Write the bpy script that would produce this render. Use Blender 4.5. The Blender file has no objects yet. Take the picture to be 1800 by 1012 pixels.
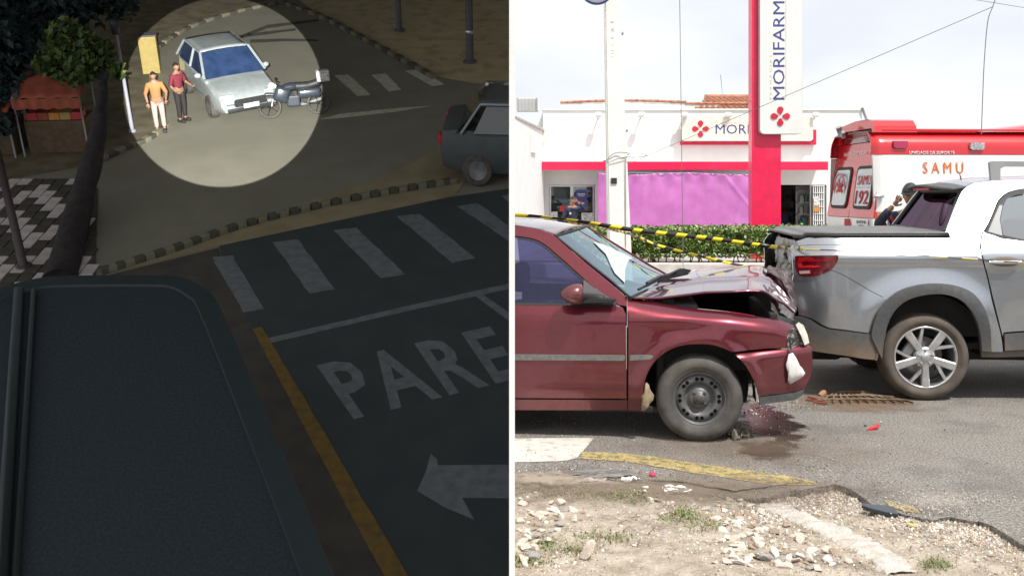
import bpy, bmesh, math, random
from mathutils import Vector, Matrix, noise, Euler
random.seed(7)
R = math.radians
S = bpy.context.scene
COL = S.collection
# ---------------------------------------------------------------- camera
CH, YH, F = 1.64, 340.0, 1800.0        # eye height, horizon row and focal length in pixels of the 1800 px wide photograph
cam = bpy.data.cameras.new('camera'); camo = bpy.data.objects.new('camera', cam); COL.objects.link(camo)
cam.sensor_width = 36; cam.lens = 36; cam.shift_y = -(506-YH)/1800
cam.clip_start = .05; cam.clip_end = 3000
camo.location = (0, 0, CH); camo.rotation_euler = (R(90), 0, 0)
S.camera = camo
# ---------------------------------------------------------------- sky and sun
SUND = Vector((-.34, .50, -1.0)).normalized()      # direction the sunlight travels
sun_el = math.asin(-SUND.z); sun_az = math.atan2(-SUND.x, -SUND.y)
W = bpy.data.worlds.new('World'); S.world = W; W.use_nodes = True
nt = W.node_tree; N = nt.nodes; Lk = nt.links
for n in list(N): N.remove(n)
out = N.new('ShaderNodeOutputWorld'); bg = N.new('ShaderNodeBackground'); bg.inputs['Strength'].default_value = .12
sky = N.new('ShaderNodeTexSky'); sky.sky_type = 'NISHITA'; sky.sun_disc = False
sky.sun_elevation = sun_el; sky.sun_rotation = sun_az; sky.dust_density = 2.5
tc = N.new('ShaderNodeTexCoord'); mp = N.new('ShaderNodeMapping'); mp.inputs['Scale'].default_value = (1, 1, 2.6)
nz = N.new('ShaderNodeTexNoise'); nz.inputs['Scale'].default_value = 3.2; nz.inputs['Detail'].default_value = 7; nz.inputs['Roughness'].default_value = .52
cr = N.new('ShaderNodeValToRGB'); cr.color_ramp.elements[0].position = .40; cr.color_ramp.elements[1].position = .60
cr.color_ramp.elements[0].color = (7.35, 7.6, 8.15, 1); cr.color_ramp.elements[1].color = (8.6, 8.75, 8.85, 1)
mx = N.new('ShaderNodeMixRGB'); mx.inputs[0].default_value = .88
Lk.new(tc.outputs['Generated'], mp.inputs[0]); Lk.new(mp.outputs[0], nz.inputs['Vector']); Lk.new(nz.outputs[0], cr.inputs[0])
Lk.new(sky.outputs[0], mx.inputs[1]); Lk.new(cr.outputs[0], mx.inputs[2]); Lk.new(mx.outputs[0], bg.inputs[0]); Lk.new(bg.outputs[0], out.inputs[0])
sl = bpy.data.lights.new('sun', 'SUN'); sl.energy = 4.2; sl.angle = R(.6); sl.color = (1, .955, .89)
so = bpy.data.objects.new('sun', sl); COL.objects.link(so); so.rotation_euler = SUND.to_track_quat('-Z', 'Y').to_euler(); so.location = (10, -10, 20)
S.view_settings.view_transform = 'Standard'; S.view_settings.look = 'None'
S.view_settings.exposure = 0.1; S.view_settings.gamma = 1
S.cycles.max_bounces = 8; S.cycles.transparent_max_bounces = 10

# ---------------------------------------------------------------- materials
MC = {}
def M(name, c1, c2=None, scale=5, rough=.6, metal=0, bump=0, bscale=60, coat=0, spec=.5, detail=5, lo=.35, hi=.65, alpha=1, emit=0, dist=.02, stretch=None, rvar=0):
    if name in MC: return MC[name]
    m = bpy.data.materials.new(name); m.use_nodes = True; t = m.node_tree; b = t.nodes['Principled BSDF']
    b.inputs['Base Color'].default_value = (*c1, 1); b.inputs['Roughness'].default_value = rough; b.inputs['Metallic'].default_value = metal
    b.inputs['Coat Weight'].default_value = coat; b.inputs['Coat Roughness'].default_value = .04; b.inputs['Specular IOR Level'].default_value = spec
    co = t.nodes.new('ShaderNodeTexCoord'); src = co.outputs['Object']
    if stretch:
        mm = t.nodes.new('ShaderNodeMapping'); mm.inputs['Scale'].default_value = stretch; t.links.new(src, mm.inputs[0]); src = mm.outputs[0]
    if c2 is None and metal < .5 and not emit:
        c2 = tuple(x*.86 for x in c1)
    if c2 is not None:
        n = t.nodes.new('ShaderNodeTexNoise'); n.inputs['Scale'].default_value = scale; n.inputs['Detail'].default_value = detail
        r = t.nodes.new('ShaderNodeValToRGB'); r.color_ramp.elements[0].position = lo; r.color_ramp.elements[1].position = hi
        r.color_ramp.elements[0].color = (*c1, 1); r.color_ramp.elements[1].color = (*c2, 1)
        t.links.new(src, n.inputs['Vector']); t.links.new(n.outputs[0], r.inputs[0]); t.links.new(r.outputs[0], b.inputs['Base Color'])
        if rvar:
            q = t.nodes.new('ShaderNodeMapRange'); q.inputs[1].default_value = .3; q.inputs[2].default_value = .7
            q.inputs[3].default_value = rough; q.inputs[4].default_value = rough+rvar
            t.links.new(n.outputs[0], q.inputs[0]); t.links.new(q.outputs[0], b.inputs['Roughness'])
    if bump:
        n2 = t.nodes.new('ShaderNodeTexNoise'); n2.inputs['Scale'].default_value = bscale; n2.inputs['Detail'].default_value = 4
        bp = t.nodes.new('ShaderNodeBump'); bp.inputs['Strength'].default_value = bump; bp.inputs['Distance'].default_value = dist
        t.links.new(src, n2.inputs['Vector']); t.links.new(n2.outputs[0], bp.inputs['Height']); t.links.new(bp.outputs[0], b.inputs['Normal'])
    if emit:
        b.inputs['Emission Color'].default_value = (*c1, 1); b.inputs['Emission Strength'].default_value = emit
    MC[name] = m; return m

def glassmat(name, tint, glossy=.25, rough=.02, refl=(1, 1, 1), rise=.7):
    """tinted pane: part of the light passes, the rest is mirrored by angle"""
    if name in MC: return MC[name]
    m = bpy.data.materials.new(name); m.use_nodes = True; t = m.node_tree
    for n in list(t.nodes): t.nodes.remove(n)
    o = t.nodes.new('ShaderNodeOutputMaterial'); tr = t.nodes.new('ShaderNodeBsdfTransparent'); g = t.nodes.new('ShaderNodeBsdfGlossy')
    tr.inputs[0].default_value = (*tint, 1); g.inputs['Roughness'].default_value = rough; g.inputs[0].default_value = (*refl, 1)
    lw = t.nodes.new('ShaderNodeLayerWeight'); lw.inputs[0].default_value = .35
    mr = t.nodes.new('ShaderNodeMapRange'); mr.inputs[3].default_value = glossy; mr.inputs[4].default_value = min(1, glossy+rise)
    ms = t.nodes.new('ShaderNodeMixShader')
    t.links.new(lw.outputs['Fresnel'], mr.inputs[0]); t.links.new(mr.outputs[0], ms.inputs[0]); t.links.new(tr.outputs[0], ms.inputs[1]); t.links.new(g.outputs[0], ms.inputs[2])
    t.links.new(ms.outputs[0], o.inputs[0]); MC[name] = m; return m

def dust_and_reflection(m, z0, z1, dust, amount=.7, scale=6):
    """road dust, on the maroon car a painted ground reflection, thinning upward with an uneven edge"""
    t = m.node_tree; b = t.nodes['Principled BSDF']
    co = t.nodes.new('ShaderNodeTexCoord'); sx = t.nodes.new('ShaderNodeSeparateXYZ'); t.links.new(co.outputs['Object'], sx.inputs[0])
    n = t.nodes.new('ShaderNodeTexNoise'); n.inputs['Scale'].default_value = scale; n.inputs['Detail'].default_value = 6; t.links.new(co.outputs['Object'], n.inputs['Vector'])
    a = t.nodes.new('ShaderNodeMath'); a.operation = 'MULTIPLY_ADD'; a.inputs[1].default_value = .35; t.links.new(n.outputs[0], a.inputs[0]); t.links.new(sx.outputs[2], a.inputs[2])
    r = t.nodes.new('ShaderNodeMapRange'); r.inputs[1].default_value = z0+.17; r.inputs[2].default_value = z1+.17; r.inputs[3].default_value = amount; r.inputs[4].default_value = 0
    t.links.new(a.outputs[0], r.inputs[0])
    x = t.nodes.new('ShaderNodeMixRGB'); x.inputs[2].default_value = (*dust, 1); t.links.new(r.outputs[0], x.inputs[0])
    lk = b.inputs['Base Color'].links
    if lk: t.links.new(lk[0].from_socket, x.inputs[1])
    else: x.inputs[1].default_value = b.inputs['Base Color'].default_value
    t.links.new(x.outputs[0], b.inputs['Base Color'])
    q = t.nodes.new('ShaderNodeMapRange'); q.inputs[3].default_value = b.inputs['Coat Weight'].default_value; q.inputs[4].default_value = .1; t.links.new(r.outputs[0], q.inputs[0]); t.links.new(q.outputs[0], b.inputs['Coat Weight'])

# ---------------------------------------------------------------- objects
def tag(o, label=None, cat=None, group=None, kind=None):
    if label: o['label'] = label
    if cat: o['category'] = cat
    if group: o['group'] = group
    if kind: o['kind'] = kind
    return o
def root(name, mat, label, cat, group=None):
    o = bpy.data.objects.new(name, None); COL.objects.link(o); o.matrix_world = mat; o.empty_display_size = .2
    return tag(o, label, cat, group)
def ob(name, bm, mats, parent=None, smooth=False, auto=None, kind=None, mat=None):
    me = bpy.data.meshes.new(name); bm.normal_update(); bm.to_mesh(me); bm.free()
    for m in (mats if isinstance(mats, (list, tuple)) else [mats]): me.materials.append(m)
    if smooth:
        me.polygons.foreach_set('use_smooth', [True]*len(me.polygons))
        if auto: me.set_sharp_from_angle(angle=R(auto))
    o = bpy.data.objects.new(name, me); COL.objects.link(o)
    if parent: o.parent = parent
    if mat is not None: o.matrix_local = mat
    if kind: o['kind'] = kind
    return o
def dupe(o, mat=None, label=None, group=None, parent=None):
    c = o.copy(); COL.objects.link(c)
    if parent is not None: c.parent = parent
    if mat is not None: c.matrix_world = mat
    if label: c['label'] = label
    if group: c['group'] = group
    for k in list(o.children):
        d = dupe(k, parent=c)
        d.matrix_local = k.matrix_local.copy()
    return c
BM = bmesh.new
def T(x, y, z, rz=0): return Matrix.Translation((x, y, z)) @ Matrix.Rotation(rz, 4, 'Z')
def xf(bm, vs, m):
    bmesh.ops.transform(bm, matrix=m, verts=vs)
def box(bm, c, s, bev=0, m=None, mi=0):
    r = bmesh.ops.create_cube(bm, size=1); vs = r['verts']
    for v in vs: v.co = Vector((v.co.x*s[0], v.co.y*s[1], v.co.z*s[2]))
    fs = list({f for v in vs for f in v.link_faces})
    if bev:
        rr = bmesh.ops.bevel(bm, geom=list({e for v in vs for e in v.link_edges}), offset=bev, segments=2, affect='EDGES', profile=.6)
        vs = list({v for f in rr['faces'] for v in f.verts} | {v for v in vs if v.is_valid}); fs = list({f for v in vs for f in v.link_faces})
    for f in fs: f.material_index = mi
    mm = Matrix.Translation(c)
    if m is not None: mm = mm @ m
    xf(bm, vs, mm); return vs
def tube(bm, pts, r, seg=8, mi=0, cap=True):
    pts = [Vector(p) for p in pts]; n = len(pts); rs = r if isinstance(r, (list, tuple)) else [r]*n
    rings = []; up = None
    for i, p in enumerate(pts):
        d = (pts[min(i+1, n-1)]-pts[max(i-1, 0)]).normalized()
        if up is None:
            up = Vector((0, 0, 1)) if abs(d.z) < .9 else Vector((1, 0, 0))
        a = d.cross(up)
        if a.length < 1e-4: a = d.cross(Vector((0, 1, 0)))
        a.normalize(); b = a.cross(d).normalized(); up = b
        rings.append([bm.verts.new(p+(a*math.cos(2*math.pi*k/seg)+b*math.sin(2*math.pi*k/seg))*rs[i]) for k in range(seg)])
    for i in range(n-1):
        for k in range(seg):
            f = bm.faces.new((rings[i][k], rings[i+1][k], rings[i+1][(k+1) % seg], rings[i][(k+1) % seg])); f.material_index = mi; f.smooth = True
    if cap:
        for rg in (rings[0][::-1], rings[-1]):
            try: f = bm.faces.new(rg); f.material_index = mi
            except Exception: pass
    return [v for r_ in rings for v in r_]
def lathe(bm, prof, seg=32, mi=0, axis='Y', c=(0, 0, 0), close=False):
    """prof: list of (radius, offset along axis)"""
    c = Vector(c); rings = []
    for (r, h) in prof:
        ring = []
        for k in range(seg):
            a = 2*math.pi*k/seg; u, v = r*math.cos(a), r*math.sin(a)
            ring.append(bm.verts.new(c+(Vector((u, h, v)) if axis == 'Y' else Vector((u, v, h)) if axis == 'Z' else Vector((h, u, v)))))
        rings.append(ring)
    for i in range(len(rings)-1):
        for k in range(seg):
            f = bm.faces.new((rings[i][k], rings[i][(k+1) % seg], rings[i+1][(k+1) % seg], rings[i+1][k])); f.material_index = mi; f.smooth = True
    if close:
        for rg in (rings[0], rings[-1]):
            try: f = bm.faces.new(rg); f.material_index = mi
            except Exception: pass
    return rings
def prism(bm, pts, d0, d1, plane='XZ', mi=0):
    """closed outline extruded between two depths"""
    def P(p, d): return Vector((p[0], d, p[1])) if plane == 'XZ' else Vector((p[0], p[1], d)) if plane == 'XY' else Vector((d, p[0], p[1]))
    a = [bm.verts.new(P(p, d0)) for p in pts]; b = [bm.verts.new(P(p, d1)) for p in pts]; fs = []
    fs.append(bm.faces.new(a)); fs.append(bm.faces.new(b[::-1])); n = len(pts)
    for i in range(n): fs.append(bm.faces.new((a[(i+1) % n], a[i], b[i], b[(i+1) % n])))
    for f in fs: f.material_index = mi
    bmesh.ops.recalc_face_normals(bm, faces=fs); return a+b
def grid(bm, fn, nu, nv, mi=0, smooth=True):
    g = [[bm.verts.new(fn(i/nu, j/nv)) for j in range(nv+1)] for i in range(nu+1)]
    for i in range(nu):
        for j in range(nv):
            f = bm.faces.new((g[i][j], g[i+1][j], g[i+1][j+1], g[i][j+1])); f.material_index = mi; f.smooth = smooth
    return g
def cr_(pts, n=6, closed=False):
    """Catmull-Rom through 2D or 3D points"""
    P = [Vector(p) if len(p) == 3 else Vector((p[0], p[1], 0)) for p in pts]; o = []; m = len(P)
    rng = range(m if closed else m-1)
    for i in rng:
        if closed: a, b, c, d = P[(i-1) % m], P[i], P[(i+1) % m], P[(i+2) % m]
        else: a, b, c, d = P[max(i-1, 0)], P[i], P[i+1], P[min(i+2, m-1)]
        for k in range(n):
            t = k/n
            o.append(.5*((2*b)+(-a+c)*t+(2*a-5*b+4*c-d)*t*t+(-a+3*b-3*c+d)*t**3))
    if not closed: o.append(P[-1])
    return [tuple(v) if len(pts[0]) == 3 else (v.x, v.y) for v in o]
def text(name, body, size, mat, parent, m, extrude=.002, align='CENTER', bold=0, sx=1):
    c = bpy.data.curves.new(name, 'FONT'); c.body = body; c.size = size; c.extrude = extrude; c.align_x = align; c.align_y = 'CENTER'
    c.materials.append(mat); c.offset = bold; c.resolution_u = 2
    tmp = bpy.data.objects.new('tmp', c); me = bpy.data.meshes.new_from_object(tmp); bpy.data.objects.remove(tmp)
    o = bpy.data.objects.new(name, me); COL.objects.link(o)
    if parent: o.parent = parent
    o.matrix_local = m @ Matrix.Scale(sx, 4, (1, 0, 0)); return o
FRONT = Matrix.Rotation(R(90), 4, 'X')       # a text lying in XY turned to face -Y
# pixel helpers used only to read positions and sizes off the photograph
def PX(px, py, D): return Vector(((px-900)/F*D, D, CH-(py-YH)/F*D))
def GP(px, py, z=0):
    D = (CH-z)*F/(py-YH); return Vector(((px-900)/F*D, D, z))

class Side:
    """a vehicle's frame: x forward along its near side, y inward (away from the viewer), z up; origin on the ground under a near wheel"""
    def __init__(s, px, D, yaw, vf):
        s.o = Vector(((px-900)/F*D, D, 0)); s.m = Matrix.Translation(s.o) @ Matrix.Rotation(-yaw, 4, 'Z'); s.inv = s.m.inverted(); s.vf = vf
    def at(s, px, py, v):
        c = s.inv @ Vector((0, 0, CH)); d = (s.inv.to_3x3() @ Vector(((px-900)/F, 1, (YH-py)/F)))
        t = (v-c.y)/d.y; p = c+d*t; return p
    def xz(s, px, py, vf=None):
        v = 0; vf = vf or s.vf
        for _ in range(6):
            p = s.at(px, py, v); v = vf(p.x, p.z)
        return (p.x, p.z)
    def pts(s, L, vf=None): return [s.xz(a, b, vf) for a, b in L]
CLIPX = .0135
def clip(bm, m, x=CLIPX, keep=1):
    """cut away what would reach through the partition"""
    w = m.inverted(); co = w @ Vector((x, 0, 0)); no = (w.to_3x3() @ Vector((1, 0, 0))).normalized()
    bmesh.ops.bisect_plane(bm, geom=bm.verts[:]+bm.edges[:]+bm.faces[:], plane_co=co, plane_no=no*keep, clear_inner=True)
def panel(name, pts, vf, mat, parent, step=.04, flange=.03, mirror=None, off=0, clipm=None, mi=0, both=True, kind=None):
    """sheet-metal panel: outline in side view, cut into cells, bent to the body surface, edges turned in"""
    outs = []
    for side in ((0, 1) if (mirror and both) else (0,)):
        bm = BM(); f = bm.faces.new([bm.verts.new((p[0], 0, p[1])) for p in pts])
        xs = [p[0] for p in pts]; zs = [p[1] for p in pts]
        x = math.floor(min(xs)/step)*step
        while x < max(xs):
            x += step; bmesh.ops.bisect_plane(bm, geom=bm.verts[:]+bm.edges[:]+bm.faces[:], plane_co=(x, 0, 0), plane_no=(1, 0, 0))
        z = math.floor(min(zs)/step)*step
        while z < max(zs):
            z += step; bmesh.ops.bisect_plane(bm, geom=bm.verts[:]+bm.edges[:]+bm.faces[:], plane_co=(0, 0, z), plane_no=(0, 0, 1))
        bm.normal_update()
        if bm.faces[:][0].normal.y > 0: bmesh.ops.reverse_faces(bm, faces=bm.faces[:])
        for v in bm.verts: v.co.y = vf(v.co.x, v.co.z)-off
        if flange:
            be = [e for e in bm.edges if len(e.link_faces) == 1]
            r = bmesh.ops.extrude_edge_only(bm, edges=be)
            nv = [g for g in r['geom'] if isinstance(g, bmesh.types.BMVert)]
            for v in nv: v.co.y += flange
            for e in be: e.smooth = False
            bmesh.ops.recalc_face_normals(bm, faces=bm.faces[:])
            bm.normal_update()
        for f in bm.faces: f.smooth = True; f.material_index = mi
        if side:
            for v in bm.verts: v.co.y = mirror-v.co.y
            bmesh.ops.reverse_faces(bm, faces=bm.faces[:])
        if clipm is not None:
            clip(bm, clipm)
            if not bm.faces: bm.free(); continue
        outs.append(ob(name, bm, mat, parent, kind=kind))
    return outs
def fit(name, body, w, h, mat, parent, m, bold=0.0, ext=.004):
    """lettering scaled to a given width and height, centred on m, facing +Z of m"""
    c = bpy.data.curves.new(name, 'FONT'); c.body = body; c.size = 1; c.extrude = 0; c.offset = bold; c.resolution_u = 2
    tmp = bpy.data.objects.new('tmp', c); me = bpy.data.meshes.new_from_object(tmp); bpy.data.objects.remove(tmp)
    xs = [v.co.x for v in me.vertices]; ys = [v.co.y for v in me.vertices]
    cx, cy, sx, sy = (min(xs)+max(xs))/2, (min(ys)+max(ys))/2, w/(max(xs)-min(xs)), h/(max(ys)-min(ys))
    bm = BM(); bm.from_mesh(me)
    for v in bm.verts: v.co = Vector(((v.co.x-cx)*sx, (v.co.y-cy)*sy, 0))
    r = bmesh.ops.extrude_face_region(bm, geom=bm.faces[:])
    for g in r['geom']:
        if isinstance(g, bmesh.types.BMVert): g.co.z += ext
    o = ob(name, bm, mat, parent, mat=m); return o
def rrect(x0, y0, x1, y1, r, n=4):
    o = []
    for cx, cy, a in ((x1-r, y1-r, 0), (x0+r, y1-r, 90), (x0+r, y0+r, 180), (x1-r, y0+r, 270)):
        for k in range(n+1):
            t = R(a+90*k/n); o.append((cx+r*math.cos(t), cy+r*math.sin(t)))
    return o
# ================================================================ ground of the street
m_asph = M('asphalt', (.095, .087, .079), (.335, .31, .28), 75, .85, bump=.8, bscale=90, detail=6, lo=.36, hi=.66, dist=.008)
def blotch(m, c, scale, lo, hi, amt, stretch=(1, 1, 1)):
    t = m.node_tree; b = t.nodes['Principled BSDF']; co = t.nodes.new('ShaderNodeTexCoord'); mm = t.nodes.new('ShaderNodeMapping'); mm.inputs['Scale'].default_value = stretch
    n = t.nodes.new('ShaderNodeTexNoise'); n.inputs['Scale'].default_value = scale; n.inputs['Detail'].default_value = 8; n.inputs['Roughness'].default_value = .6
    r = t.nodes.new('ShaderNodeMapRange'); r.inputs[1].default_value = lo; r.inputs[2].default_value = hi; r.inputs[3].default_value = 0; r.inputs[4].default_value = amt
    x = t.nodes.new('ShaderNodeMixRGB'); x.inputs[2].default_value = (*c, 1)
    t.links.new(co.outputs['Object'], mm.inputs[0]); t.links.new(mm.outputs[0], n.inputs['Vector']); t.links.new(n.outputs[0], r.inputs[0]); t.links.new(r.outputs[0], x.inputs[0])
    lk = b.inputs['Base Color'].links
    if lk: t.links.new(lk[0].from_socket, x.inputs[1])
    else: x.inputs[1].default_value = b.inputs['Base Color'].default_value
    t.links.new(x.outputs[0], b.inputs['Base Color'])
blotch(m_asph, (.09, .085, .08), 1.3, .5, .62, .5)
blotch(m_asph, (.27, .25, .23), 2.2, .55, .7, .45)
blotch(m_asph, (.55, .53, .5), 60, .62, .68, .8)
blotch(m_asph, (.05, .045, .045), 48, .64, .70, .6)
m_dirt = M('dirt', (.29, .24, .185), (.47, .41, .335), 9, .95, bump=.7, bscale=55, detail=9, dist=.03)
blotch(m_dirt, (.16, .125, .095), 4, .56, .66, .7)
blotch(m_dirt, (.60, .55, .48), 60, .58, .66, .6)
m_pave = M('pavement_concrete', (.36, .34, .31), (.46, .44, .41), 3, .9, bump=.3)
m_terr = M('terrain_soil', (.20, .17, .13), (.28, .25, .19), .5, .95)
def sheet(name, x0, y0, x1, y1, z, m, th=None, kind='structure'):
    bm = BM()
    if th: box(bm, ((x0+x1)/2, (y0+y1)/2, z-th/2), (x1-x0, y1-y0, th))
    else: bm.faces.new([bm.verts.new(p) for p in ((x0, y0, z), (x1, y0, z), (x1, y1, z), (x0, y1, z))])
    return ob(name, bm, m, kind=kind)
sheet('ground', .012, 3.0, 900, 900, -.30, m_terr)
sheet('ground', -60, -80, 900, 3.0, -.30, m_terr)
sheet('ground', -60, -80, .5, 2.95, -.10, m_pave)
sheet('terrain', -900, -80, -60, 900, -9.0, m_terr)
edge = [(900, 838), (930, 834), (980, 839), (1040, 836), (1080, 842), (1120, 846), (1160, 850), (1200, 859), (1240, 867), (1280, 874), (1320, 877), (1355, 872), (1400, 860), (1440, 855), (1470, 852), (1492, 857), (1512, 870), (1530, 884), (1555, 895), (1580, 901), (1610, 908), (1640, 912), (1680, 911), (1720, 915), (1748, 926), (1772, 940), (1800, 960), (1840, 990), (1900, 1000), (2100, 1010), (2600, 1012)]
E = []
ep = [GP(*p) for p in edge]; ep[0].x = .0125
for i in range(len(ep)-1):
    k = max(1, int((ep[i+1]-ep[i]).length/.012))
    for j in range(k):
        p = ep[i].lerp(ep[i+1], j/k)
        if i or j:
            q = noise.noise(Vector((p.x*9, p.y*9, 0)))*.030+noise.noise(Vector((p.x*30, p.y*30, 3)))*.018+noise.noise(Vector((p.x*75, p.y*75, 3)))*.014; p = Vector((p.x, p.y+q, 0))
        E.append((p.x, p.y))
E.append((ep[-1].x, ep[-1].y))
E = [(x, y) for x, y in E if x >= .0125]
def edge_y(x):
    for i in range(len(E)-1):
        if E[i][0] <= x <= E[i+1][0]:
            t = (x-E[i][0])/max(1e-6, E[i+1][0]-E[i][0]); return E[i][1]*(1-t)+E[i+1][1]*t
    return E[-1][1] if x > E[-1][0] else E[0][1]
bm = BM()
E2 = [E[0]]
for p in E[1:]:
    if p[0] > E2[-1][0]+.002: E2.append(p)
E = E2
top = []; bot = []
for (x, y) in E:
    top.append((bm.verts.new((x, y, 0)), bm.verts.new((x, 20.0, 0)))); bot.append(bm.verts.new((x+.0, y+.02, -.07)))
for i in range(len(E)-1):
    bm.faces.new((top[i][0], top[i+1][0], top[i+1][1], top[i][1])); bm.faces.new((bot[i], bot[i+1], top[i+1][0], top[i][0]))
a = top[-1]; c1 = bm.verts.new((60, a[0].co.y, 0)); c2 = bm.verts.new((60, 20, 0)); bm.faces.new((a[0], c1, c2, a[1]))
ob('road', bm, m_asph, kind='structure')
# the verge: one uneven sheet of dirt that runs under the broken edge of the road
def dz(x, y):
    e = edge_y(x)-y
    z = -.034-.03*min(1, max(0, (x-2.6)/2))+noise.noise(Vector((x*1.1, y*1.1, 5)))*.030+noise.noise(Vector((x*5, y*5, 1)))*.012+noise.noise(Vector((x*22, y*22, 2)))*.006
    if x < 1.7: z += .030*min(1, max(0, (1.7-x)/.6))          # the dirt has silted up level with the road here
    return min(z, -.006) if e < .06 else z
bm = BM()
g = grid(bm, lambda u, v: Vector((.0125+u*6.6, 2.95+v*3.9, 0)), 300, 180)
for row in g:
    for vv in row: vv.co.z = dz(vv.co.x, vv.co.y)
ob('dirt_verge', bm, m_dirt, kind='structure', smooth=True)
# wash of light mineral dust and gravel beside the broken edge
# painted marks on the asphalt
m_white = M('road_paint_white', (.60, .57, .52), (.34, .32, .29), 14, .8, lo=.52, hi=.72, detail=9)
m_yel = M('road_paint_yellow', (.44, .35, .13), (.34, .28, .14), 22, .85, lo=.44, hi=.62, detail=9)
def worn(m, scale, lo, hi, stretch=(1, 1, 1)):
    t = m.node_tree; b = t.nodes['Principled BSDF']; o = t.nodes['Material Output']; co = t.nodes.new('ShaderNodeTexCoord')
    n = t.nodes.new('ShaderNodeTexNoise'); n.inputs['Scale'].default_value = scale; n.inputs['Detail'].default_value = 10; n.inputs['Roughness'].default_value = .7
    r = t.nodes.new('ShaderNodeMapRange'); r.inputs[1].default_value = lo; r.inputs[2].default_value = hi
    tr = t.nodes.new('ShaderNodeBsdfTransparent'); ms = t.nodes.new('ShaderNodeMixShader')
    t.links.new(co.outputs['Object'], n.inputs['Vector']); t.links.new(n.outputs[0], r.inputs[0]); t.links.new(r.outputs[0], ms.inputs[0]); t.links.new(b.outputs[0], ms.inputs[1]); t.links.new(tr.outputs[0], ms.inputs[2]); t.links.new(ms.outputs[0], o.inputs['Surface'])
worn(m_yel, 18, .48, .64); worn(m_white, 9, .60, .70)
def flat(name, pxs, z, m, jit=.006, kind='structure', sub=10, label=None, parent=None):
    P = [GP(a, b) for a, b in pxs]; o = []
    for i in range(len(P)):
        p, q = P[i], P[(i+1) % len(P)]
        for k in range(sub):
            t = p.lerp(q, k/sub); t.x += noise.noise(t*25)*jit; t.y += noise.noise(t*25+Vector((9, 9, 9)))*jit; t.x = max(t.x, .0128); o.append((t.x, t.y, z))
    bm = BM(); f = bm.faces.new([bm.verts.new(p) for p in o]); bm.normal_update()
    if f.normal.z < 0: bmesh.ops.reverse_faces(bm, faces=[f])
    bmesh.ops.triangulate(bm, faces=bm.faces[:])
    ob_ = ob(name, bm, m, parent, kind=kind)
    return ob_
flat('road_marking_white_box', [(899, 771), (1044, 770), (1014, 806), (985, 811), (899, 813)], .004, m_white)
flat('road_marking_yellow_line', [(1022, 794), (1080, 796), (1140, 802), (1200, 811), (1260, 820), (1330, 829), (1400, 840), (1428, 846), (1440, 853), (1360, 853), (1290, 842), (1220, 832), (1160, 821), (1100, 812), (1020, 806)], .004, m_yel, jit=.012)
flat('road_marking_yellow_line', [(1555, 880), (1580, 884), (1612, 893), (1618, 902), (1590, 899), (1562, 890)], .004, m_yel, jit=.015)
# wet stain of coolant and oil under the crushed nose
m_oil = M('coolant_stain', (.030, .024, .021), (.055, .045, .038), 12, .35, rvar=.3, bump=.3, bscale=120, dist=.004)
def stain(name, c, rx, ry, z, col, rough, seed, soft=.35, dens=1, nscale=6):
    m = bpy.data.materials.new(name); m.use_nodes = True; t = m.node_tree; b = t.nodes['Principled BSDF']; o = t.nodes['Material Output']
    b.inputs['Base Color'].default_value = (*col, 1); b.inputs['Roughness'].default_value = rough
    co = t.nodes.new('ShaderNodeTexCoord'); mp = t.nodes.new('ShaderNodeMapping'); mp.inputs['Scale'].default_value = (1/rx, 1/ry, 0); mp.vector_type = 'POINT'
    ln = t.nodes.new('ShaderNodeVectorMath'); ln.operation = 'LENGTH'; n = t.nodes.new('ShaderNodeTexNoise'); n.inputs['Scale'].default_value = nscale; n.inputs['Detail'].default_value = 9; n.inputs['Roughness'].default_value = .62
    ad = t.nodes.new('ShaderNodeVectorMath'); ad.operation = 'ADD'; ad.inputs[1].default_value = (seed, seed*.7, 0)
    t.links.new(co.outputs['Object'], ad.inputs[0]); t.links.new(ad.outputs[0], n.inputs['Vector'])
    t.links.new(co.outputs['Object'], mp.inputs[0]); t.links.new(mp.outputs[0], ln.inputs[0])
    ma = t.nodes.new('ShaderNodeMath'); ma.operation = 'MULTIPLY_ADD'; ma.inputs[1].default_value = 1.5; t.links.new(n.outputs[0], ma.inputs[0]); t.links.new(ln.outputs['Value'], ma.inputs[2])
    r = t.nodes.new('ShaderNodeMapRange'); r.inputs[1].default_value = 1.3-soft/2; r.inputs[2].default_value = 1.3+soft/2; r.inputs[3].default_value = dens; r.inputs[4].default_value = 0
    t.links.new(ma.outputs[0], r.inputs[0])
    tr = t.nodes.new('ShaderNodeBsdfTransparent'); ms = t.nodes.new('ShaderNodeMixShader')
    t.links.new(r.outputs[0], ms.inputs[0]); t.links.new(tr.outputs[0], ms.inputs[1]); t.links.new(b.outputs[0], ms.inputs[2]); t.links.new(ms.outputs[0], o.inputs['Surface'])
    bm = BM(); x0 = max(-1.25*rx, .0132-c[0])
    bm.faces.new([bm.verts.new(p) for p in ((x0, -1.25*ry, 0), (1.25*rx, -1.25*ry, 0), (1.25*rx, 1.25*ry, 0), (x0, 1.25*ry, 0))])
    o_ = ob(name, bm, m, kind='structure'); o_.location = (c[0], c[1], z); return o_
def blob(name, c, rx, ry, z, m, seed, n=70, amp=.35, label=None, cat=None):
    bm = BM(); o = []
    for k in range(n):
        a = 2*math.pi*k/n; r = 1+amp*noise.noise(Vector((math.cos(a)*1.3+seed, math.sin(a)*1.3, seed)))+amp*.6*noise.noise(Vector((math.cos(a)*5+seed, math.sin(a)*5, seed)))
        o.append(bm.verts.new((max(.013, c[0]+rx*r*math.cos(a)), c[1]+ry*r*math.sin(a), z)))
    bm.faces.new(o); bmesh.ops.triangulate(bm, faces=bm.faces[:])
    return ob(name, bm, m, kind='structure')
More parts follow.
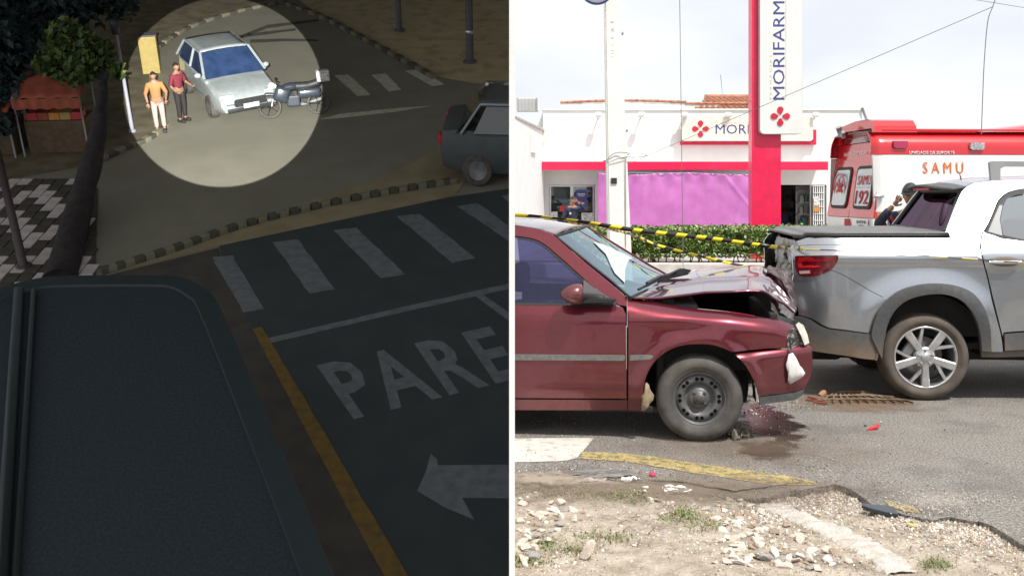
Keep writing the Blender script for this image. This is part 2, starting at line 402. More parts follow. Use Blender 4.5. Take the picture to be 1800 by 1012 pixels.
m_rust = M('rusty_soil', (.15, .105, .07), (.20, .17, .14), 15, .95, lo=.4, hi=.6)
def st(px, py, rpx, rpy, z, *a, **k):
    c = GP(px, py); D = c.y; rx = rpx/F*D; ry = (GP(px, py-rpy).y-GP(px, py+rpy).y)/2; return stain('road_wet_stain', (c.x, c.y), rx, ry, z, *a, **k)
st(1350, 740, 85, 60, .004, (.028, .020, .018), .25, 1.3, soft=.18)
st(1345, 792, 75, 24, .006, (.045, .034, .028), .35, 4.3, soft=.3, dens=.9)
st(1500, 706, 150, 26, .008, (.22, .14, .085), .95, 7.7, soft=.6, dens=.7)
st(1330, 790, 300, 40, .010, (.22, .155, .11), .95, 2.1, soft=.9, dens=.35, nscale=4)
st(1180, 862, 420, 34, .012, (.20, .155, .115), .95, 6.6, soft=.8, dens=.75, nscale=9)
st(1640, 884, 90, 24, .014, (.40, .37, .34), .95, 9.1, soft=.9, dens=.5, nscale=40)
st(960, 845, 140, 18, .016, (.34, .28, .22), .95, 3.3, soft=.6, dens=.9, nscale=12)
# planter strip: white kerb wall, soil, hedge
m_kerb = M('whitewashed_concrete', (.66, .64, .60), (.52, .50, .46), 6, .9, bump=.3)
bm = BM(); box(bm, (30.01, 20.15, .03), (59.98, .3, .48), bev=.02); pl = ob('planter_kerb', bm, m_kerb, kind='structure')
sheet('planter_soil', .02, 20.3, 60, 22.6, .16, m_rust, th=.4)
sheet('forecourt', .02, 22.6, 60, 36, -.12, m_pave, th=.15)
# ================================================================ pharmacy
DF = 34.0
m_wall = M('white_render', (.80, .80, .79), (.74, .74, .73), 2, .85, bump=.1, bscale=30)
m_pink = M('magenta_red_paint', (.82, .012, .085), None, rough=.35, coat=.3)
m_pinkd = M('magenta_red_paint_flat', (.70, .016, .075), None, rough=.5)
m_dark = M('dark_interior', (.03, .03, .035), (.05, .05, .05), 3, .8)
m_alu = M('aluminium', (.62, .63, .65), None, rough=.35, metal=1)
m_grey = M('grey_plastic', (.32, .33, .34), None, rough=.5)
m_blk = M('black_plastic', (.022, .022, .024), (.035, .035, .037), 20, .5)
m_glass = glassmat('shop_glass', (.72, .78, .78), .10)
m_cream = M('sign_cream', (.80, .77, .69), None, rough=.4, coat=.3)
m_blue = M('sign_blue', (.055, .075, .26), None, rough=.4)
m_red = M('sign_red', (.62, .02, .05), None, rough=.4)
m_tile = M('roof_tile', (.36, .15, .09), (.50, .25, .16), 6, .9)
def zz(py, D): return CH-(py-YH)/F*D
def xx(px, D): return (px-900)/F*D
sh = root('pharmacy', T(6, DF, -.12), 'single storey white pharmacy with red canopy band, sign and magenta sheet over its front', 'shop building')
def wbox(name, x0, x1, y0, y1, z0, z1, m, parent=None, bev=0, kind=None):
    bm = BM(); o = Vector((0, 0, 0))
    if parent is not None: o = parent.matrix_world.translation if parent.parent is None else Vector((0, 0, 0))
    box(bm, Vector(((x0+x1)/2, (y0+y1)/2, (z0+z1)/2))-PO.get(parent.name, o) if parent is not None else Vector(((x0+x1)/2, (y0+y1)/2, (z0+z1)/2)), (x1-x0, y1-y0, z1-z0), bev)
    return ob(name, bm, m, parent, kind=kind)
PO = {sh.name: Vector((6, DF, -.12))}
def rel(p, v): return v-PO[p.name]
X0, X1 = xx(955, DF), xx(1515, DF); zt = zz(194, DF); zc = zz(292, DF)
# front wall with the two openings left free
wx0, wx1, wz1 = xx(965, DF), xx(1046, DF), zz(325, DF)
ex0, ex1 = xx(1372, DF), xx(1453, DF)
wbox('upper_wall', X0, X1, DF, DF+.25, wz1, zt, m_wall, sh)
wbox('wall', X0, wx0, DF, DF+.25, -.12, wz1, m_wall, sh)
wbox('wall', wx1, ex0, DF, DF+.25, -.12, wz1, m_wall, sh)
wbox('wall', ex1, X1, DF, DF+.25, -.12, wz1, m_wall, sh)
wbox('side_wall', X1-.25, X1, DF+.25, DF+9, -.12, zt-.03, m_wall, sh)
wbox('side_wall', X0, X0+.25, DF+.25, DF+9, -.12, zt-.03, m_wall, sh)
wbox('back_wall', X0, X1, DF+9, DF+9.25, -.12, zt-.2, m_wall, sh)
wbox('ceiling', X0+.25, X1-.25, DF+.25, DF+9, wz1+.45, wz1+.6, m_wall, sh)
wbox('shop_floor', X0+.25, X1-.25, DF+.25, DF+9, -.12, -.10, m_pave, sh)
wbox('parapet_cap', X0-.04, X1+.06, DF-.05, DF+.3, zt, zt+.05, m_wall, sh)
# slanted flashing at the far right end of the parapet
bm = BM(); tube(bm, [rel(sh, Vector((xx(1514, DF), DF-.06, zz(190, DF)))), rel(sh, Vector((xx(1527, DF), DF-.06, zz(222, DF))))], .045, 6); ob('flashing', bm, m_grey, sh)
# canopy
DC = 32.8
wbox('canopy_band', xx(937, DC), xx(1456, DC), DC, DC+.10, zz(299, DC), zz(284, DC), m_pink, sh, .01)
wbox('canopy_soffit', xx(937, DC)+.02, xx(1456, DC)-.02, DC+.10, DF-.003, zz(299, DC)+.05, zz(284, DC)-.04, m_wall, sh)
# window with frames and panes
def opening(x0, x1, y, z0, z1, cols):
    w = None
    for k in range(cols):
        a = x0+(x1-x0)*k/cols; b = x0+(x1-x0)*(k+1)/cols
        bm = BM()
        for (p, q, r_, s) in ((a, a+.05, z0, z1), (b-.05, b, z0, z1), (a+.05, b-.05, z0, z0+.05), (a+.05, b-.05, z1-.05, z1)):
            box(bm, rel(sh, Vector(((p+q)/2, y, (r_+s)/2))), (q-p, .06, s-r_))
        fr = ob('window', bm, m_alu, sh)
        bm = BM(); box(bm, rel(sh, Vector(((a+b)/2, y, (z0+z1)/2))), (b-a-.1, .01, z1-z0-.1)); ob('pane', bm, m_glass, fr)
opening(wx0+.02, wx1-.02, DF+.12, .0, wz1-.01, 2)
opening(ex0+1.0, ex1-.02, DF+.12, -.1, wz1-.01, 1)
# shop shelves with goods, seen through the glass
goods = [M('goods_'+n, c, None, rough=.5) for n, c in (('white', (.7, .7, .7)), ('teal', (.1, .35, .4)), ('red', (.5, .05, .05)), ('orange', (.6, .25, .05)), ('navy', (.05, .08, .25)), ('grey', (.35, .36, .38)))]
def shelf(x0, x1, y, z1):
    bm = BM()
    for k in range(5): box(bm, rel(sh, Vector(((x0+x1)/2, y, .1+k*(z1-.1)/4.4))), (x1-x0, .35, .03), mi=0)
    box(bm, rel(sh, Vector(((x0+x1)/2, y+.2, z1/2))), (x1-x0, .03, z1), mi=0)
    s = ob('shelf', bm, m_wall, sh)
    bm = BM()
    for k in range(4):
        x = x0+.05
        while x < x1-.1:
            w = random.uniform(.06, .16); h = random.uniform(.14, .30)
            box(bm, rel(sh, Vector((x+w/2, y-.04, .115+k*(z1-.1)/4.4+h/2))), (w, .2, h), mi=random.randrange(6)); x += w+random.uniform(.01, .05)
    ob('boxed_goods', bm, goods, s, kind='stuff')
shelf(wx0+.1, wx1+.6, DF+1.3, 1.9); shelf(wx0+.1, wx1+.4, DF+2.8, 2.0)
shelf(ex0+1.0, ex1+.5, DF+1.6, 1.9); shelf(ex0-.5, ex1+.5, DF+5.6, 1.9)
bm = BM(); box(bm, rel(sh, Vector((xx(1425, 34)-.45, DF+3.0, .4))), (.9, .5, 1.0)); ob('counter', bm, goods[4], sh)
# wooden/metal grille beside the entrance
bm = BM(); gx0, gx1 = xx(1429, DF), xx(1447, DF)
for k in range(6): box(bm, rel(sh, Vector((gx0+(gx1-gx0)*k/5, DF-.05, .9))), (.03, .03, 2.0))
for k in range(9): box(bm, rel(sh, Vector(((gx0+gx1)/2, DF-.08, .05+k*.23))), (gx1-gx0, .02, .02))
ob('folding_grille', bm, m_wall, sh)
# posters
def poster(px0, py0, px1, py1, D, m):
    return wbox('poster', xx(px0, D), xx(px1, D), D, D+.012, zz(py1, D), zz(py0, D), m, sh)
m_pw = M('poster_white', (.72, .72, .72), (.4, .4, .42), 22, .6, lo=.5, hi=.55, detail=2)
p = poster(1012, 334, 1032, 372, DF+.06, m_blue)
for k, (dx, dz_, w, h, mm) in enumerate(((0, .22, .26, .03, m_pw), (0, .16, .2, .02, m_pw), (-.04, -.02, .14, .05, m_red), (.05, -.08, .1, .04, m_cream), (0, -.24, .2, .02, m_pw))):
    bm = BM(); box(bm, rel(sh, Vector((xx(1022, DF+.06)+dx, DF+.055, zz(353, DF)+dz_))), (w, .006, h)); ob('print', bm, mm, p)
poster(1022, 374, 1044, 396, DF+.06, m_pw); poster(968, 372, 980, 398, DF+.06, m_pw); poster(984, 362, 992, 372, DF+.06, m_red)
poster(1431, 345, 1441, 362, DF-.12, m_pw); poster(1431, 364, 1441, 372, DF-.12, goods[3])
# sign on the façade
DS = 33.75
sg = root('pharmacy_sign', T(xx(1312, DS), DS, zz(227, DS)), 'long cream box sign with blue lettering above the red canopy', 'sign')
PO[sg.name] = sg.matrix_world.translation.copy()
bm = BM(); prism(bm, [(a-sg.location.x, b-sg.location.z) for a, b in rrect(xx(1198, DS), zz(248, DS), xx(1428, DS), zz(206, DS), .09)], -.08, .06); ob('sign_box', bm, m_cream, sg)
wbox('back_bar', xx(1197, DS), xx(1436, DS), DS+.07, DS+.2, zz(254.5, DS), zz(249, DS), m_pinkd, sg)
wbox('back_bar', xx(1430, DS), xx(1436, DS), DS+.07, DS+.2, zz(249, DS), zz(228, DS), m_pinkd, sg)
def petals(parent, x, z, s, y, mt=None):
    """four rounded petals in a ring with a small plus left free between them"""
    for a in range(4):
        th = R(90*a); bm = BM(); o = []
        for k in range(20):
            t = 2*math.pi*k/20; px_, pz_ = math.cos(t)*.30, math.sin(t)*.36
            if pz_ < -.1: px_ *= .75
            pz_ += .56
            o.append((x+s*(px_*math.cos(th)-pz_*math.sin(th)), z+s*(px_*math.sin(th)+pz_*math.cos(th))))
        prism(bm, o, y-.02, y); ob('petal', bm, mt or m_red, parent)
petals(sg, xx(1230.5, DS)-sg.location.x, 0, .30, -.082)
fit('lettering', 'MORIFARMA', 142/F*DS, 16.5/F*DS, m_blue, sg, Matrix.Translation((xx(1328, DS)-sg.location.x, -.081, -.01)) @ FRONT, 0)
m_faint = M('sign_faint_gold', (.66, .60, .50), None, rough=.5)
fit('small_lettering', 'F A R M Á C I A S', 62/F*DS, 4/F*DS, m_faint, sg, Matrix.Translation((xx(1290, DS)-sg.location.x, -.081, zz(216, DS)-sg.location.z)) @ FRONT)
# floodlights on the parapet
for i, (px, py, w) in enumerate(((1052, 202, 'beside the concrete pole'), (1127, 202, 'right of the concrete pole'), (1203, 202, 'above the left corner of the cream sign'), (1280, 202, 'above the middle of the cream sign'), (1434, 202, 'above the right corner of the cream sign'))):
    fl = root('floodlight', T(xx(px, 33.6), 33.6, zz(py, 33.6)), 'small grey floodlight on the white parapet '+w, 'floodlight', 'floodlights along the pharmacy parapet')
    bm = BM(); box(bm, (0, 0, 0), (.20, .14, .13), .02, m=Matrix.Rotation(R(-25), 4, 'X')); ob('lamp_housing', bm, m_cream, fl)
    bm = BM(); box(bm, (0, -.075, -.03), (.16, .01, .09), m=Matrix.Rotation(R(-25), 4, 'X')); ob('lens', bm, m_grey, fl)
    bm = BM(); tube(bm, [(0, .05, -.02), (0, .2, -.12), (0, .39, -.12)], .02, 6); ob('bracket', bm, m_grey, fl)
# tiled roof behind the parapet
tr = root('tiled_roof', T(8, 38, 4), 'low red clay tiled roof showing behind the white parapet', 'roof'); PO[tr.name] = Vector((8, 38, 4))
tr['kind'] = 'thing'
bm = BM()
rz0, rz1 = zz(194, 36.5), zz(173, 40)
a0, a1 = xx(1222, 36.5), xx(1395, 36.5)
def q4(bm, pts, o, mi=0): f = bm.faces.new([bm.verts.new(Vector(p)-o) for p in pts]); f.material_index = mi; return f
q4(bm, [(a0, 36.5, rz0), (a1, 36.5, rz0), (a1, 40, rz1), (a0+1.2, 40, rz1)], PO[tr.name]); q4(bm, [(a0+1.2, 40, rz1), (a1, 40, rz1), (a1, 43.5, rz0), (a0, 43.5, rz0)], PO[tr.name])
ob('roof_deck', bm, m_cream, tr)
bm = BM()
x = a0+.1; 
while x < a1-.1:
    for k in range(9):
        t = k/9; t2 = (k+1)/9
        if x < a0+1.2*t: continue
        p = Vector((x, 36.5+3.5*t, rz0+(rz1-rz0)*t+.05)); q = Vector((x, 36.5+3.5*t2, rz0+(rz1-rz0)*t2+.03))
        tube(bm, [p-PO[tr.name], q-PO[tr.name]], [.075, .06], 6)
    x += .21
ob('clay_tiles', bm, m_tile, tr, kind='stuff')
bm = BM(); tube(bm, [Vector((a0+1.0, 40, rz1+.05))-PO[tr.name], Vector((a1, 40, rz1+.05))-PO[tr.name]], .10, 8); ob('ridge', bm, m_tile, tr)
# long low ridge of red tiles further left
bm = BM(); x = xx(985, 37)
while x < xx(1335, 37):
    u = (x-xx(985, 37))/(xx(1335, 37)-xx(985, 37)); z = zz(179-3*math.sin(math.pi*min(1, u*1.6))+ (2 if u > .6 else 0), 37)
    tube(bm, [Vector((x, 37, z-.02))-PO[tr.name], Vector((x+.3, 37, z-.02))-PO[tr.name]], .045+.012*random.random(), 6); x += .25
ob('verge_tiles', bm, m_tile, tr, kind='stuff')
wbox('gable_wall', xx(985, 37), a0+1, 37.0, 37.2, zt-.3, zz(181, 37), m_wall, tr)
bm = BM(); tube(bm, [rel(tr, Vector((xx(1266, 40), 39.5, rz1))), rel(tr, Vector((xx(1262, 40), 39.5, rz1+.85)))], .012, 5); ob('antenna', bm, m_grey, tr)
# air conditioner cage
ac = root('air_conditioner_unit', T(xx(928, 35.2), 35.2, zz(196, 35.2)), 'white slatted air conditioner unit on the roof edge beside the red tiles', 'air conditioner')
bm = BM(); box(bm, (0, 0, .22), (.72, .5, .44)); ob('casing', bm, m_wall, ac)
bm = BM()
for k in range(14): box(bm, (-.32+k*.048, -.262, .22), (.016, .02, .40))
ob('louvres', bm, m_grey, ac)
bm = BM(); box(bm, (.30, -.28, .22), (.05, .02, .44)); box(bm, (-.37, -.28, .22), (.03, .02, .46)); ob('corner_post', bm, m_grey, ac)
# neighbouring white wall, its flank seen at a slant
nb = root('neighbour_building', T(.02, 27, 0), 'plain white rendered flank of the neighbouring building left of the pharmacy window', 'building'); PO[nb.name] = Vector((.02, 27, 0))
zn = 3.65; bm = BM(); o = PO[nb.name]
prism(bm, [(.02-o.x, 27-o.y), (1.06-o.x, 33.5-o.y), (1.06-o.x, 33.97-o.y), (.02-o.x, 33.97-o.y)], -.12, zn, 'XY'); ob('wall', bm, m_wall, nb)
bm = BM(); prism(bm, [(.02-o.x, 26.93-o.y), (1.13-o.x, 33.5-o.y), (1.13-o.x, 33.9-o.y), (.02-o.x, 33.9-o.y)], zn, zn+.06, 'XY'); ob('parapet_cap', bm, m_pave, nb)
bm = BM(); box(bm, rel(nb, Vector((.66, 30.8, zz(262, 31)+.12))), (.05, .9, .5), m=Matrix.Rotation(R(-9), 4, 'Z')); ob('meter_box', bm, m_wall, nb)
bm = BM(); box(bm, rel(nb, Vector((1.02, 33.2, zz(238, 33)))), (.12, .35, .5), m=Matrix.Rotation(R(-9), 4, 'Z')); ob('wall_lamp', bm, m_cream, nb)
# magenta plastic sheet
m_tarp = M('magenta_sheet', (.46, .135, .42), (.50, .17, .46), 3, .32, coat=.25)
tx0, tx1, D_ = xx(1051, 32.6), xx(1338, 32.6), 32.6
tp = root('plastic_sheet', T((tx0+tx1)/2, D_, 1), 'large magenta plastic sheet stretched across the pharmacy front behind the hedge', 'sheet')
PO[tp.name] = Vector(((tx0+tx1)/2, D_, 1))
def tf(u, v):
    x = tx0+(tx1-tx0)*u; ztop = zz(304, D_)-.04*math.sin(u*9)-.10*u*(1-u)
    z = -.05+(ztop+.05)*v
    d = .07*noise.noise(Vector((x*.5, z*.8, 0)))+.022*noise.noise(Vector((x*1.5+z*2.0, z*.5, 4)))+.010*noise.noise(Vector((x*4, z*2.5, 1)))+.03*math.exp(-((u-.86-.10*(v-.5))/.012)**2)*(1-v)+.03*math.exp(-((u+v*.35-1.12)/.012)**2)
    d += .05*math.exp(-((u-.25-.04*v)/.02)**2)+.05*math.exp(-((v-1)/.08)**2)*math.sin(u*60)
    return rel(tp, Vector((x, D_-d, z)))
bm = BM(); grid(bm, tf, 150, 50); tpo = ob('sheet', bm, m_tarp, tp); sm_ = tpo.modifiers.new('t', 'SOLIDIFY'); sm_.thickness = .004
bm = BM(); tube(bm, [rel(tp, Vector((tx0, D_+.02, zz(303, D_)))), rel(tp, Vector((tx1, D_+.02, zz(306, D_))))], .012, 5); ob('rope', bm, m_grey, tp)
# pylon and its upright sign
py = root('sign_pylon', T(xx(1347, 24), 24, -.12), 'tall flat magenta red pylon rising behind the hedge beside the shop entrance', 'pylon'); PO[py.name] = py.matrix_world.translation.copy()
wbox('column', xx(1321.5, 24), xx(1373, 24), 24, 24.35, -.12, 8.2, m_pink, py, .01)
wbox('base_plinth', xx(1316, 24), xx(1378, 24), 23.95, 24.4, -.115, .1, m_pave, py)
vs_ = root('upright_sign', T(xx(1373, 23.86), 23.86, 5.5), 'white upright sign with rounded corners, blue lettering running upward, hung on the red pylon', 'sign')
Zb = zz(235.5, 23.86)
bm = BM(); prism(bm, [(a-vs_.location.x, b-5.5) for a, b in rrect(xx(1336, 23.86), Zb, xx(1410, 23.86), 8.3, .10)], -.02, .135); ob('sign_panel', bm, m_wall, vs_)
bm = BM(); prism(bm, [(a-vs_.location.x, b-5.5) for a, b in rrect(xx(1335.2, 23.86), Zb-.012, xx(1410.8, 23.86), 8.312, .11)], .0, .12); ob('sign_rim', bm, M('rim_grey', (.5, .5, .52), None), vs_)
UP = Matrix.Rotation(R(-90), 4, 'Y') @ FRONT       # turned so that it reads upward
fit('lettering', 'MORIFARMA', 199/F*23.86, 20.5/F*23.86, m_blue, vs_, Matrix.Translation((xx(1369, 23.84)-vs_.location.x, -.021, zz(76, 23.84)-5.5)) @ UP, 0)
fit('small_lettering', 'F A R M Á C I A S', 78/F*23.86, 4.5/F*23.86, m_faint, vs_, Matrix.Translation((xx(1354.5, 23.84)-vs_.location.x, -.021, zz(136, 23.84)-5.5)) @ UP)
bm = BM(); box(bm, (xx(1381.5, 23.84)-vs_.location.x, -.024, zz(60, 23.84)-5.5), (.008, .008, 3.0)); ob('thin_rule', bm, m_faint, vs_)
petals(vs_, xx(1371.5, 23.84)-vs_.location.x, zz(204.5, 23.84)-5.5, .245, -.021)
# ================================================================ concrete utility pole
m_conc = M('pale_concrete', (.84, .83, .80), (.76, .75, .72), 5, .9, bump=.3, bscale=40)
DP = 18.0
up = root('utility_pole', T(xx(1086, DP), DP, 0), 'pale square concrete utility pole standing in front of the magenta sheet', 'utility pole'); PO[up.name] = up.matrix_world.translation.copy()
def px_at(z): # edges of the pole read at two heights
    t = (z-zz(400, DP))/(zz(0, DP)-zz(400, DP)); return xx(1068+(1062-1068)*t, DP), xx(1106+(1088-1106)*t, DP)
bm = BM(); v8 = []
for z in (-.02, 9.5):
    a, b = px_at(z)
    for (x, y) in ((a, DP-(b-a)/2), (b, DP-(b-a)/2), (b, DP+(b-a)/2), (a, DP+(b-a)/2)): v8.append(bm.verts.new(rel(up, Vector((x, y, z)))))
for f in ((0, 1, 2, 3), (4, 7, 6, 5), (0, 4, 5, 1), (1, 5, 6, 2), (2, 6, 7, 3), (3, 7, 4, 0)): bm.faces.new([v8[i] for i in f])
bmesh.ops.recalc_face_normals(bm, faces=bm.faces[:]); bmesh.ops.bevel(bm, geom=bm.edges[:], offset=.02, segments=2, affect='EDGES'); ob('shaft', bm, m_conc, up)
pa, pb = px_at(2.2); yf = DP-(pb-pa)/2
bm = BM(); box(bm, rel(up, Vector((xx(1079, yf), yf-.02, zz(318, yf)))), (.10, .02, .10)); ob('number_plate', bm, m_blk, up)
for zz_ in (zz(60, DP), zz(230, DP), zz(397, DP)):
    a, b = px_at(zz_); bm = BM(); tube(bm, [rel(up, Vector((b-.01, DP-.05, zz_))), rel(up, Vector((b+.045, DP-.05, zz_)))], .03, 6); ob('bolt', bm, m_grey, up)
bm = BM()
a, b = px_at(zz(275, DP)); z = zz(272, DP)
loop = [(a-.02, yf-.02, z-.12), (a+.05, yf-.03, z-.03), ((a+b)/2, yf-.03, z+.03), (b+.02, yf-.02, z+.02), (b+.03, DP+.2, z), (a-.03, DP+.2, z-.1), (a-.02, yf-.02, z-.12)]
tube(bm, [rel(up, Vector(p)) for p in cr_(loop, 5)], .008, 5)
loop = [(a-.02, yf-.02, z-.16), ((a+b)/2, yf-.04, z-.08), (b+.02, yf-.03, z-.04), (b+.10, yf, z-.06), (b+.35, yf, z-.02), (b+.25, yf, z+.01)]
tube(bm, [rel(up, Vector(p)) for p in cr_(loop, 5)], .007, 5); ob('tie_wire', bm, m_grey, up)
bm = BM(); pts = [(b-.03+.02*noise.noise(Vector((0, 0, k*2.))), yf-.03, zz(280+k*22, DP)) for k in range(8)]
tube(bm, [rel(up, Vector(p)) for p in cr_(pts, 4)], .008, 5); ob('earth_cable', bm, m_grey, up)
fit('stencil', 'C 11 - 600 - 10 - 1 2 1', 1.6, .05, m_faint, up, Matrix.Translation(rel(up, Vector((xx(1075, DP), px_at(4)[0]*0+yf+.03, zz(120, DP))))) @ UP)
# round blue ringed sign hanging beside the pole head
rs = root('round_sign', T(xx(1049, 17.6), 17.6, zz(-22, 17.6)), 'white round sign with a thin blue ring high on the concrete pole', 'sign')
bm = BM(); lathe(bm, [(0, -.012), (.27, -.012), (.27, .012), (0, .012)], 40); ob('disc', bm, m_wall, rs)
bm = BM(); lathe(bm, [(.27, -.016), (.305, -.016), (.305, .016), (.27, .016), (.27, -.016)], 40); ob('ring', bm, m_blue, rs)
bm = BM(); tube(bm, [(0, .02, 0), (.28, .2, 0)], .02, 6); ob('bracket', bm, m_grey, rs)
# ================================================================ overhead wires
def wire(a, b, sag, r, label, n=16):
    bm = BM(); a, b = Vector(a), Vector(b); pts = []
    for k in range(n+1):
        t = k/n; p = a.lerp(b, t); p.z -= sag*4*t*(1-t); pts.append(p)
    tube(bm, pts, r, 5); return tag(ob('overhead_wire', bm, M('wire_grey', (.14, .14, .16), None)), label, 'wire', 'thin wires across the sky')
wire(PX(1100, 290, 18), PX(1746, 12, 14), .0, .0045, 'long thin wire slanting from the concrete pole up across the white sign')
wire(PX(1194, -60, 17), PX(1201, 480, 17), .0, .0055, 'thin vertical wire dropping in front of the magenta sheet', 4)
bm = BM(); tube(bm, cr_([tuple(PX(*p)) for p in ((1760, -30, 14), (1745, 12, 14), (1736, 40, 14), (1730, 110, 14), (1727, 180, 14), (1725, 236, 14))], 5), .006, 5)
tag(ob('overhead_wire', bm, MC['wire_grey']), 'wire hanging down in a bend over the ambulance roof', 'wire', 'thin wires across the sky')
wire(PX(1690, -4, 22), PX(1850, 22, 22), .0, .006, 'short stretch of wire crossing high above the pickup', 4)
# ================================================================ hedge
m_leaf = [M('hedge_leaf_a', (.10, .17, .035), None, rough=.45), M('hedge_leaf_b', (.19, .28, .06), None, rough=.4), M('hedge_leaf_c', (.30, .40, .12), None, rough=.4), M('hedge_leaf_d', (.10, .07, .03), None, rough=.7)]
m_bark = M('bark', (.16, .12, .085), (.24, .19, .14), 20, .9, bump=.5)
def leafcloud(name, n, fn, size, mats, parent, weights, kind='stuff'):
    vs, fs, mi = [], [], []
    for _ in range(n):
        p = fn(); s = size*random.uniform(.6, 1.3); e = Euler((random.uniform(-1.1, 1.1), random.uniform(-1.1, 1.1), random.uniform(0, 6.3))).to_matrix()
        b = len(vs)
        for q in ((-.5, 0, 0), (0, -.28, .04), (.55, 0, -.03), (0, .28, .04)): vs.append(tuple(Vector(p)+e @ (Vector(q)*s)))
        fs += [(b, b+1, b+2), (b, b+2, b+3)]; k = random.choices(range(len(mats)), weights)[0]; mi += [k, k]
    me = bpy.data.meshes.new(name); me.from_pydata(vs, [], fs); me.polygons.foreach_set('material_index', mi)
    for m in mats: me.materials.append(m)
    o = bpy.data.objects.new(name, me); COL.objects.link(o); o.parent = parent; o['kind'] = kind; return o
hx0, hx1 = 1.3, 9.5
hd = root('hedge', T(5.2, 21.4, .16), 'clipped green hedge behind the white kerb and the caution tape', 'hedge'); PO[hd.name] = hd.matrix_world.translation.copy()
def hp():
    x = random.uniform(hx0, hx1); s = random.random()
    top_ = zz(403, 20.8)+.05*noise.noise(Vector((x*1.5, 0, 0)))+.03*noise.noise(Vector((x*8, 0, 3)))
    if s < .6: y, z = 20.72+abs(random.gauss(0, .05))+.06*noise.noise(Vector((x*2, 0, 7))), random.uniform(.34, top_)
    elif s < .85: y, z = random.uniform(20.72, 22.1), top_+random.gauss(0, .03)
    else: y, z = random.uniform(20.8, 22.0), random.uniform(.4, top_)
    g = noise.noise(Vector((x*2.3, z*3.1, 11)))
    if g > .28 and s < .6: y += .15
    return rel(hd, Vector((x, y, z)))
leafcloud('leaves', 17000, hp, .08, m_leaf, hd, (5, 6, 3, .5))
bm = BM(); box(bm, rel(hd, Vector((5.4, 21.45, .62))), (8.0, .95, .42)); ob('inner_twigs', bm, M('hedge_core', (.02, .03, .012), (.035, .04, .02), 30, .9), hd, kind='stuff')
bm = BM()
for _ in range(90):
    x = random.uniform(hx0, hx1); y = random.uniform(20.8, 21.8); p = Vector((x, y, .15)); q = p+Vector((random.uniform(-.15, .15), random.uniform(-.1, .05), random.uniform(.25, .45)))
    tube(bm, [rel(hd, p), rel(hd, p.lerp(q, .5)+Vector((random.uniform(-.04, .04), 0, 0))), rel(hd, q)], [.014, .011, .006], 5)
ob('stems', bm, m_bark, hd, kind='stuff')
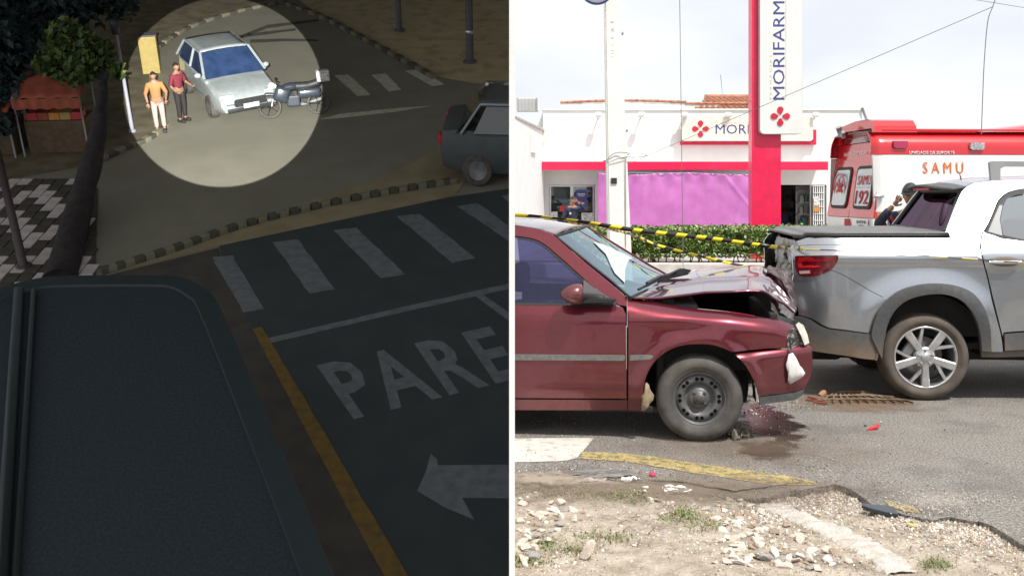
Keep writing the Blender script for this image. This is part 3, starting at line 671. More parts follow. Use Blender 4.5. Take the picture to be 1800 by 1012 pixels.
# ================================================================ shared vehicle pieces
m_tyre = M('tyre_rubber', (.060, .056, .052), (.115, .105, .095), 9, .85, bump=.3, bscale=80, detail=8, dist=.004)
m_tyre2 = M('tyre_rubber_brown_dust', (.075, .062, .052), (.13, .105, .085), 7, .85, bump=.3, bscale=80, detail=8, dist=.004)
m_steel = M('steel_rim', (.105, .11, .118), (.15, .15, .15), 12, .5, metal=.4)
m_hub = M('rusty_hub', (.10, .075, .06), (.06, .055, .05), 30, .8)
m_alloy = M('alloy', (.72, .73, .75), (.55, .55, .56), 14, .28, metal=.85)
m_well = M('wheel_well', (.018, .017, .016), (.03, .028, .025), 8, .9)
m_rub0 = M('vent_dark', (.006, .006, .006), None, rough=1, spec=.1)
m_chrome = M('chrome', (.85, .85, .86), None, rough=.08, metal=1)
def wheel(parent, c, r, rr, wdt, style, tm, name='wheel', flat=0):
    """tyre, rim and hub as sub-parts of a wheel part; axle along y, outer face toward -y"""
    w = bpy.data.objects.new(name, None); COL.objects.link(w); w.parent = parent; w.location = c
    bm = BM(); sw = r-rr
    prof = [(rr-.012, .02), (rr+.004, -.004), (rr+sw*.15, -.014), (rr+sw*.30, -.018), (rr+sw*.34, -.022), (rr+sw*.62, -.020), (rr+sw*.80, -.008), (rr+sw*.93, .010), (r-.004, .026), (r, .040)]
    grooves = []
    for k in range(4):
        y = .055+k*(wdt-.09)/4; grooves += [(r, y), (r-.007, y+.002), (r-.007, y+.010), (r, y+.012)]
    back = [(a, wdt-b) for a, b in prof[::-1]]
    lathe(bm, prof+grooves+back, 72)
    for v in bm.verts:
        if v.co.z < -r+.016: v.co.z = -r+.004+(v.co.z+r-.004)*.35 if v.co.z > -r else -r+.004
    ob('tyre', bm, tm, w, smooth=True)
    if style == 'steel':
        bm = BM(); lathe(bm, [(rr+.002, .004), (rr-.004, .0), (rr-.012, .010), (rr-.016, .030), (.152, .028), (.147, .018), (.112, .016), (.100, .028), (.088, .050), (.075, .052), (.066, .030), (.052, .022), (.036, .020), (.036, .0), (.020, -.004)], 64)
        o = ob('rim', bm, m_steel, w, smooth=True)
        for k in range(16):                        # paired vent slots near the rim edge
            a = R(11.25+22.5*k + (4 if k % 2 else -4)); bm = BM(); o_ = []
            for j in range(10):
                t = 2*math.pi*j/10; o_.append((math.cos(t)*.0125, math.sin(t)*.0125))
            prism(bm, o_, -.003, .003); ob('vent_slot', bm, m_rub0, w, mat=Matrix.Translation((math.cos(a)*.1295, .0150, math.sin(a)*.1295)) @ Matrix.Rotation(-a+R(90), 4, 'Y'))
        for k in range(4):
            a = R(45+90*k); bm = BM(); lathe(bm, [(.011, .02), (.011, -.004), (.006, -.008), (0, -.008)], 6, c=(math.cos(a)*.050, .022, math.sin(a)*.050)); ob('lug_nut', bm, m_hub, w)
        bm = BM(); lathe(bm, [(.026, .01), (.026, -.010), (.020, -.016), (0, -.017)], 24); ob('hub_cap', bm, m_hub, w)
    else:
        bm = BM(); lathe(bm, [(rr+.006, .0), (rr+.004, -.008), (rr-.006, -.010), (rr-.014, .004), (rr-.020, .05), (rr-.024, wdt-.05)], 64)
        ob('rim', bm, m_alloy, w, smooth=True)
        bm = BM(); lathe(bm, [(0, .085), (.155, .085), (.155, .095), (0, .095)], 40, close=False); ob('brake_disc', bm, M('brake_disc', (.33, .31, .29), (.22, .18, .15), 20, .4, metal=.7), w)
        bm = BM(); box(bm, (-.10, .07, .07), (.07, .05, .16), .01, m=Matrix.Rotation(R(35), 4, 'Y')); ob('brake_caliper', bm, m_grey, w)
        def spoke(a0, a1, r0, r1, w0, w1, y0, y1, th, nm):
            p0 = Vector((math.cos(a0)*r0, math.sin(a0)*r0)); p1 = Vector((math.cos(a1)*r1, math.sin(a1)*r1)); d = (p1-p0).normalized(); n = Vector((-d.y, d.x))
            bm = BM(); vs = []
            for p, ww, y in ((p0, w0, y0), (p0.lerp(p1, .55), (w0+w1)/2*1.0, (y0+y1)/2-.004), (p1, w1, y1)):
                for s, dy in ((-1, .006), (-.72, 0), (.72, 0), (1, .006), (1, th), (-1, th)):
                    q = p+n*(s*ww/2); vs.append(bm.verts.new((q.x, y+dy, q.y)))
            for i in range(2):
                for k in range(6): bm.faces.new((vs[i*6+k], vs[i*6+(k+1) % 6], vs[i*6+6+(k+1) % 6], vs[i*6+6+k]))
            bm.faces.new(vs[:6]); bm.faces.new(vs[-6:][::-1]); bmesh.ops.recalc_face_normals(bm, faces=bm.faces[:]); ob(nm, bm, m_alloy, w)
        for k in range(5):
            a = R(54+72*k)
            spoke(a, a, .045, rr-.004, .052, .066, .004, -.008, .035, 'spoke')
            spoke(a-R(3), a-R(31), .085, rr-.004, .030, .024, .012, -.004, .030, 'spoke')
        bm = BM(); lathe(bm, [(.086, .03), (.080, .006), (.062, .000), (.034, .002), (.030, -.006), (.026, -.009), (0, -.010)], 40); ob('hub', bm, m_alloy, w, smooth=True)
        for k in range(5):
            a = R(18+72*k); bm = BM(); lathe(bm, [(.011, .02), (.011, -.010), (.007, -.014), (0, -.014)], 6, c=(math.cos(a)*.058, .0, math.sin(a)*.058)); ob('lug_nut', bm, m_grey, w)
    return w
# ================================================================ crashed maroon car
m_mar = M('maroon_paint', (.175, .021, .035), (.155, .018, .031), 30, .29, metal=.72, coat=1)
dust_and_reflection(m_mar, .12, .72, (.20, .125, .115), .38, 3)  # reflection of the bright ground painted into the lower maroon, fading upward
m_marh = M('maroon_paint_hood', (.10, .010, .030), (.085, .009, .026), 30, .20, metal=.5, coat=1)
m_trim = M('rub_strip', (.17, .17, .165), (.12, .12, .115), 40, .55)
m_rub = M('rubber_seal', (.015, .015, .015), None, rough=.6)
m_sideglass = glassmat('tinted_side_glass', (.30, .30, .46), .12, refl=(.38, .40, .75), rise=.45)
m_windscreen = glassmat('windscreen_glass', (.30, .47, .54), .26, refl=(.72, .90, 1))
def vmar(x, z):
    v = .012
    if z < .42: v += ((.42-z)/.22)**2*.045
    if z > .80:
        t = z-.80; v += t*.42 if z < .97 else .17*.42+(z-.97)*.44
        v -= .012*math.exp(-(t/.03)**2)*0
    v += .006*abs((z-.6)/.2)**1.5*(.6 if .4 < z < .8 else 0)
    if x > .10: v += (x-.10)**2*.42
    # wheel-arch lip swells out a little, the fender is dented ahead of the door
    d = math.hypot(x, z-.29)
    if z > .25: v -= .020*math.exp(-((d-.385)/.05)**2)
    v += .012*math.exp(-(((x+.10)/.14)**2+((z-.74)/.05)**2))-.010*math.exp(-(((x-.16)/.16)**2+((z-.72)/.05)**2))
    v += .006*noise.noise(Vector((x*5, z*6, 2)))*max(0, min(1, (x+.4)/.5))
    return v
MW = 1.62
FT = []
def rolled(x, z):
    v = vmar(x, z); t = max(0, z-(ftop(x)-.10))/.10
    return v+.085*min(1.1, t)**2.2
def ftop(x):
    for i in range(len(FT)-1):
        if FT[i][0] <= x <= FT[i+1][0]: k = (x-FT[i][0])/(FT[i+1][0]-FT[i][0]); return FT[i][1]*(1-k)+FT[i+1][1]*k
    return FT[0][1] if x < FT[0][0] else FT[-1][1]
def vbump(x, z):
    t = max(0, z-(BT(x)-.055))/.055; return vmar(x, z)+.045*min(1.2, t)**2
mc = Side(1230, 6.71, R(6), vmar)
car = root('crashed_car', mc.m, 'maroon hatchback with crumpled hood buried in the back of the silver pickup', 'car')
SP = lambda L: mc.pts(L)
arch = cr_([(1128, 722), (1130, 690), (1135, 664), (1145, 643), (1159, 627), (1176, 615), (1194, 608), (1213, 605), (1233, 604.5), (1252, 606), (1270, 611), (1287, 618.5)], 4)
arch2 = cr_([(1287, 618.5), (1301, 631), (1313, 646), (1323, 664), (1330, 682), (1334, 704)], 4)
CM = mc.m
FT += SP([(1098, 518), (1125, 526), (1160, 533), (1220, 542), (1280, 548), (1330, 556), (1370, 563), (1400, 574)])
bt0, bt1 = mc.xz(1288, 620), mc.xz(1418, 604)
def BT(x): return bt0[1]+(bt1[1]-bt0[1])*max(0, (x-bt0[0])/(bt1[0]-bt0[0]))
def mp_(name, L, mat, off=0, mirror=True, vf=None, **k): return panel(name, mc.pts(L, vf), vf or vmar, mat, car, off=off, mirror=MW if mirror else None, clipm=CM, **k)
# front door
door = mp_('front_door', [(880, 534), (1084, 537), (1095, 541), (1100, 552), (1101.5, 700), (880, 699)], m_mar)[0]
door['label'] = 'closed maroon front door, ground reflection painted into its lower half, with grey rub strip'
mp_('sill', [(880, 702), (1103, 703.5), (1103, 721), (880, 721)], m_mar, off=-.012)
bm = BM()   # fender
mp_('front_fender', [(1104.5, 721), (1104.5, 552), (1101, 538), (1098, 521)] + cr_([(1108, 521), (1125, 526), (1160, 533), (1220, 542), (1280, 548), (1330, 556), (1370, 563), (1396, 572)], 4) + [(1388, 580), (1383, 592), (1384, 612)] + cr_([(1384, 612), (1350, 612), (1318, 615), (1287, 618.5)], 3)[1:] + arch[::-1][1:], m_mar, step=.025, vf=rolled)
mp_('front_bumper', cr_([(1288.5, 620), (1318, 617), (1350, 614), (1384, 614)], 3) + [(1400, 607), (1418, 603), (1426, 610), (1428, 640), (1424, 662), (1414, 680), (1400, 686), (1360, 692), (1333.5, 695)] + arch2[::-1][2:-1], m_mar, off=.012, step=.02, vf=vbump)
mp_('bumper_lip', [(1334, 697), (1360, 694), (1400, 688), (1413, 683), (1410, 694), (1398, 702), (1370, 706), (1335, 711)], M('lip_grey', (.07, .075, .08), (.12, .12, .12), 20, .7), off=.008)
# body shell behind the panels: pillar, roof rail
win = cr_([(880, 417), (915, 419), (938, 424), (956, 434), (975, 450), (1000, 472), (1022, 492)], 4)
mp_('door_window', win + [(1023, 533), (880, 532)], m_sideglass, off=-.022, flange=.004, step=.1)
seal = cr_([(880, 413.5), (915, 415.5), (941, 420.5), (960, 431), (978, 446), (1003, 468), (1026, 489), (1045, 506)], 4)
mp_('window_seal', seal + [(1043, 509)] + [(1022, 492)] + win[::-1], m_rub, off=-.008, flange=.02, step=.1)
mp_('window_seal', [(880, 531.5), (1083, 534), (1083, 538), (880, 535.5)], m_rub, off=.002, flange=.03, step=.1)
mp_('mirror_sail', [(1026, 491), (1045, 506), (1066, 519), (1083, 531), (1081, 535), (1024, 533)], M('sail_grey', (.085, .09, .095), None, rough=.35, coat=.5), off=.006, step=.05)
mp_('side_pillar', [(880, 396), (930, 401), (958, 407), (974, 414)] + cr_([(974, 414), (1000, 437), (1030, 463), (1070, 496), (1098, 520)], 3)[1:] + [(1101, 538), (1086, 535), (1066, 518)] + seal[::-1][1:], m_mar, off=.0, step=.04)
for lab in (0,):
    mp_('rub_strip', [(880, 622), (1096, 623.5), (1099, 626), (1099, 631), (1096, 633), (880, 632)], m_trim, off=.014, step=.08, flange=.02)
    mp_('rub_strip', [(1107, 623.5), (1144, 623.5), (1149, 626), (1144, 631), (1107, 633)], m_trim, off=.014, step=.08, flange=.02)
# headlamp: clear lens cluster wrapped round the corner, broken dark housing beside it
def vlamp(x, z): return vmar(x, z)-.004
mp_('lamp_housing', [(1385, 612), (1384, 592), (1389, 581), (1398, 574), (1408, 590), (1413, 606), (1400, 606)], M('lamp_dark', (.03, .03, .03), (.25, .25, .25), 40, .2, coat=1, lo=.55, hi=.6), off=-.015, flange=.02)
mp_('headlight', [(1399, 572), (1404, 566), (1412, 571), (1419, 588), (1422, 602), (1414, 606), (1408, 590)], M('lens', (.62, .60, .54), (.80, .78, .72), 30, .12, coat=1), off=.012, flange=.03)
# surfaces given by four edges read on the picture, each at its own depth across the car
def mcp(px, py, v): return mc.at(px, py, v)
def pl_(L, t):
    """point at parameter t along a polyline of 3D points"""
    t = max(0, min(.99999, t))*(len(L)-1); i = int(t); return L[i].lerp(L[i+1], t-i)
def skin(name, near, far, mat, nu=40, nv=24, bulge=0, fn=None, parent=None, thick=.012, mid=None):
    bm = BM()
    def f(u, v):
        a, b = pl_(near, u), pl_(far, u); p = a.lerp(b, v)
        p.z += bulge*4*v*(1-v)
        if fn: p = fn(u, v, p)
        return p
    grid(bm, f, nu, nv); bmesh.ops.recalc_face_normals(bm, faces=bm.faces[:])
    bm.normal_update()
    if bm.faces[:][len(bm.faces)//2].normal.z < 0: bmesh.ops.reverse_faces(bm, faces=bm.faces[:])
    clip(bm, CM if parent is car else parent_m[parent.name])
    o = ob(name, bm, mat, parent, smooth=True)
    if thick: q = o.modifiers.new('t', 'SOLIDIFY'); q.thickness = thick; q.offset = -1
    return o
parent_m = {}
near = [mcp(*p) for p in ((1112, 523, .10), (1160, 523, .12), (1200, 518, .12), (1240, 513, .13), (1290, 511.5, .14), (1340, 511, .17), (1352, 516, .2), (1362, 523, .22), (1378, 535, .24), (1399, 549, .27))]
far = [mcp(*p) for p in ((1176, 484, 1.46), (1200, 475, 1.48), (1225, 471, 1.46), (1250, 469, 1.44), (1290, 467.5, 1.40), (1340, 468, 1.36), (1352, 471, 1.32), (1364, 478, 1.28), (1380, 496, 1.2), (1397, 535, 1.15))]
def crump(u, v, p):
    k = max(0, u-.35)/.65
    p.z += .014*noise.noise(Vector((u*6, v*4, 3)))*k+.008*k*k*noise.noise(Vector((u*14, v*7, 8)))
    p.z += .012*math.exp(-((v-.30-.1*u)/.05)**2)*(1-k*.3) - .010*math.exp(-((v-.38-.1*u)/.04)**2)
    p.z += .022*math.exp(-((u-.50)/.03)**2)*(.4+.6*math.sin(v*9))*.5
    p.x += .02*k*k*noise.noise(Vector((u*11, v*11, 4)))
    return p
skin('crumpled_hood', near, far, m_marh, 70, 40, .012, crump, car)
# torn inner skin folded over the front of the hood
m_torn = M('torn_metal', (.13, .10, .10), (.04, .02, .02), 14, .5, metal=.4, lo=.42, hi=.55)
n2 = [mcp(*p) for p in ((1348, 475, .9), (1362, 480, .85), (1378, 495, .8), (1390, 517, .72), (1400, 545, .65))]
f2 = [mcp(*p) for p in ((1352, 470, 1.3), (1374, 472, 1.28), (1388, 482, 1.25), (1396, 505, 1.2), (1402, 540, 1.15))]
skin('torn_hood_lining', n2, f2, m_torn, 30, 12, .03, lambda u, v, p: p+Vector((.015*noise.noise(Vector((u*9, v*6, 1))), 0, .016*noise.noise(Vector((u*10, v*8, 5)))-.01)), car)
# windscreen, roof
wn = [mcp(*p) for p in ((976, 415, .27), (1008, 441, .215), (1040, 467, .17), (1072, 492, .13), (1108, 524, .10))]
wf = [mcp(*p) for p in ((1030, 398, 1.20), (1066, 420, 1.27), (1102, 442, 1.33), (1138, 464, 1.38), (1178, 486, 1.42))]
def arc(u, v, p): p.x += .05*4*v*(1-v); return p
skin('windscreen', wn, wf, m_windscreen, 16, 16, .012, arc, car, thick=0)
def strip(name, ptsA, w, mat, parent, r=.008): bm = BM(); tube(bm, ptsA, w, 6); return ob(name, bm, mat, parent)
def edge_pts(nearL, farL, v, fn, bulge, n=14): 
    o = []
    for k in range(n+1):
        u = k/n; p = pl_(nearL, u).lerp(pl_(farL, u), v); p.z += bulge*4*v*(1-v); o.append(fn(u, v, p))
    return o
strip('windscreen_seal', edge_pts(wn, wf, .005, arc, .012), .009, m_rub, car)
strip('windscreen_pillar', edge_pts(wn, wf, 1.0, arc, .012), .010, m_mar, car)
strip('windscreen_seal', [arc(0, v/10, pl_(wn, 0).lerp(pl_(wf, 0), v/10)+Vector((0, 0, .012*4*v/10*(1-v/10)))) for v in range(11)], .010, m_rub, car)
strip('windscreen_seal', [arc(1, v/10, pl_(wn, 1).lerp(pl_(wf, 1), v/10)+Vector((0, 0, .012*4*v/10*(1-v/10)))) for v in range(11)], .014, m_rub, car)
rn = [mcp(*p) for p in ((860, 396, .30), (905, 397, .29), (945, 403.5, .28), (974, 413.5, .275))]
rf = [mcp(*p) for p in ((880, 381, 1.28), (920, 382.5, 1.28), (975, 388, 1.24), (1029, 397, 1.21))]
skin('roof', rn, rf, m_marh, 20, 16, .022, None, car)
# wipers and cowl
bm = BM(); A = mcp(1134, 506, .45); A.z += .02
wa = [mcp(1137, 503, .30)+Vector((0, 0, .02)), mcp(1158, 494, .55)+Vector((0, 0, .03)), mcp(1185, 484, .95)+Vector((0, 0, .02))]
tube(bm, wa, [.012, .010, .006], 6); ob('wiper_arm', bm, m_blk, car)
bm = BM(); tube(bm, [mcp(1122, 512, .22)+Vector((0, 0, .012)), mcp(1150, 499, .5)+Vector((0, 0, .015)), mcp(1196, 476, 1.05)+Vector((0, 0, .015))], .009, 6); ob('wiper_blade', bm, m_blk, car)
bm = BM(); prism(bm, [(-.16, -.018), (.12, -.026), (.16, .0), (.10, .030), (-.14, .012)], -.01, .01)
ob('cowl_vent', bm, m_blk, car, mat=Matrix.Translation(mcp(1180, 484, .95)+Vector((0, 0, .0))) @ Matrix.Rotation(R(-18), 4, 'Z') @ Matrix.Rotation(R(-16), 4, 'Y'))
# cracked white star on the glass, paper note and cowl plastic: a burst of crazed glass
def wpt(u, v): p = pl_(wn, u).lerp(pl_(wf, u), v); p.z += .012*4*v*(1-v); p = arc(u, v, p); return p+Vector((.004, 0, .006))
star = [(.22, .42), (.30, .54), (.38, .60), (.52, .70), (.60, .74), (.60, .60), (.63, .48), (.70, .30), (.84, .10), (.70, .12), (.58, .20), (.50, .27), (.42, .34), (.32, .37)]
bm = BM(); cpt = wpt(.5, .40); vs = [bm.verts.new(wpt(*p)) for p in star]; cv = bm.verts.new(cpt)
for i in range(len(vs)): bm.faces.new((vs[i], vs[(i+1) % len(vs)], cv))
ob('crazed_glass', bm, M('crazed_glass', (.52, .56, .55), (.36, .41, .41), 30, .6), car)
# cabin: dash, seats, floor, bay under the hood, radiator panel
def cbox(name, c, s, m, bev=.01, rot=None):
    bm = BM(); box(bm, c, s, bev, m=rot); clip(bm, CM)
    if bm.faces: return ob(name, bm, m, car)
    bm.free()
m_dash = M('dash_grey', (.06, .065, .07), None, rough=.8)
cbox('dashboard', (-.30, .80, .82), (.62, 1.25, .16), m_dash, .04)
cbox('floor_pan', (-1.0, .81, .20), (1.9, 1.45, .04), m_well)
cbox('firewall', (-.25, .80, .55), (.05, 1.30, .62), m_well)
cbox('seat', (-1.15, .42, .55), (.5, .48, .5), m_dash, .08)
cbox('headrest', (-1.22, .42, 1.05), (.12, .26, .20), m_dash, .05)
cbox('seat', (-1.15, 1.15, .55), (.5, .48, .5), m_dash, .08)
cbox('engine_block', (.12, .82, .50), (.62, .60, .40), M('engine', (.05, .05, .05), (.12, .11, .10), 14, .7), .03)
cbox('radiator_panel', (.50, .81, .56), (.05, 1.30, .56), m_well)
cbox('battery', (.18, .42, .56), (.24, .18, .2), M('battery', (.05, .05, .055), None, rough=.5), .01)
bm = BM()
for k in range(5): tube(bm, cr_([(.45-.2*random.random(), .3+.1*k, .62), (.2, .35+.15*k+.1*random.random(), .70+.05*random.random()), (-.1, .3+.2*k, .66), (-.22, .5+.1*k, .62)], 4), .012+.008*random.random(), 6)
ob('hoses', bm, m_blk, car, kind='stuff')
for s in (0, 1):
    y = .25 if not s else MW-.25
    bm = BM(); lathe(bm, [(.37, -.20 if not s else -.02), (.375, .02 if not s else .20)], 32, c=(0, y-.0, .295)); bmesh.ops.bisect_plane(bm, geom=bm.verts[:]+bm.edges[:]+bm.faces[:], plane_co=(0, 0, .27), plane_no=(0, 0, -1), clear_outer=True); ob('wheel_well', bm, m_well, car, smooth=True)
    bm = BM(); lathe(bm, [(0, .24 if not s else -.24), (.375, .24 if not s else -.24)], 32, c=(0, y, .295)); bmesh.ops.bisect_plane(bm, geom=bm.verts[:]+bm.edges[:]+bm.faces[:], plane_co=(0, 0, .18), plane_no=(0, 0, -1), clear_outer=True); ob('wheel_well', bm, m_well, car)
cbox('engine_bay_wall', (.18, MW-.26, .66), (.95, .03, .44), m_well); cbox('engine_bay_wall', (.14, .22, .62), (.78, .03, .34), m_well); cbox('cowl_panel', (-.20, .8, .86), (.08, 1.25, .14), m_well)
wc = mc.at(1230, 704, .035)
wheel(car, (wc.x, .045, .286), .286, .174, .175, 'steel', m_tyre)
w2 = wheel(car, (0, MW-.03, .286), .286, .174, .175, 'steel', m_tyre); w2.rotation_euler = (0, 0, R(180))
# door mirror with dark foot
mr = bpy.data.objects.new('door_mirror', None); COL.objects.link(mr); mr.parent = car
mm = mcp(1009, 517, -.08)
bm = BM(); r_ = bmesh.ops.create_uvsphere(bm, u_segments=24, v_segments=16, radius=1)
for v in bm.verts:
    x, y, z = v.co; s = 1+.18*x; v.co = Vector((x*.095, y*.085*(1), z*.070*s*(1 if z > 0 else .92)))
    if v.co.x > .05: v.co.x = .05+(v.co.x-.05)*.3
ob('mirror_shell', bm, m_mar, mr, smooth=True, mat=Matrix.Translation(mm))
bm = BM(); tube(bm, [mm+Vector((.04, .03, -.02)), mcp(1045, 523, .02), mcp(1060, 526, .055)], [.035, .028, .030], 10); ob('mirror_foot', bm, m_rub, mr, smooth=True)
bm = BM(); prism(bm, [(mm.x-.02, mm.z-.068), (mm.x+.10, mm.z-.056), (mm.x+.24, mm.z-.054), (mm.x+.275, mm.z-.034), (mm.x+.10, mm.z-.030)], -.06, .05); ob('mirror_base', bm, m_rub, mr)
# side repeater lens hanging loose, white rag of broken plastic, torn liner by the wheel, pale line on the door gap
m_wp = M('white_plastic', (.78, .78, .77), (.68, .68, .67), 20, .35)
def flap(name, L, v, mat, th=.012, label=None, bend=0, parent=None):
    P = [mc.at(a, b, v) for a, b in L]; bm = BM()
    f = bm.faces.new([bm.verts.new(p) for p in P]); bmesh.ops.triangulate(bm, faces=[f]); bmesh.ops.subdivide_edges(bm, edges=bm.edges[:], cuts=2, use_grid_fill=True)
    for w in bm.verts: w.co.y += bend*noise.noise(w.co*14)
    o = ob(name, bm, mat, parent or car, smooth=True); q = o.modifiers.new('t', 'SOLIDIFY'); q.thickness = th
    if label: o['label'] = label
    return o
flap('broken_lamp_shell', [(1386, 622), (1393, 620), (1400, 632), (1404, 640), (1415, 656), (1410, 662), (1397, 669), (1388, 674), (1385, 656), (1381, 640)], .085, m_wp, .012, 'white broken lamp shell dangling from its wires', .015)
strip('loose_wire', [mc.at(1388, 597, .10), mc.at(1390, 610, .095), mc.at(1389, 622, .09)], .006, m_blk, car)
flap('torn_wheel_liner', [(1128, 721), (1129, 700), (1132, 682), (1136, 672), (1140, 676), (1143, 684), (1149, 693), (1147, 703), (1139, 712), (1134, 721)], .01, M('liner_tan', (.34, .27, .18), (.22, .17, .11), 14, .9), .01, 'torn tan wheel liner poking out behind the wheel', .02)
strip('door_gap_line', [mc.at(1102.5, a, vmar(*mc.xz(1102.5, a))-.006) for a in (523, 540, 556, 575)], .0018, M('pale_line', (.45, .40, .39), None), car)  # thin pale line along the top of the door gap
# cloth-like black wheel debris below the tyre
# ================================================================ silver pickup
m_sil = M('silver_paint', (.42, .445, .485), (.40, .42, .46), 60, .27, metal=.85, coat=1)
m_clad = M('grey_cladding', (.075, .080, .086), (.10, .10, .105), 30, .6, bump=.1, bscale=200)
dust_and_reflection(m_clad, .28, .55, (.22, .15, .09), .5, 5)
m_cover = M('bed_cover', (.12, .125, .13), (.16, .16, .165), 16, .55, bump=.15, bscale=90)
m_privacy = glassmat('privacy_glass', (.03, .03, .03), .03, refl=(.5, .35, .5), rise=.22)
m_doorglass = glassmat('door_glass', (.30, .36, .40), .30, refl=(.90, .96, 1))
XT = -1.02                              # rear end, in metres behind the rear axle
def vpk(x, z):
    v = .01
    if z > 1.14: v += (z-1.14)*.38
    if z > 1.22: v += (z-1.22)*.12
    if z > .82: v += (z-.82)*.055
    if z < .72: v += (.72-z)*.06
    v += .010*math.sin((z-.35)*5)*0
    v -= .022*math.exp(-((z-1.13)/.030)**2)*(1 if x > -.9 else .4)
    if x < -.62: v += ((-.62-x)/.42)**2*.17
    d = math.hypot(x, z-.37)
    v -= .030*math.exp(-((d-.53)/.10)**2)*(1 if z > .3 else .5)
    return v
PWD = 1.82
pk = Side(1630, 8.07, R(5), vpk)
truck = root('pickup_truck', pk.m, 'silver double cab pickup with dented tailgate and grey wheel arch cladding, struck from behind', 'pickup truck')
PP = lambda L: pk.pts(L)
def pp(name, L, mat, off=0, mirror=True, **k): return panel(name, PP(L), vpk, mat, truck, off=off, mirror=PWD if mirror else None, **k)
fo = cr_([(1530, 590), (1535, 566), (1544, 545), (1558, 527), (1577, 512), (1600, 503), (1628, 498), (1658, 498), (1684, 503), (1706, 513), (1722, 530), (1733, 553), (1739, 580), (1740, 612)], 4)
fi = cr_([(1549, 630), (1552, 600), (1557, 575), (1566, 553), (1580, 536), (1600, 524), (1630, 517), (1660, 517), (1686, 526), (1704, 543), (1716, 566), (1722, 592), (1724, 616)], 4)
# bed side
pp('bed_side', [(1391, 436), (1400, 424), (1418, 418), (1430, 416.5)] + [(1500, 416.5), (1580, 413.5), (1660, 410), (1726, 407)] + cr_([(1726, 407), (1723, 424), (1723, 440), (1728, 462), (1736, 492), (1743, 526), (1752, 560), (1760, 592), (1763, 618)], 4)[1:] + [(1739, 618), (1739, 605)] + fo[::-1][2:] + [(1528, 585), (1490, 580), (1458, 576), (1444, 570), (1428, 560), (1405, 553), (1398, 520), (1393, 492), (1395, 484)], m_sil, step=.035)
# rear bumper in grey plastic, mud thrown along its lower corner
m_bump = M('bumper_plastic', (.085, .088, .092), (.11, .11, .11), 20, .55); dust_and_reflection(m_bump, .26, .52, (.26, .16, .085), .75, 4)
pp('rear_bumper', [(1397, 556), (1410, 556), (1426, 562), (1443, 573), (1457, 578.5), (1490, 582.5), (1529, 587), (1546, 590), (1547, 606), (1540, 632), (1520, 630), (1490, 625), (1427, 616), (1404, 612)], m_bump, off=.014, step=.04)
pp('mud_flap', [(1547, 590), (1552, 586), (1557, 576), (1555, 590), (1548, 612), (1540, 633), (1537, 632)], M('mud_flap', (.20, .15, .11), (.12, .10, .08), 14, .9), off=.02, step=.1)
pp('wheel_arch_cladding', fo + [(1741, 617)] + fi[::-1] , m_clad, off=.030, step=.03, flange=.05)
def seam(L, r=.0022, name='panel_seam'):
    P = []
    for a, b in cr_(L, 5): x, z = pk.xz(a, b); P.append(Vector((x, vpk(x, z)-.0005, z)))
    bm = BM(); tube(bm, P, r, 5); ob(name, bm, m_rub, truck)
seam([(1460, 474), (1480, 482), (1505, 496), (1532, 512), (1552, 522)])
seam([(1400, 432), (1440, 430), (1500, 431)], .0015)
# doors, sill, front end
pp('rear_door', cr_([(1728.5, 407), (1725.5, 424), (1725.5, 440), (1730.5, 462), (1738.5, 492), (1746, 524), (1755, 560), (1763, 592)], 4) + [(1764, 584), (1900, 575), (1960, 573), (1962, 520), (1962, 428), (1900, 427), (1800, 424), (1760, 419)], m_sil, step=.05)
pp('door_cladding', [(1765, 587), (1900, 578), (1960, 575), (1960, 610), (1766, 616)], m_clad, off=.012, step=.06)
pp('sill', [(1727, 616), (1765, 618), (1960, 612), (2160, 612), (2160, 626), (1727, 628)], m_clad, off=-.02, step=.1)
pp('front_door', [(1966, 428), (1966, 520), (1964, 573), (2130, 570), (2150, 520), (2150, 436), (2060, 432)], m_sil, step=.06)
pp('door_cladding', [(1964, 576), (2130, 573), (2128, 610), (1964, 610)], m_clad, off=.012, step=.08)
fa = [(2.80+.48*math.cos(R(a)), .36+.48*math.sin(R(a))) for a in range(0, 181, 12)]
x_f = pk.xz(2154, 470)[0]
panel('front_fender', [(x_f, 1.10), (2.6, 1.12), (3.3, 1.06), (3.62, .96), (3.66, .62), (3.60, .40), (3.29, .36)] + fa[1:] + [(x_f, .36), (x_f+.03, .7)], lambda x, z: vpk(0, 1.0)+.03+max(0, x-2.9)**2*.35, m_sil, truck, mirror=PWD, step=.08)
bm = BM(); grid(bm, lambda u, v: Vector((2.05+1.5*u, .16+(PWD-.32)*v, 1.12-.10*u*u+.06*4*v*(1-v))), 10, 10); ob('hood', bm, m_sil, truck, smooth=True)
bm = BM(); grid(bm, lambda u, v: Vector((3.62-.10*abs(2*v-1)**2, .2+(PWD-.4)*v, .35+.72*u)), 6, 10); ob('front_grille', bm, m_clad, truck, smooth=True)
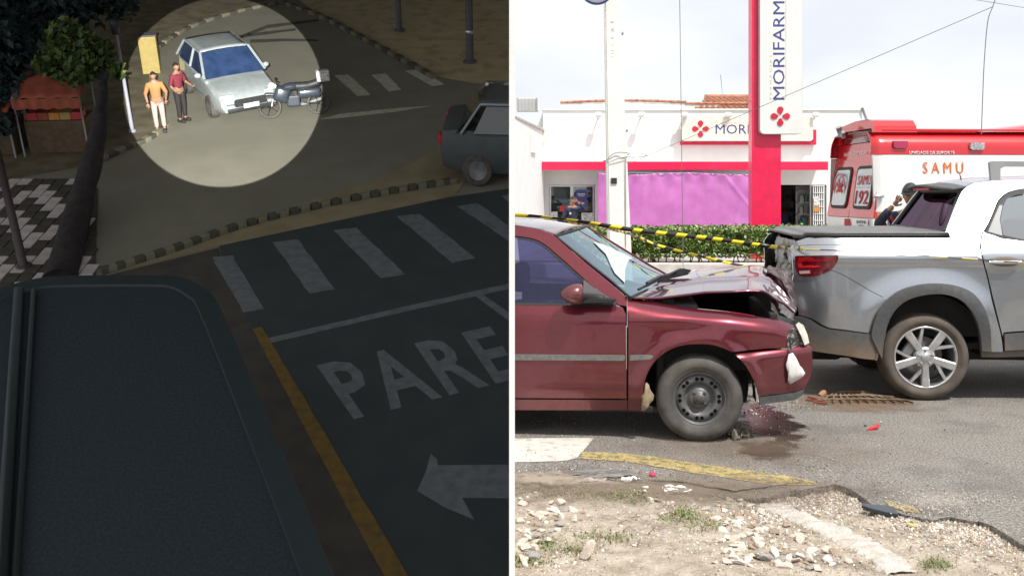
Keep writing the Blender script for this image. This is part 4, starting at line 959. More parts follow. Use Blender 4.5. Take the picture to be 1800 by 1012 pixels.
# cab: sail panel, roof, frames and panes
pp('side_pillar', [(1662, 409)] + cr_([(1662, 409), (1674, 378), (1684, 352), (1692, 336), (1699, 330)], 3)[1:] + [(1712, 324), (1750, 320), (1850, 317), (1960, 316), (2060, 320), (2070, 324), (1960, 325), (1850, 327), (1800, 330)] + cr_([(1800, 330), (1780, 334), (1765, 341), (1754, 352), (1748, 366)], 3)[1:] + [(1738, 390), (1728, 407)], m_sil, step=.04)
pp('window_trim', cr_([(1800, 331.5), (1782, 335), (1767, 342.5), (1756, 353), (1750, 366), (1740, 390), (1731, 408)], 3) + [(1734, 410), (1760, 417), (1800, 424), (1800, 420.5), (1762, 414), (1736.5, 407.5), (1749, 378), (1756, 362), (1762, 352), (1774, 345), (1800, 340)], m_rub, off=.002, step=.1, flange=.02)
pp('quarter_insert', [(1737, 407), (1749, 377), (1756, 360), (1763, 361), (1758, 385), (1763, 414)], m_grey, off=-.008, step=.1)
pp('door_window', [(1765, 413.5), (1760, 386), (1765, 361), (1771, 350), (1785, 343), (1810, 339), (1900, 334), (1960, 334), (1960, 422), (1800, 421)], m_doorglass, off=-.016, flange=.004, step=.2)
pp('door_window', [(1966, 334), (2050, 338), (2130, 390), (2150, 430), (1966, 424)], m_doorglass, off=-.016, flange=.004, step=.2)
pp('side_pillar', [(1960, 325), (1966, 325), (1966, 424), (1960, 424)], m_rub, off=-.012, step=.2)
def pkp(a, b, v): return pk.at(a, b, v)
parent_m[truck.name] = None
def psurf(name, near, far, mat, nu=16, nv=16, bulge=0, fn=None, thick=.012):
    bm = BM()
    def f(u, v):
        p = pl_(near, u).lerp(pl_(far, u), v); p.z += bulge*4*v*(1-v)
        return fn(u, v, p) if fn else p
    grid(bm, f, nu, nv); bmesh.ops.recalc_face_normals(bm, faces=bm.faces[:]); o = ob(name, bm, mat, truck, smooth=True)
    if thick: q = o.modifiers.new('t', 'SOLIDIFY'); q.thickness = thick; q.offset = 0
    return o
rzn = [pkp(1699, 330, .34), pkp(1712, 324, .35), pkp(1750, 319.5, .36), pkp(1850, 316, .37), pkp(2050, 318, .38)]
rzf = [Vector((p.x, PWD-p.y, p.z)) for p in rzn]
psurf('roof', rzn, rzf, m_sil, 20, 16, .035)
# back of the cab
bx0, bx1 = pkp(1666, 409, .14), pkp(1697, 332, .34)
def back(u, v, inset=0):
    a, b = bx0.lerp(bx1, v), None; y0 = a.y+inset; return Vector((a.x-.05*(1-(2*u-1)**2), y0+(PWD-2*a.y)*u if not inset else y0+(PWD-2*a.y-2*inset)*u, a.z))
bm = BM(); grid(bm, lambda u, v: back(u, -.25+1.27*v, .0)+Vector((.035, 0, 0)), 12, 6)
bmesh.ops.delete(bm, geom=[f for f in bm.faces if .05 < (f.calc_center_median().y-.14)/(PWD-.28) < .95 and f.calc_center_median().z > bx0.z+.02 and f.calc_center_median().z < bx1.z-.03], context='FACES')
ob('cab_back_panel', bm, m_blk, truck, smooth=True)
bm = BM(); grid(bm, lambda u, v: back(u, .02+.94*v, .04), 12, 6); ob('rear_window', bm, m_privacy, truck, smooth=True)
def bk(u, v): return back(u, v, .04)+Vector((-.006, 0, 0))
for L in ([bk(0, .0), bk(0, .5), bk(0, .97)], [bk(1, 0), bk(1, .5), bk(1, .97)], [bk(k/8, .0) for k in range(9)], [bk(k/8, .97) for k in range(9)]):
    bm = BM(); tube(bm, L, .026, 8); ob('window_surround', bm, m_blk, truck, smooth=True)
bm = BM(); grid(bm, lambda u, v: bx1+Vector((-.01-.20*v*(1-.5*(2*u-1)**4), (PWD-2*bx1.y)*u, .022+.035*math.sin(math.pi*u)-.02*v)), 20, 4)
o = ob('roof_spoiler', bm, m_clad, truck, smooth=True); q = o.modifiers.new('t', 'SOLIDIFY'); q.thickness = .02
bm = BM(); box(bm, bx1+Vector((-.16, .60, .002)), (.03, .45, .025), .008); ob('third_brake_light', bm, m_red, truck)
# interior
def tb(name, c, s, m, bev=.01, rot=None):
    bm = BM(); box(bm, c, s, bev, m=rot); return ob(name, bm, m, truck)
tb('cab_floor', (1.6, PWD/2, .42), (2.6, 1.5, .05), m_well); tb('seat', (.85, .45, .85), (.22, .5, .75), m_dash, .06); tb('seat', (.85, 1.35, .85), (.22, .5, .75), m_dash, .06)
tb('headrest', (.83, .45, 1.34), (.12, .27, .18), m_dash, .05); tb('headrest', (.83, 1.35, 1.34), (.12, .27, .18), m_dash, .05)
tb('front_seat', (1.75, .45, .95), (.22, .5, .8), m_dash, .06); tb('dashboard', (2.45, PWD/2, .95), (.4, 1.4, .25), m_dash, .05)
# windscreen and hood side of the cab
wA = [pkp(2050, 322, .38), Vector((2.45, .20, 1.14))]; wB = [Vector((p.x, PWD-p.y, p.z)) for p in wA]
psurf('windscreen', wA, wB, m_doorglass, 8, 12, .03, thick=0)
# roof rails
for s in (0,):
    def rp(a, b, v=.40): p = pkp(a, b, v); return Vector((p.x, p.y if not s else PWD-p.y, p.z))
    bm = BM(); prism(bm, [(rp(*q).x, rp(*q).z) for q in ((1738, 286), (1742, 283.5), (2040, 286), (2052, 318), (2040, 318), (2030, 294), (1764, 293), (1757, 297), (1757, 318), (1741, 319))], rp(1740, 290).y-.02, rp(1740, 290).y+.02); ob('roof_rail', bm, m_grey, truck)
bm = BM(); tube(bm, [pkp(1692, 326, .9), pkp(1687, 306, .9)], [.010, .003], 6); ob('aerial', bm, m_blk, truck)
# bed cover with a stepped rim
cn = [pkp(1366, 403, .30), pkp(1374, 411, .22), pkp(1398, 414, .16), pkp(1425, 415.5, .125), pkp(1500, 413.5, .115), pkp(1600, 409.5, .115), pkp(1664, 406.5, .12)]
zc_ = sum(p.z for p in cn[3:])/4
cxs = [XT+.04, XT+.06, XT+.10, XT+.18, -.3, 0.2, bx0.x+.0]
def cover(u, v):
    t = u*6; i = min(5, int(t)); x = cxs[i]+(cxs[i+1]-cxs[i])*(t-i)
    inset = .115+max(0, (XT+.30-x))**2*2.6
    y = inset+(PWD-2*inset)*v
    z = zc_+(cn[-1].z-zc_)*max(0, u-.3)*.6+.000+.018*math.sin(math.pi*v)
    if x < XT+.12: z -= .02
    return Vector((x+.06*(1-abs(2*v-1)**2)*-1*(1 if u < .3 else 0), y, z))
bm = BM(); grid(bm, cover, 40, 20); bmesh.ops.recalc_face_normals(bm, faces=bm.faces[:]); o = ob('bed_cover', bm, m_cover, truck, smooth=True); q = o.modifiers.new('t', 'SOLIDIFY'); q.thickness = .020; q.offset = 0
for s in (0, 1):
    bm = BM(); L = []
    for k in range(21):
        p = cover(k/20, s); p.y += (-.012 if s == 0 else .012); p.z -= .018; L.append(p)
    tube(bm, L, .014, 6); ob('cover_seal', bm, m_rub, truck)
tb('bed_wall', (-.15, PWD/2, .8), (1.5, 1.45, .62), m_well)
m_dent = M('scraped_silver', (.36, .37, .39), (.16, .16, .16), 9, .4, metal=.5, lo=.45, hi=.6)
# battered tailgate: pushed in around the middle, with torn plates
def tg(u, v, d=0):
    x = XT+.03-.07*(1-(2*u-1)**2); y = .17+(PWD-.34)*u; z = .60+.66*v
    dent = .10*math.exp(-((u-.5)/.42)**2-((v-.45)/.35)**2)
    x += dent+.035*noise.noise(Vector((u*6, v*5, 2)))+.012*noise.noise(Vector((u*15, v*13, 2)))
    return Vector((x-d+.13*u, y, z))
bm = BM(); grid(bm, lambda u, v: tg(u, v), 40, 24); ob('dented_tailgate', bm, m_dent, truck, smooth=True)
m_scr = M('scratched_metal', (.30, .29, .28), (.08, .07, .065), 18, .5, metal=.4, lo=.42, hi=.56)
for k, (u, v, sx, sz) in enumerate(((.75, .80, .16, .10), (.55, .70, .14, .08), (.30, .62, .18, .07), (.62, .58, .10, .10), (.86, .66, .09, .12), (.14, .55, .12, .09), (.42, .78, .12, .08))):
    bm = BM(); c0 = tg(u, v, .015)
    grid(bm, lambda a, b: c0+Vector((-.05*abs(noise.noise(Vector((a*3+k, b*3, k)))) - .02*math.sin(a*3), (a-.5)*sx*2, (b-.5)*sz*2+.03*noise.noise(Vector((a*3, b*2, k*2.))))), 8, 6)
    o = ob('torn_plate', bm, m_scr if k % 2 else m_dent, truck, smooth=True); q = o.modifiers.new('t', 'SOLIDIFY'); q.thickness = .006
bm = BM(); L = [Vector((XT-.03+.14*abs(2*k/12-1)**3, .16+(PWD-.32)*k/12, .50)) for k in range(13)]
for a, zz0, zz1 in ((0, .40, .60),):
    g = [[bm.verts.new(p+Vector((-.03*math.sin(t*3.1), 0, -.14+.24*t))) for t in (0, .2, .5, .8, 1)] for p in L]
    for i in range(12):
        for j in range(4): f = bm.faces.new((g[i][j], g[i+1][j], g[i+1][j+1], g[i][j+1])); f.smooth = True
o = ob('bumper_bar', bm, m_bump, truck, smooth=True); q = o.modifiers.new('t', 'SOLIDIFY'); q.thickness = .02
# lamps
tl = pp('tail_light', cr_([(1397, 452), (1399, 449.5), (1420, 449), (1465, 448.5), (1472.5, 450), (1471, 460), (1464, 470), (1452, 478), (1436, 484), (1418, 485.5), (1403, 483), (1397, 470)], 2), M('tail_lens_dark', (.16, .008, .015), (.10, .006, .01), 30, .10, coat=1), off=.016, step=.05)
mred = M('tail_lens_red', (.62, .012, .018), None, rough=.12, coat=1)
for tlo in tl[:1]:
    for L in ([(1403, 453), (1424, 452), (1432, 457), (1465, 455), (1466, 458), (1432, 461), (1402, 461)], [(1402, 463), (1430, 463), (1462, 460), (1456, 466), (1430, 470), (1403, 470)]):
        panel('lens_band', PP(L), vpk, mred, tlo, off=.0175, step=.06, flange=.01)
    panel('reversing_lens', PP([(1404, 476), (1422, 475), (1424, 480), (1405, 481)]), vpk, M('tail_lens_clear', (.5, .38, .38), None, rough=.15, coat=1), tlo, off=.0175, flange=.01)
# door handle (a yellow stripe of tape lies over its face)
dh = bpy.data.objects.new('door_handle', None); COL.objects.link(dh); dh.parent = truck
h0 = pkp(1770, 460, -.03)
bm = BM(); r_ = bmesh.ops.create_uvsphere(bm, u_segments=20, v_segments=10, radius=1)
for v in bm.verts: v.co = Vector((v.co.x*.115, v.co.y*.012, v.co.z*.040))
ob('handle_recess', bm, m_clad, dh, smooth=True, mat=Matrix.Translation(h0+Vector((0, .035, 0))))
bm = BM(); tube(bm, [h0+Vector((-.115, .03, -.006)), h0+Vector((-.08, -.005, -.004)), h0+Vector((.07, -.006, -.004)), h0+Vector((.11, .03, -.006))], [.010, .014, .014, .010], 8)
ob('handle_bar', bm, m_chrome, dh, smooth=True)
# underside, wells, wheels
for s in (0, 1):
    y = .06 if not s else PWD-.06
    for X in (0, 2.80):
        bm = BM(); lathe(bm, [(.47, -.02 if not s else -.34), (.47, .34 if not s else .02)], 40, c=(X, y, .38))
        bmesh.ops.bisect_plane(bm, geom=bm.verts[:]+bm.edges[:]+bm.faces[:], plane_co=(0, 0, .34), plane_no=(0, 0, -1), clear_outer=True); ob('wheel_well', bm, m_well, truck, smooth=True)
        bm = BM(); lathe(bm, [(0, .33 if not s else -.33), (.47, .33 if not s else -.33)], 40, c=(X, y, .38))
        bmesh.ops.bisect_plane(bm, geom=bm.verts[:]+bm.edges[:]+bm.faces[:], plane_co=(0, 0, .22), plane_no=(0, 0, -1), clear_outer=True); ob('wheel_well', bm, m_well, truck)
tb('chassis', (1.3, PWD/2, .36), (4.2, 1.1, .16), m_well); tb('exhaust_box', (-.72, .62, .30), (.34, .28, .12), m_well, .04)
bm = BM(); tube(bm, [(.02, .20, .45), (-.04, .24, 1.0)], .022, 8); tube(bm, [(.14, .22, .45), (.14, .26, 1.0)], .016, 8); ob('shock_absorber', bm, m_grey, truck, kind='stuff')
wc = pkp(1631, 629, .0)
wr = .342
def pw(x, s):
    w = wheel(truck, (x, .045 if not s else PWD-.045, wr), wr, .242, .215, 'alloy', m_tyre2)
    if s: w.rotation_euler = (0, 0, R(180))
for x in (0, 2.80):
    for s in (0, 1): pw(x, s)
# ================================================================ ambulance
m_ambr = M('ambulance_red', (.60, .012, .022), (.55, .012, .02), 3, .25, coat=1)
m_ambw = M('ambulance_white', (.78, .78, .78), (.74, .74, .74), 3, .3, coat=.8)
m_lred = M('letter_red', (.50, .015, .03), None, rough=.5)
m_lor = M('letter_orange', (.74, .16, .03), None, rough=.5)
m_winw = M('frosted_window_film', (.50, .56, .60), (.42, .48, .52), 4, .2, coat=1)
am = Side(1540, 15.6, R(-3.5), lambda x, z: 0)
amb = root('ambulance', am.m, 'red and white high roofed ambulance seen from its rear corner behind the pickup', 'ambulance')
AW = 2.0; AL = 5.8
zr = am.xz(1560, 231)[1]; zs = am.xz(1545, 272)[1]
def avf(x, z):
    v = 0
    if z > 1.25: v += (z-1.25)*.075
    if z > zr-.22: v += ((z-zr+.22)/.22)**2*.16
    if x < .10: v += ((.10-x)/.10)**2*.06
    return v
def ap(name, P, mat, off=0, par=None, mirror=True, **k): return panel(name, P, avf, mat, par or amb, off=off, mirror=AW if mirror else None, **k)
ap('body_side', [(0, .45), (AL, .45), (AL, zs), (0, zs)], m_ambw, step=.15)
ap('roof_side', [(-.02, zs+.006), (AL-.5, zs+.006), (AL-.9, zr), (.0, zr)], m_ambr, step=.06)
bm = BM(); grid(bm, lambda u, v: Vector((.0+(AL-.9)*u, .17+(AW-.34)*v, zr-.004+.05*math.sin(math.pi*v))), 12, 8); ob('roof', bm, m_ambr, amb, smooth=True)
for k in range(7):
    bm = BM(); box(bm, (2.3, AW*(k+1)/8, zr+.04), (4.2, .03, .03), .008); ob('roof_rib', bm, m_ambr, amb)
# rear doors: one red leaf each with a framed window, silver-white lower part
def rearp(name, pts, mat, d=.0, par=None, th=.03):
    """plate on the back: pts in (across 0..AW, z)"""
    bm = BM()
    prism(bm, [(y, z) for y, z in pts], -.0-d-th, -.0-d, 'YZ'); 
    for v in bm.verts:
        v.co.x += max(0, v.co.z-1.3)*.16; v.co.y += max(0, v.co.z-1.3)*(.05 if v.co.y < AW/2 else -.05)
    return ob(name, bm, mat, par or amb)
ZL = am.xz(1545, 384)[1]
ctr = AW*.5
for (a, b) in ((.04, ctr-.01), (ctr+.01, AW-.04)):
    dr = rearp('rear_door', [(a, ZL), (b, ZL), (b, zr-.20), (b-.02, zr-.14), (a+.02, zr-.14), (a, zr-.20)], m_ambr)
    rearp('lower_panel', [(a, .5), (b, .5), (b, ZL-.008), (a, ZL-.008)], m_ambw, par=dr)
    wz0, wz1 = am.xz(1545, 366)[1], am.xz(1545, 292)[1]
    rim = rrect(a+.13, wz0-.02, b-.13, wz1+.02, .10); inn = rrect(a+.18, wz0+.03, b-.18, wz1-.03, .07)
    rearp('window_frame', rim, m_rub, .031, dr, .014); rearp('window_pane', inn, m_winw, .046, dr, .006)
rearp('light_recess', [(.30, zr-.13), (AW-.30, zr-.13), (AW-.38, zr+.06), (.38, zr+.06)], M('beacon_dark_red', (.16, .01, .015), (.28, .02, .03), 9, .15, coat=1), .0, th=.05)
bm = BM(); prism(bm, [(.20, zr-.15), (.30, zr-.13), (.36, zr+.07), (AW-.36, zr+.07), (AW-.3, zr-.13), (AW-.2, zr-.15), (AW-.3, zr+.11), (AW-.45, zr+.17), (AW*.5, zr+.22), (.50, zr+.22), (.36, zr+.19), (.26, zr+.10)], .08, .75, 'YZ'); ob('beacon_hood', bm, m_ambr, amb)
bm = BM(); tube(bm, [(-.05, AW-.75, zr+.0), (-.12, AW-.8, zr+.14)], .05, 8); tube(bm, [(-.06, AW-.85, zr-.03), (-.12, AW-1.0, zr+.05)], .03, 8); ob('work_lamp', bm, m_grey, amb, kind='stuff')
REAR = Matrix.Rotation(R(-90), 4, 'Z') @ FRONT
def rt(name, s, y, z, w, h, mat, bold=0, d=.056):
    slope = max(0, z-1.3)*.16
    return fit(name, s, w, h, mat, amb, Matrix.Translation((-d+slope, y, z)) @ REAR @ Matrix.Rotation(R(-9 if z > 1.35 else 0), 4, 'X'), bold)
wn0 = (.04+ctr-.01)/2
zA, zB = am.xz(1545, 316)[1], am.xz(1545, 347)[1]
rt('lettering', 'SAMU', wn0, zA, .50, .15, m_lred, .0, .060); rt('lettering', '192', wn0, zB, .50, .22, m_lred, .01, .060)
bm = BM(); box(bm, (-.050+.16*max(0, (zA+zB)/2+.02-1.3), wn0, (zA+zB)/2+.02), (.006, .60, .012)); ob('window_wire', bm, m_grey, amb)
# star of life in a ring on the far window
wn1 = (ctr+.01+AW-.04)/2; zW = (am.xz(1545, 366)[1]+am.xz(1545, 292)[1])/2
sx_ = -.062+.16*max(0, zW-1.3)
for k in range(3):
    bm = BM(); box(bm, (0, 0, 0), (.006, .055, .30), m=Matrix.Rotation(R(60*k), 4, 'X')); ob('star_bar', bm, m_lred, amb, mat=Matrix.Translation((sx_-.003*k, wn1, zW)))
bm = BM(); lathe(bm, [(.21, -.006), (.245, -.006), (.245, .006), (.21, .006)], 32, axis='X', c=(sx_, wn1, zW)); ob('star_ring', bm, M('ring_pink', (.55, .2, .24), None), amb)
rt('small_lettering', 'SALVANDO VIDAS', ctr+.1, zr-.30, .95, .055, m_ambw, 0, .036)
bm = BM(); prism(bm, [(ctr+.0-.06, ZL-.03), (ctr+.13, ZL-.03), (ctr+.13, ZL-.30), (ctr-.20, ZL-.30)], -.05, -.034, 'YZ'); ob('red_flash', bm, m_lred, amb)
bm = BM(); box(bm, (-.060, .40, ZL-.085), (.012, .46, .13), .004); lp = ob('number_plate', bm, m_ambw, amb)
fit('plate_lettering', 'QB 8274 RD', .38, .06, m_blk, lp, Matrix.Translation((-.0675, .40, ZL-.07)) @ REAR, .006, .002)
fit('plate_small_lettering', 'SALVADOR', .22, .025, m_blk, lp, Matrix.Translation((-.0675, .40, ZL-.122)) @ REAR, 0, .002)
pt = ap('tail_lamp', [(-.02, ZL-.34), (.13, ZL-.34), (.13, ZL+.0), (.06, ZL+.09), (-.02, ZL+.09)], M('amb_tail', (.55, .03, .02), (.75, .30, .10), 9, .2, coat=1, lo=.45, hi=.55), off=.03, step=.05)
ap('white_corner_panel', [(.00, ZL+.10), (.10, ZL+.10), (.10, zs-.01), (.00, zs-.01)], m_ambw, off=.006, step=.08, mirror=False)
bm = BM(); r_ = bmesh.ops.create_uvsphere(bm, u_segments=14, v_segments=8, radius=.07); ob('hinge', bm, m_alu, amb, smooth=True, mat=Matrix.Translation((.03, -.02, am.xz(1542, 345)[1])) @ Matrix.Diagonal((1.3, .6, .6, 1)))
def alamp(px, py, m, w=.22):
    x, z = am.xz(px, py); bm = BM(); prism(bm, [(x+a*w/2, z+b*.055) for a, b in ((-1, 1), (1, 1), (1, -.6), (.7, -1), (-.7, -1), (-1, -.6))], avf(x, z)-.045, avf(x, z)+.02); ob('side_lamp', bm, m, amb)
alamp(1586, 254, M('amb_lamp_red', (.45, .02, .09), None, rough=.15, coat=1)); alamp(1721, 257, M('amb_lamp_clear', (.55, .55, .58), (.2, .2, .22), 40, .15, coat=1))
SIDE_ = FRONT
def at_side(name, s, px0, px1, py0, py1, mat, bold=0):
    x0, z0 = am.xz(px0, py1); x1, z1 = am.xz(px1, py0); return fit(name, s, x1-x0, z1-z0, mat, amb, Matrix.Translation(((x0+x1)/2, avf(x0, z0)-.004, (z0+z1)/2)) @ FRONT, bold)
at_side('lettering', 'S A M U', 1625, 1696, 285, 305, m_lor, .0)
at_side('small_lettering', 'UNIDADE DE SUPORTE', 1602, 1682, 265.5, 271, m_ambw, .01)
# raised air unit on the roof
x0, z0 = am.xz(1738, 235); bm = BM()
grid(bm, lambda u, v: Vector((x0+2.4*u, .35+1.3*v, zr+.02+.20*math.sin(math.pi*min(1, u*.6+.0))**.8*math.sin(math.pi*v)**.35)), 16, 10); ob('roof_unit', bm, m_ambr, amb, smooth=True)
for x in (1.0, 4.6):
    for s in (0, 1):
        w = bpy.data.objects.new('wheel', None); COL.objects.link(w); w.parent = amb; w.location = (x, .0 if not s else AW-.22, .34)
        bm = BM(); lathe(bm, [(.2, .0), (.32, .0), (.34, .03), (.34, .19), (.32, .22), (.2, .22)], 24); ob('tyre', bm, m_tyre, w); bm = BM(); lathe(bm, [(0, .02), (.2, .02), (.2, .2), (0, .2)], 20); ob('rim', bm, m_steel, w)
bm = BM(); box(bm, (AL/2, AW/2, .42), (AL-.1, AW-.1, .1)); ob('underbody', bm, m_well, amb)
bm = BM(); prism(bm, [(AL-.01, .45), (AL+1.0, .5), (AL+1.0, 1.1), (AL+.5, 1.3), (AL-.1, zs-.05), (AL-.5, zs+.0)], .08, AW-.08); ob('cab_front', bm, m_ambw, amb)
bm = BM(); box(bm, (-.08, AW/2, .50), (.14, AW-.1, .18), .03); ob('rear_bumper', bm, m_clad, amb)
# ================================================================ partition between the two places
pw_ = ob('white_partition', (lambda bm: (box(bm, (0, 37, 2.6), (.0222, 66, 27.2)), bm)[1])(BM()), m_wall)
bm = BM(); box(bm, (0, -3.01, 9.85), (.0222, 14, 12.7)); ob('sun_block_panel', bm, m_wall, pw_)  # out-of-view panel added to keep the sun off the dim street
tag(pw_, 'tall thin white partition wall between the dim hillside street and the sunny crash scene', 'partition wall')
# ================================================================ the dim street: it climbs a hillside away from the viewer
TAU = R(25); HH = 10.6
LG = Matrix.Translation(Vector((0, 0, CH))-Vector((0, -math.sin(TAU), math.cos(TAU)))*HH) @ Matrix.Rotation(TAU, 4, 'X')
def LP(px, py, c=0):
    dx, dy, dz_ = (px-900)/F, 1, (YH-py)/F
    b = dy*math.cos(TAU)+dz_*math.sin(TAU); n = -dy*math.sin(TAU)+dz_*math.cos(TAU); t = (HH-c)/(-n); return Vector((dx*t, b*t, c))
def lheight(px, py0, py1):
    """height of an upright standing at row py0 that reaches row py1"""
    p = LP(px, py0); lo, hi = 0, 12
    for _ in range(40):
        m = (lo+hi)/2; w = LG @ Vector((p.x, p.y, m)); y = YH-(w.z-CH)/w.y*F
        if y > py1: lo = m
        else: hi = m
    return (lo+hi)/2
LX = -.0125
def lflat(name, pxs, c, m, kind='structure', jit=.0, sub=1, parent=None):
    P = [LP(a, b, c) for a, b in pxs]; bm = BM(); pts = []
    for i in range(len(P)):
        for k in range(sub):
            t = P[i].lerp(P[(i+1) % len(P)], k/sub)
            if jit: t.x += noise.noise(t*3)*jit; t.y += noise.noise(t*3+Vector((5, 5, 5)))*jit
            t.z = c; pts.append(t)
    f = bm.faces.new([bm.verts.new(p) for p in pts]); bm.normal_update()
    if f.normal.z < 0: bmesh.ops.reverse_faces(bm, faces=[f])
    bmesh.ops.triangulate(bm, faces=bm.faces[:])
    bmesh.ops.bisect_plane(bm, geom=bm.verts[:]+bm.edges[:]+bm.faces[:], plane_co=(LX, 0, 0), plane_no=(1, 0, 0), clear_outer=True)
    return ob(name, bm, m, parent, kind=kind, mat=LG if parent is None else None)
l_olive = M('old_asphalt_olive', (.205, .195, .15), (.24, .225, .175), 1.2, .95, bump=.2, bscale=60)
blotch(l_olive, (.17, .155, .115), .6, .5, .65, .5)
l_dark = M('new_asphalt_dark', (.034, .046, .050), (.045, .055, .056), 1.5, .9, bump=.2, bscale=60)
l_brown = M('brown_pavement', (.050, .046, .040), (.074, .066, .053), 2, .95, bump=.2, bscale=30)
l_beige = M('beige_pavement', (.44, .36, .20), (.50, .42, .27), 1.4, .95, bump=.2, bscale=20)
blotch(l_beige, (.30, .235, .14), 1.6, .52, .6, .6)
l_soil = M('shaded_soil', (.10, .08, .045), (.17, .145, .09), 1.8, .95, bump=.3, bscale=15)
l_paint = M('faded_marking', (.16, .175, .185), (.105, .12, .13), 5, .85, lo=.4, hi=.7)
l_paint2 = M('faded_marking_warm', (.60, .60, .48), (.42, .41, .32), 5, .85, lo=.4, hi=.7)
l_yel = M('faded_yellow', (.19, .115, .022), (.11, .075, .027), 6, .85, lo=.4, hi=.7)
bm = BM(); bm.faces.new([bm.verts.new(p) for p in ((-45, 3, 0), (LX, 3, 0), (LX, 80, 0), (-45, 80, 0))]); ob('road', bm, l_olive, kind='structure', mat=LG)
lflat('near_road', [(385, 432), (800, 345), (960, 322), (960, 1150), (790, 1150), (452, 590), (395, 475)], .004, l_dark)
lflat('footpath', [(-60, 545), (180, 486), (385, 435), (395, 475), (452, 590), (790, 1150), (-60, 1150)], .006, l_brown)
lflat('upper_pavement', [(470, -40), (560, 25), (660, 78), (762, 134), (830, 146), (960, 152), (960, -40)], .008, l_beige)
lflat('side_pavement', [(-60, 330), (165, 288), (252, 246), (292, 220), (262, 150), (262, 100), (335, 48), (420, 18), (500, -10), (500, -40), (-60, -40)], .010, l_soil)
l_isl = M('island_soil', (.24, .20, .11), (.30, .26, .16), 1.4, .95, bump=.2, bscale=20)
lflat('traffic_island', [(200, 478), (420, 392), (560, 350), (690, 306), (775, 258), (805, 262), (818, 318), (800, 344), (600, 386), (385, 432)], .012, l_isl)
for L in ([(372, 452), (408, 449), (464, 543), (428, 548)], [(479, 425), (524, 421), (588, 508), (544, 516)], [(586, 405), (626, 400), (712, 482), (670, 489)], [(697, 380), (738, 376), (836, 453), (795, 462)], [(803, 362), (840, 357), (915, 412), (895, 424)], [(880, 344), (925, 338), (960, 362), (925, 375)]):
    lflat('crosswalk_stripe', L, .008, l_paint, jit=.03, sub=8)
lflat('stop_line', [(458, 597), (700, 541), (930, 490), (930, 500), (700, 550), (461, 606)], .008, l_paint, jit=.02, sub=8)
lflat('lane_line', [(834, 519), (847, 516), (910, 560), (905, 572)], .010, l_paint)
lflat('yellow_kerb_line', [(444, 577), (460, 574), (560, 742), (735, 1040), (690, 1040), (520, 722)], .010, l_yel, jit=.02, sub=10)
for L in ([(588, 133), (612, 131), (652, 167), (628, 169)], [(653, 132), (678, 129), (706, 158), (684, 161)], [(712, 125), (735, 122), (782, 149), (760, 152)]):
    lflat('far_crosswalk_stripe', L, .010, l_paint2, jit=.03, sub=6)
lflat('turn_arrow', [(960, 815), (770, 817), (768, 806), (757, 797), (748, 830), (733, 862), (780, 890), (834, 913), (812, 874), (960, 876)], .010, l_paint)
lflat('far_lane_mark', [(560, 210), (600, 200), (700, 190), (760, 186), (700, 196), (600, 208)], .008, l_paint2)
# the word on the road
c = bpy.data.curves.new('w', 'FONT'); c.body = 'PARE'; c.size = 1; c.offset = .022; c.space_character = 1.16; c.resolution_u = 2
tmp = bpy.data.objects.new('t', c); me = bpy.data.meshes.new_from_object(tmp); bpy.data.objects.remove(tmp); bm = BM(); bm.from_mesh(me)
xs = [v.co.x for v in bm.verts]; ys = [v.co.y for v in bm.verts]
TL, TR, BR, BL = LP(556, 642), LP(862, 573), LP(922, 662), LP(622, 737)
for v in bm.verts:
    u, w = (v.co.x-min(xs))/(max(xs)-min(xs)), (v.co.y-min(ys))/(max(ys)-min(ys)); v.co = BL.lerp(BR, u).lerp(TL.lerp(TR, u), w)+Vector((0, 0, .009))
bmesh.ops.triangulate(bm, faces=bm.faces[:])
bmesh.ops.bisect_plane(bm, geom=bm.verts[:]+bm.edges[:]+bm.faces[:], plane_co=(LX, 0, 0), plane_no=(1, 0, 0), clear_outer=True)
ob('road_lettering', bm, l_paint, kind='structure', mat=LG)
# black and white patterned stones on the left pavement, one block per stone
pv = ob('patterned_pavement', (lambda bm: (bm.faces.new([bm.verts.new(LP(a, b, .014)) for a, b in ((-40, 530), (168, 490), (172, 330), (-40, 318))]), bm)[1])(BM()), l_brown, kind='structure', mat=LG)
st_w = M('stone_white', (.62, .54, .53), (.46, .42, .40), 3, .8); st_b = M('stone_black', (.05, .045, .04), (.08, .07, .05), 3, .8)
bw = BM(); box(bw, (0, 0, 0), (.27, .34, .03), .008); me_w = bpy.data.meshes.new('paving_stone'); bw.to_mesh(me_w); me_w.materials.append(st_w)
me_b = me_w.copy(); me_b.materials.clear(); me_b.materials.append(st_b)
p0, p1 = LP(-10, 505), LP(165, 340)
y = p0.y; row = 0; cnt = 0
while y < p1.y+1.2:
    x = -12.5; col = 0
    while x < 0:
        w = LG @ Vector((x, y, .02)); qx = 900+w.x/w.y*F; qy = YH-(w.z-CH)/w.y*F
        if -12 < qx < 160 and 318 < qy < 505 and cnt < 295:
            white = ((row+(abs((col % 6)-3))) % 4) < 2
            o = bpy.data.objects.new('paving_stone', me_w if white else me_b); COL.objects.link(o); o.parent = pv; o.location = (x, y, .024+random.uniform(-.005, .005)); o.rotation_euler = (0, 0, random.uniform(-.03, .03)); cnt += 1
        x += .30; col += 1
    y += .37; row += 1
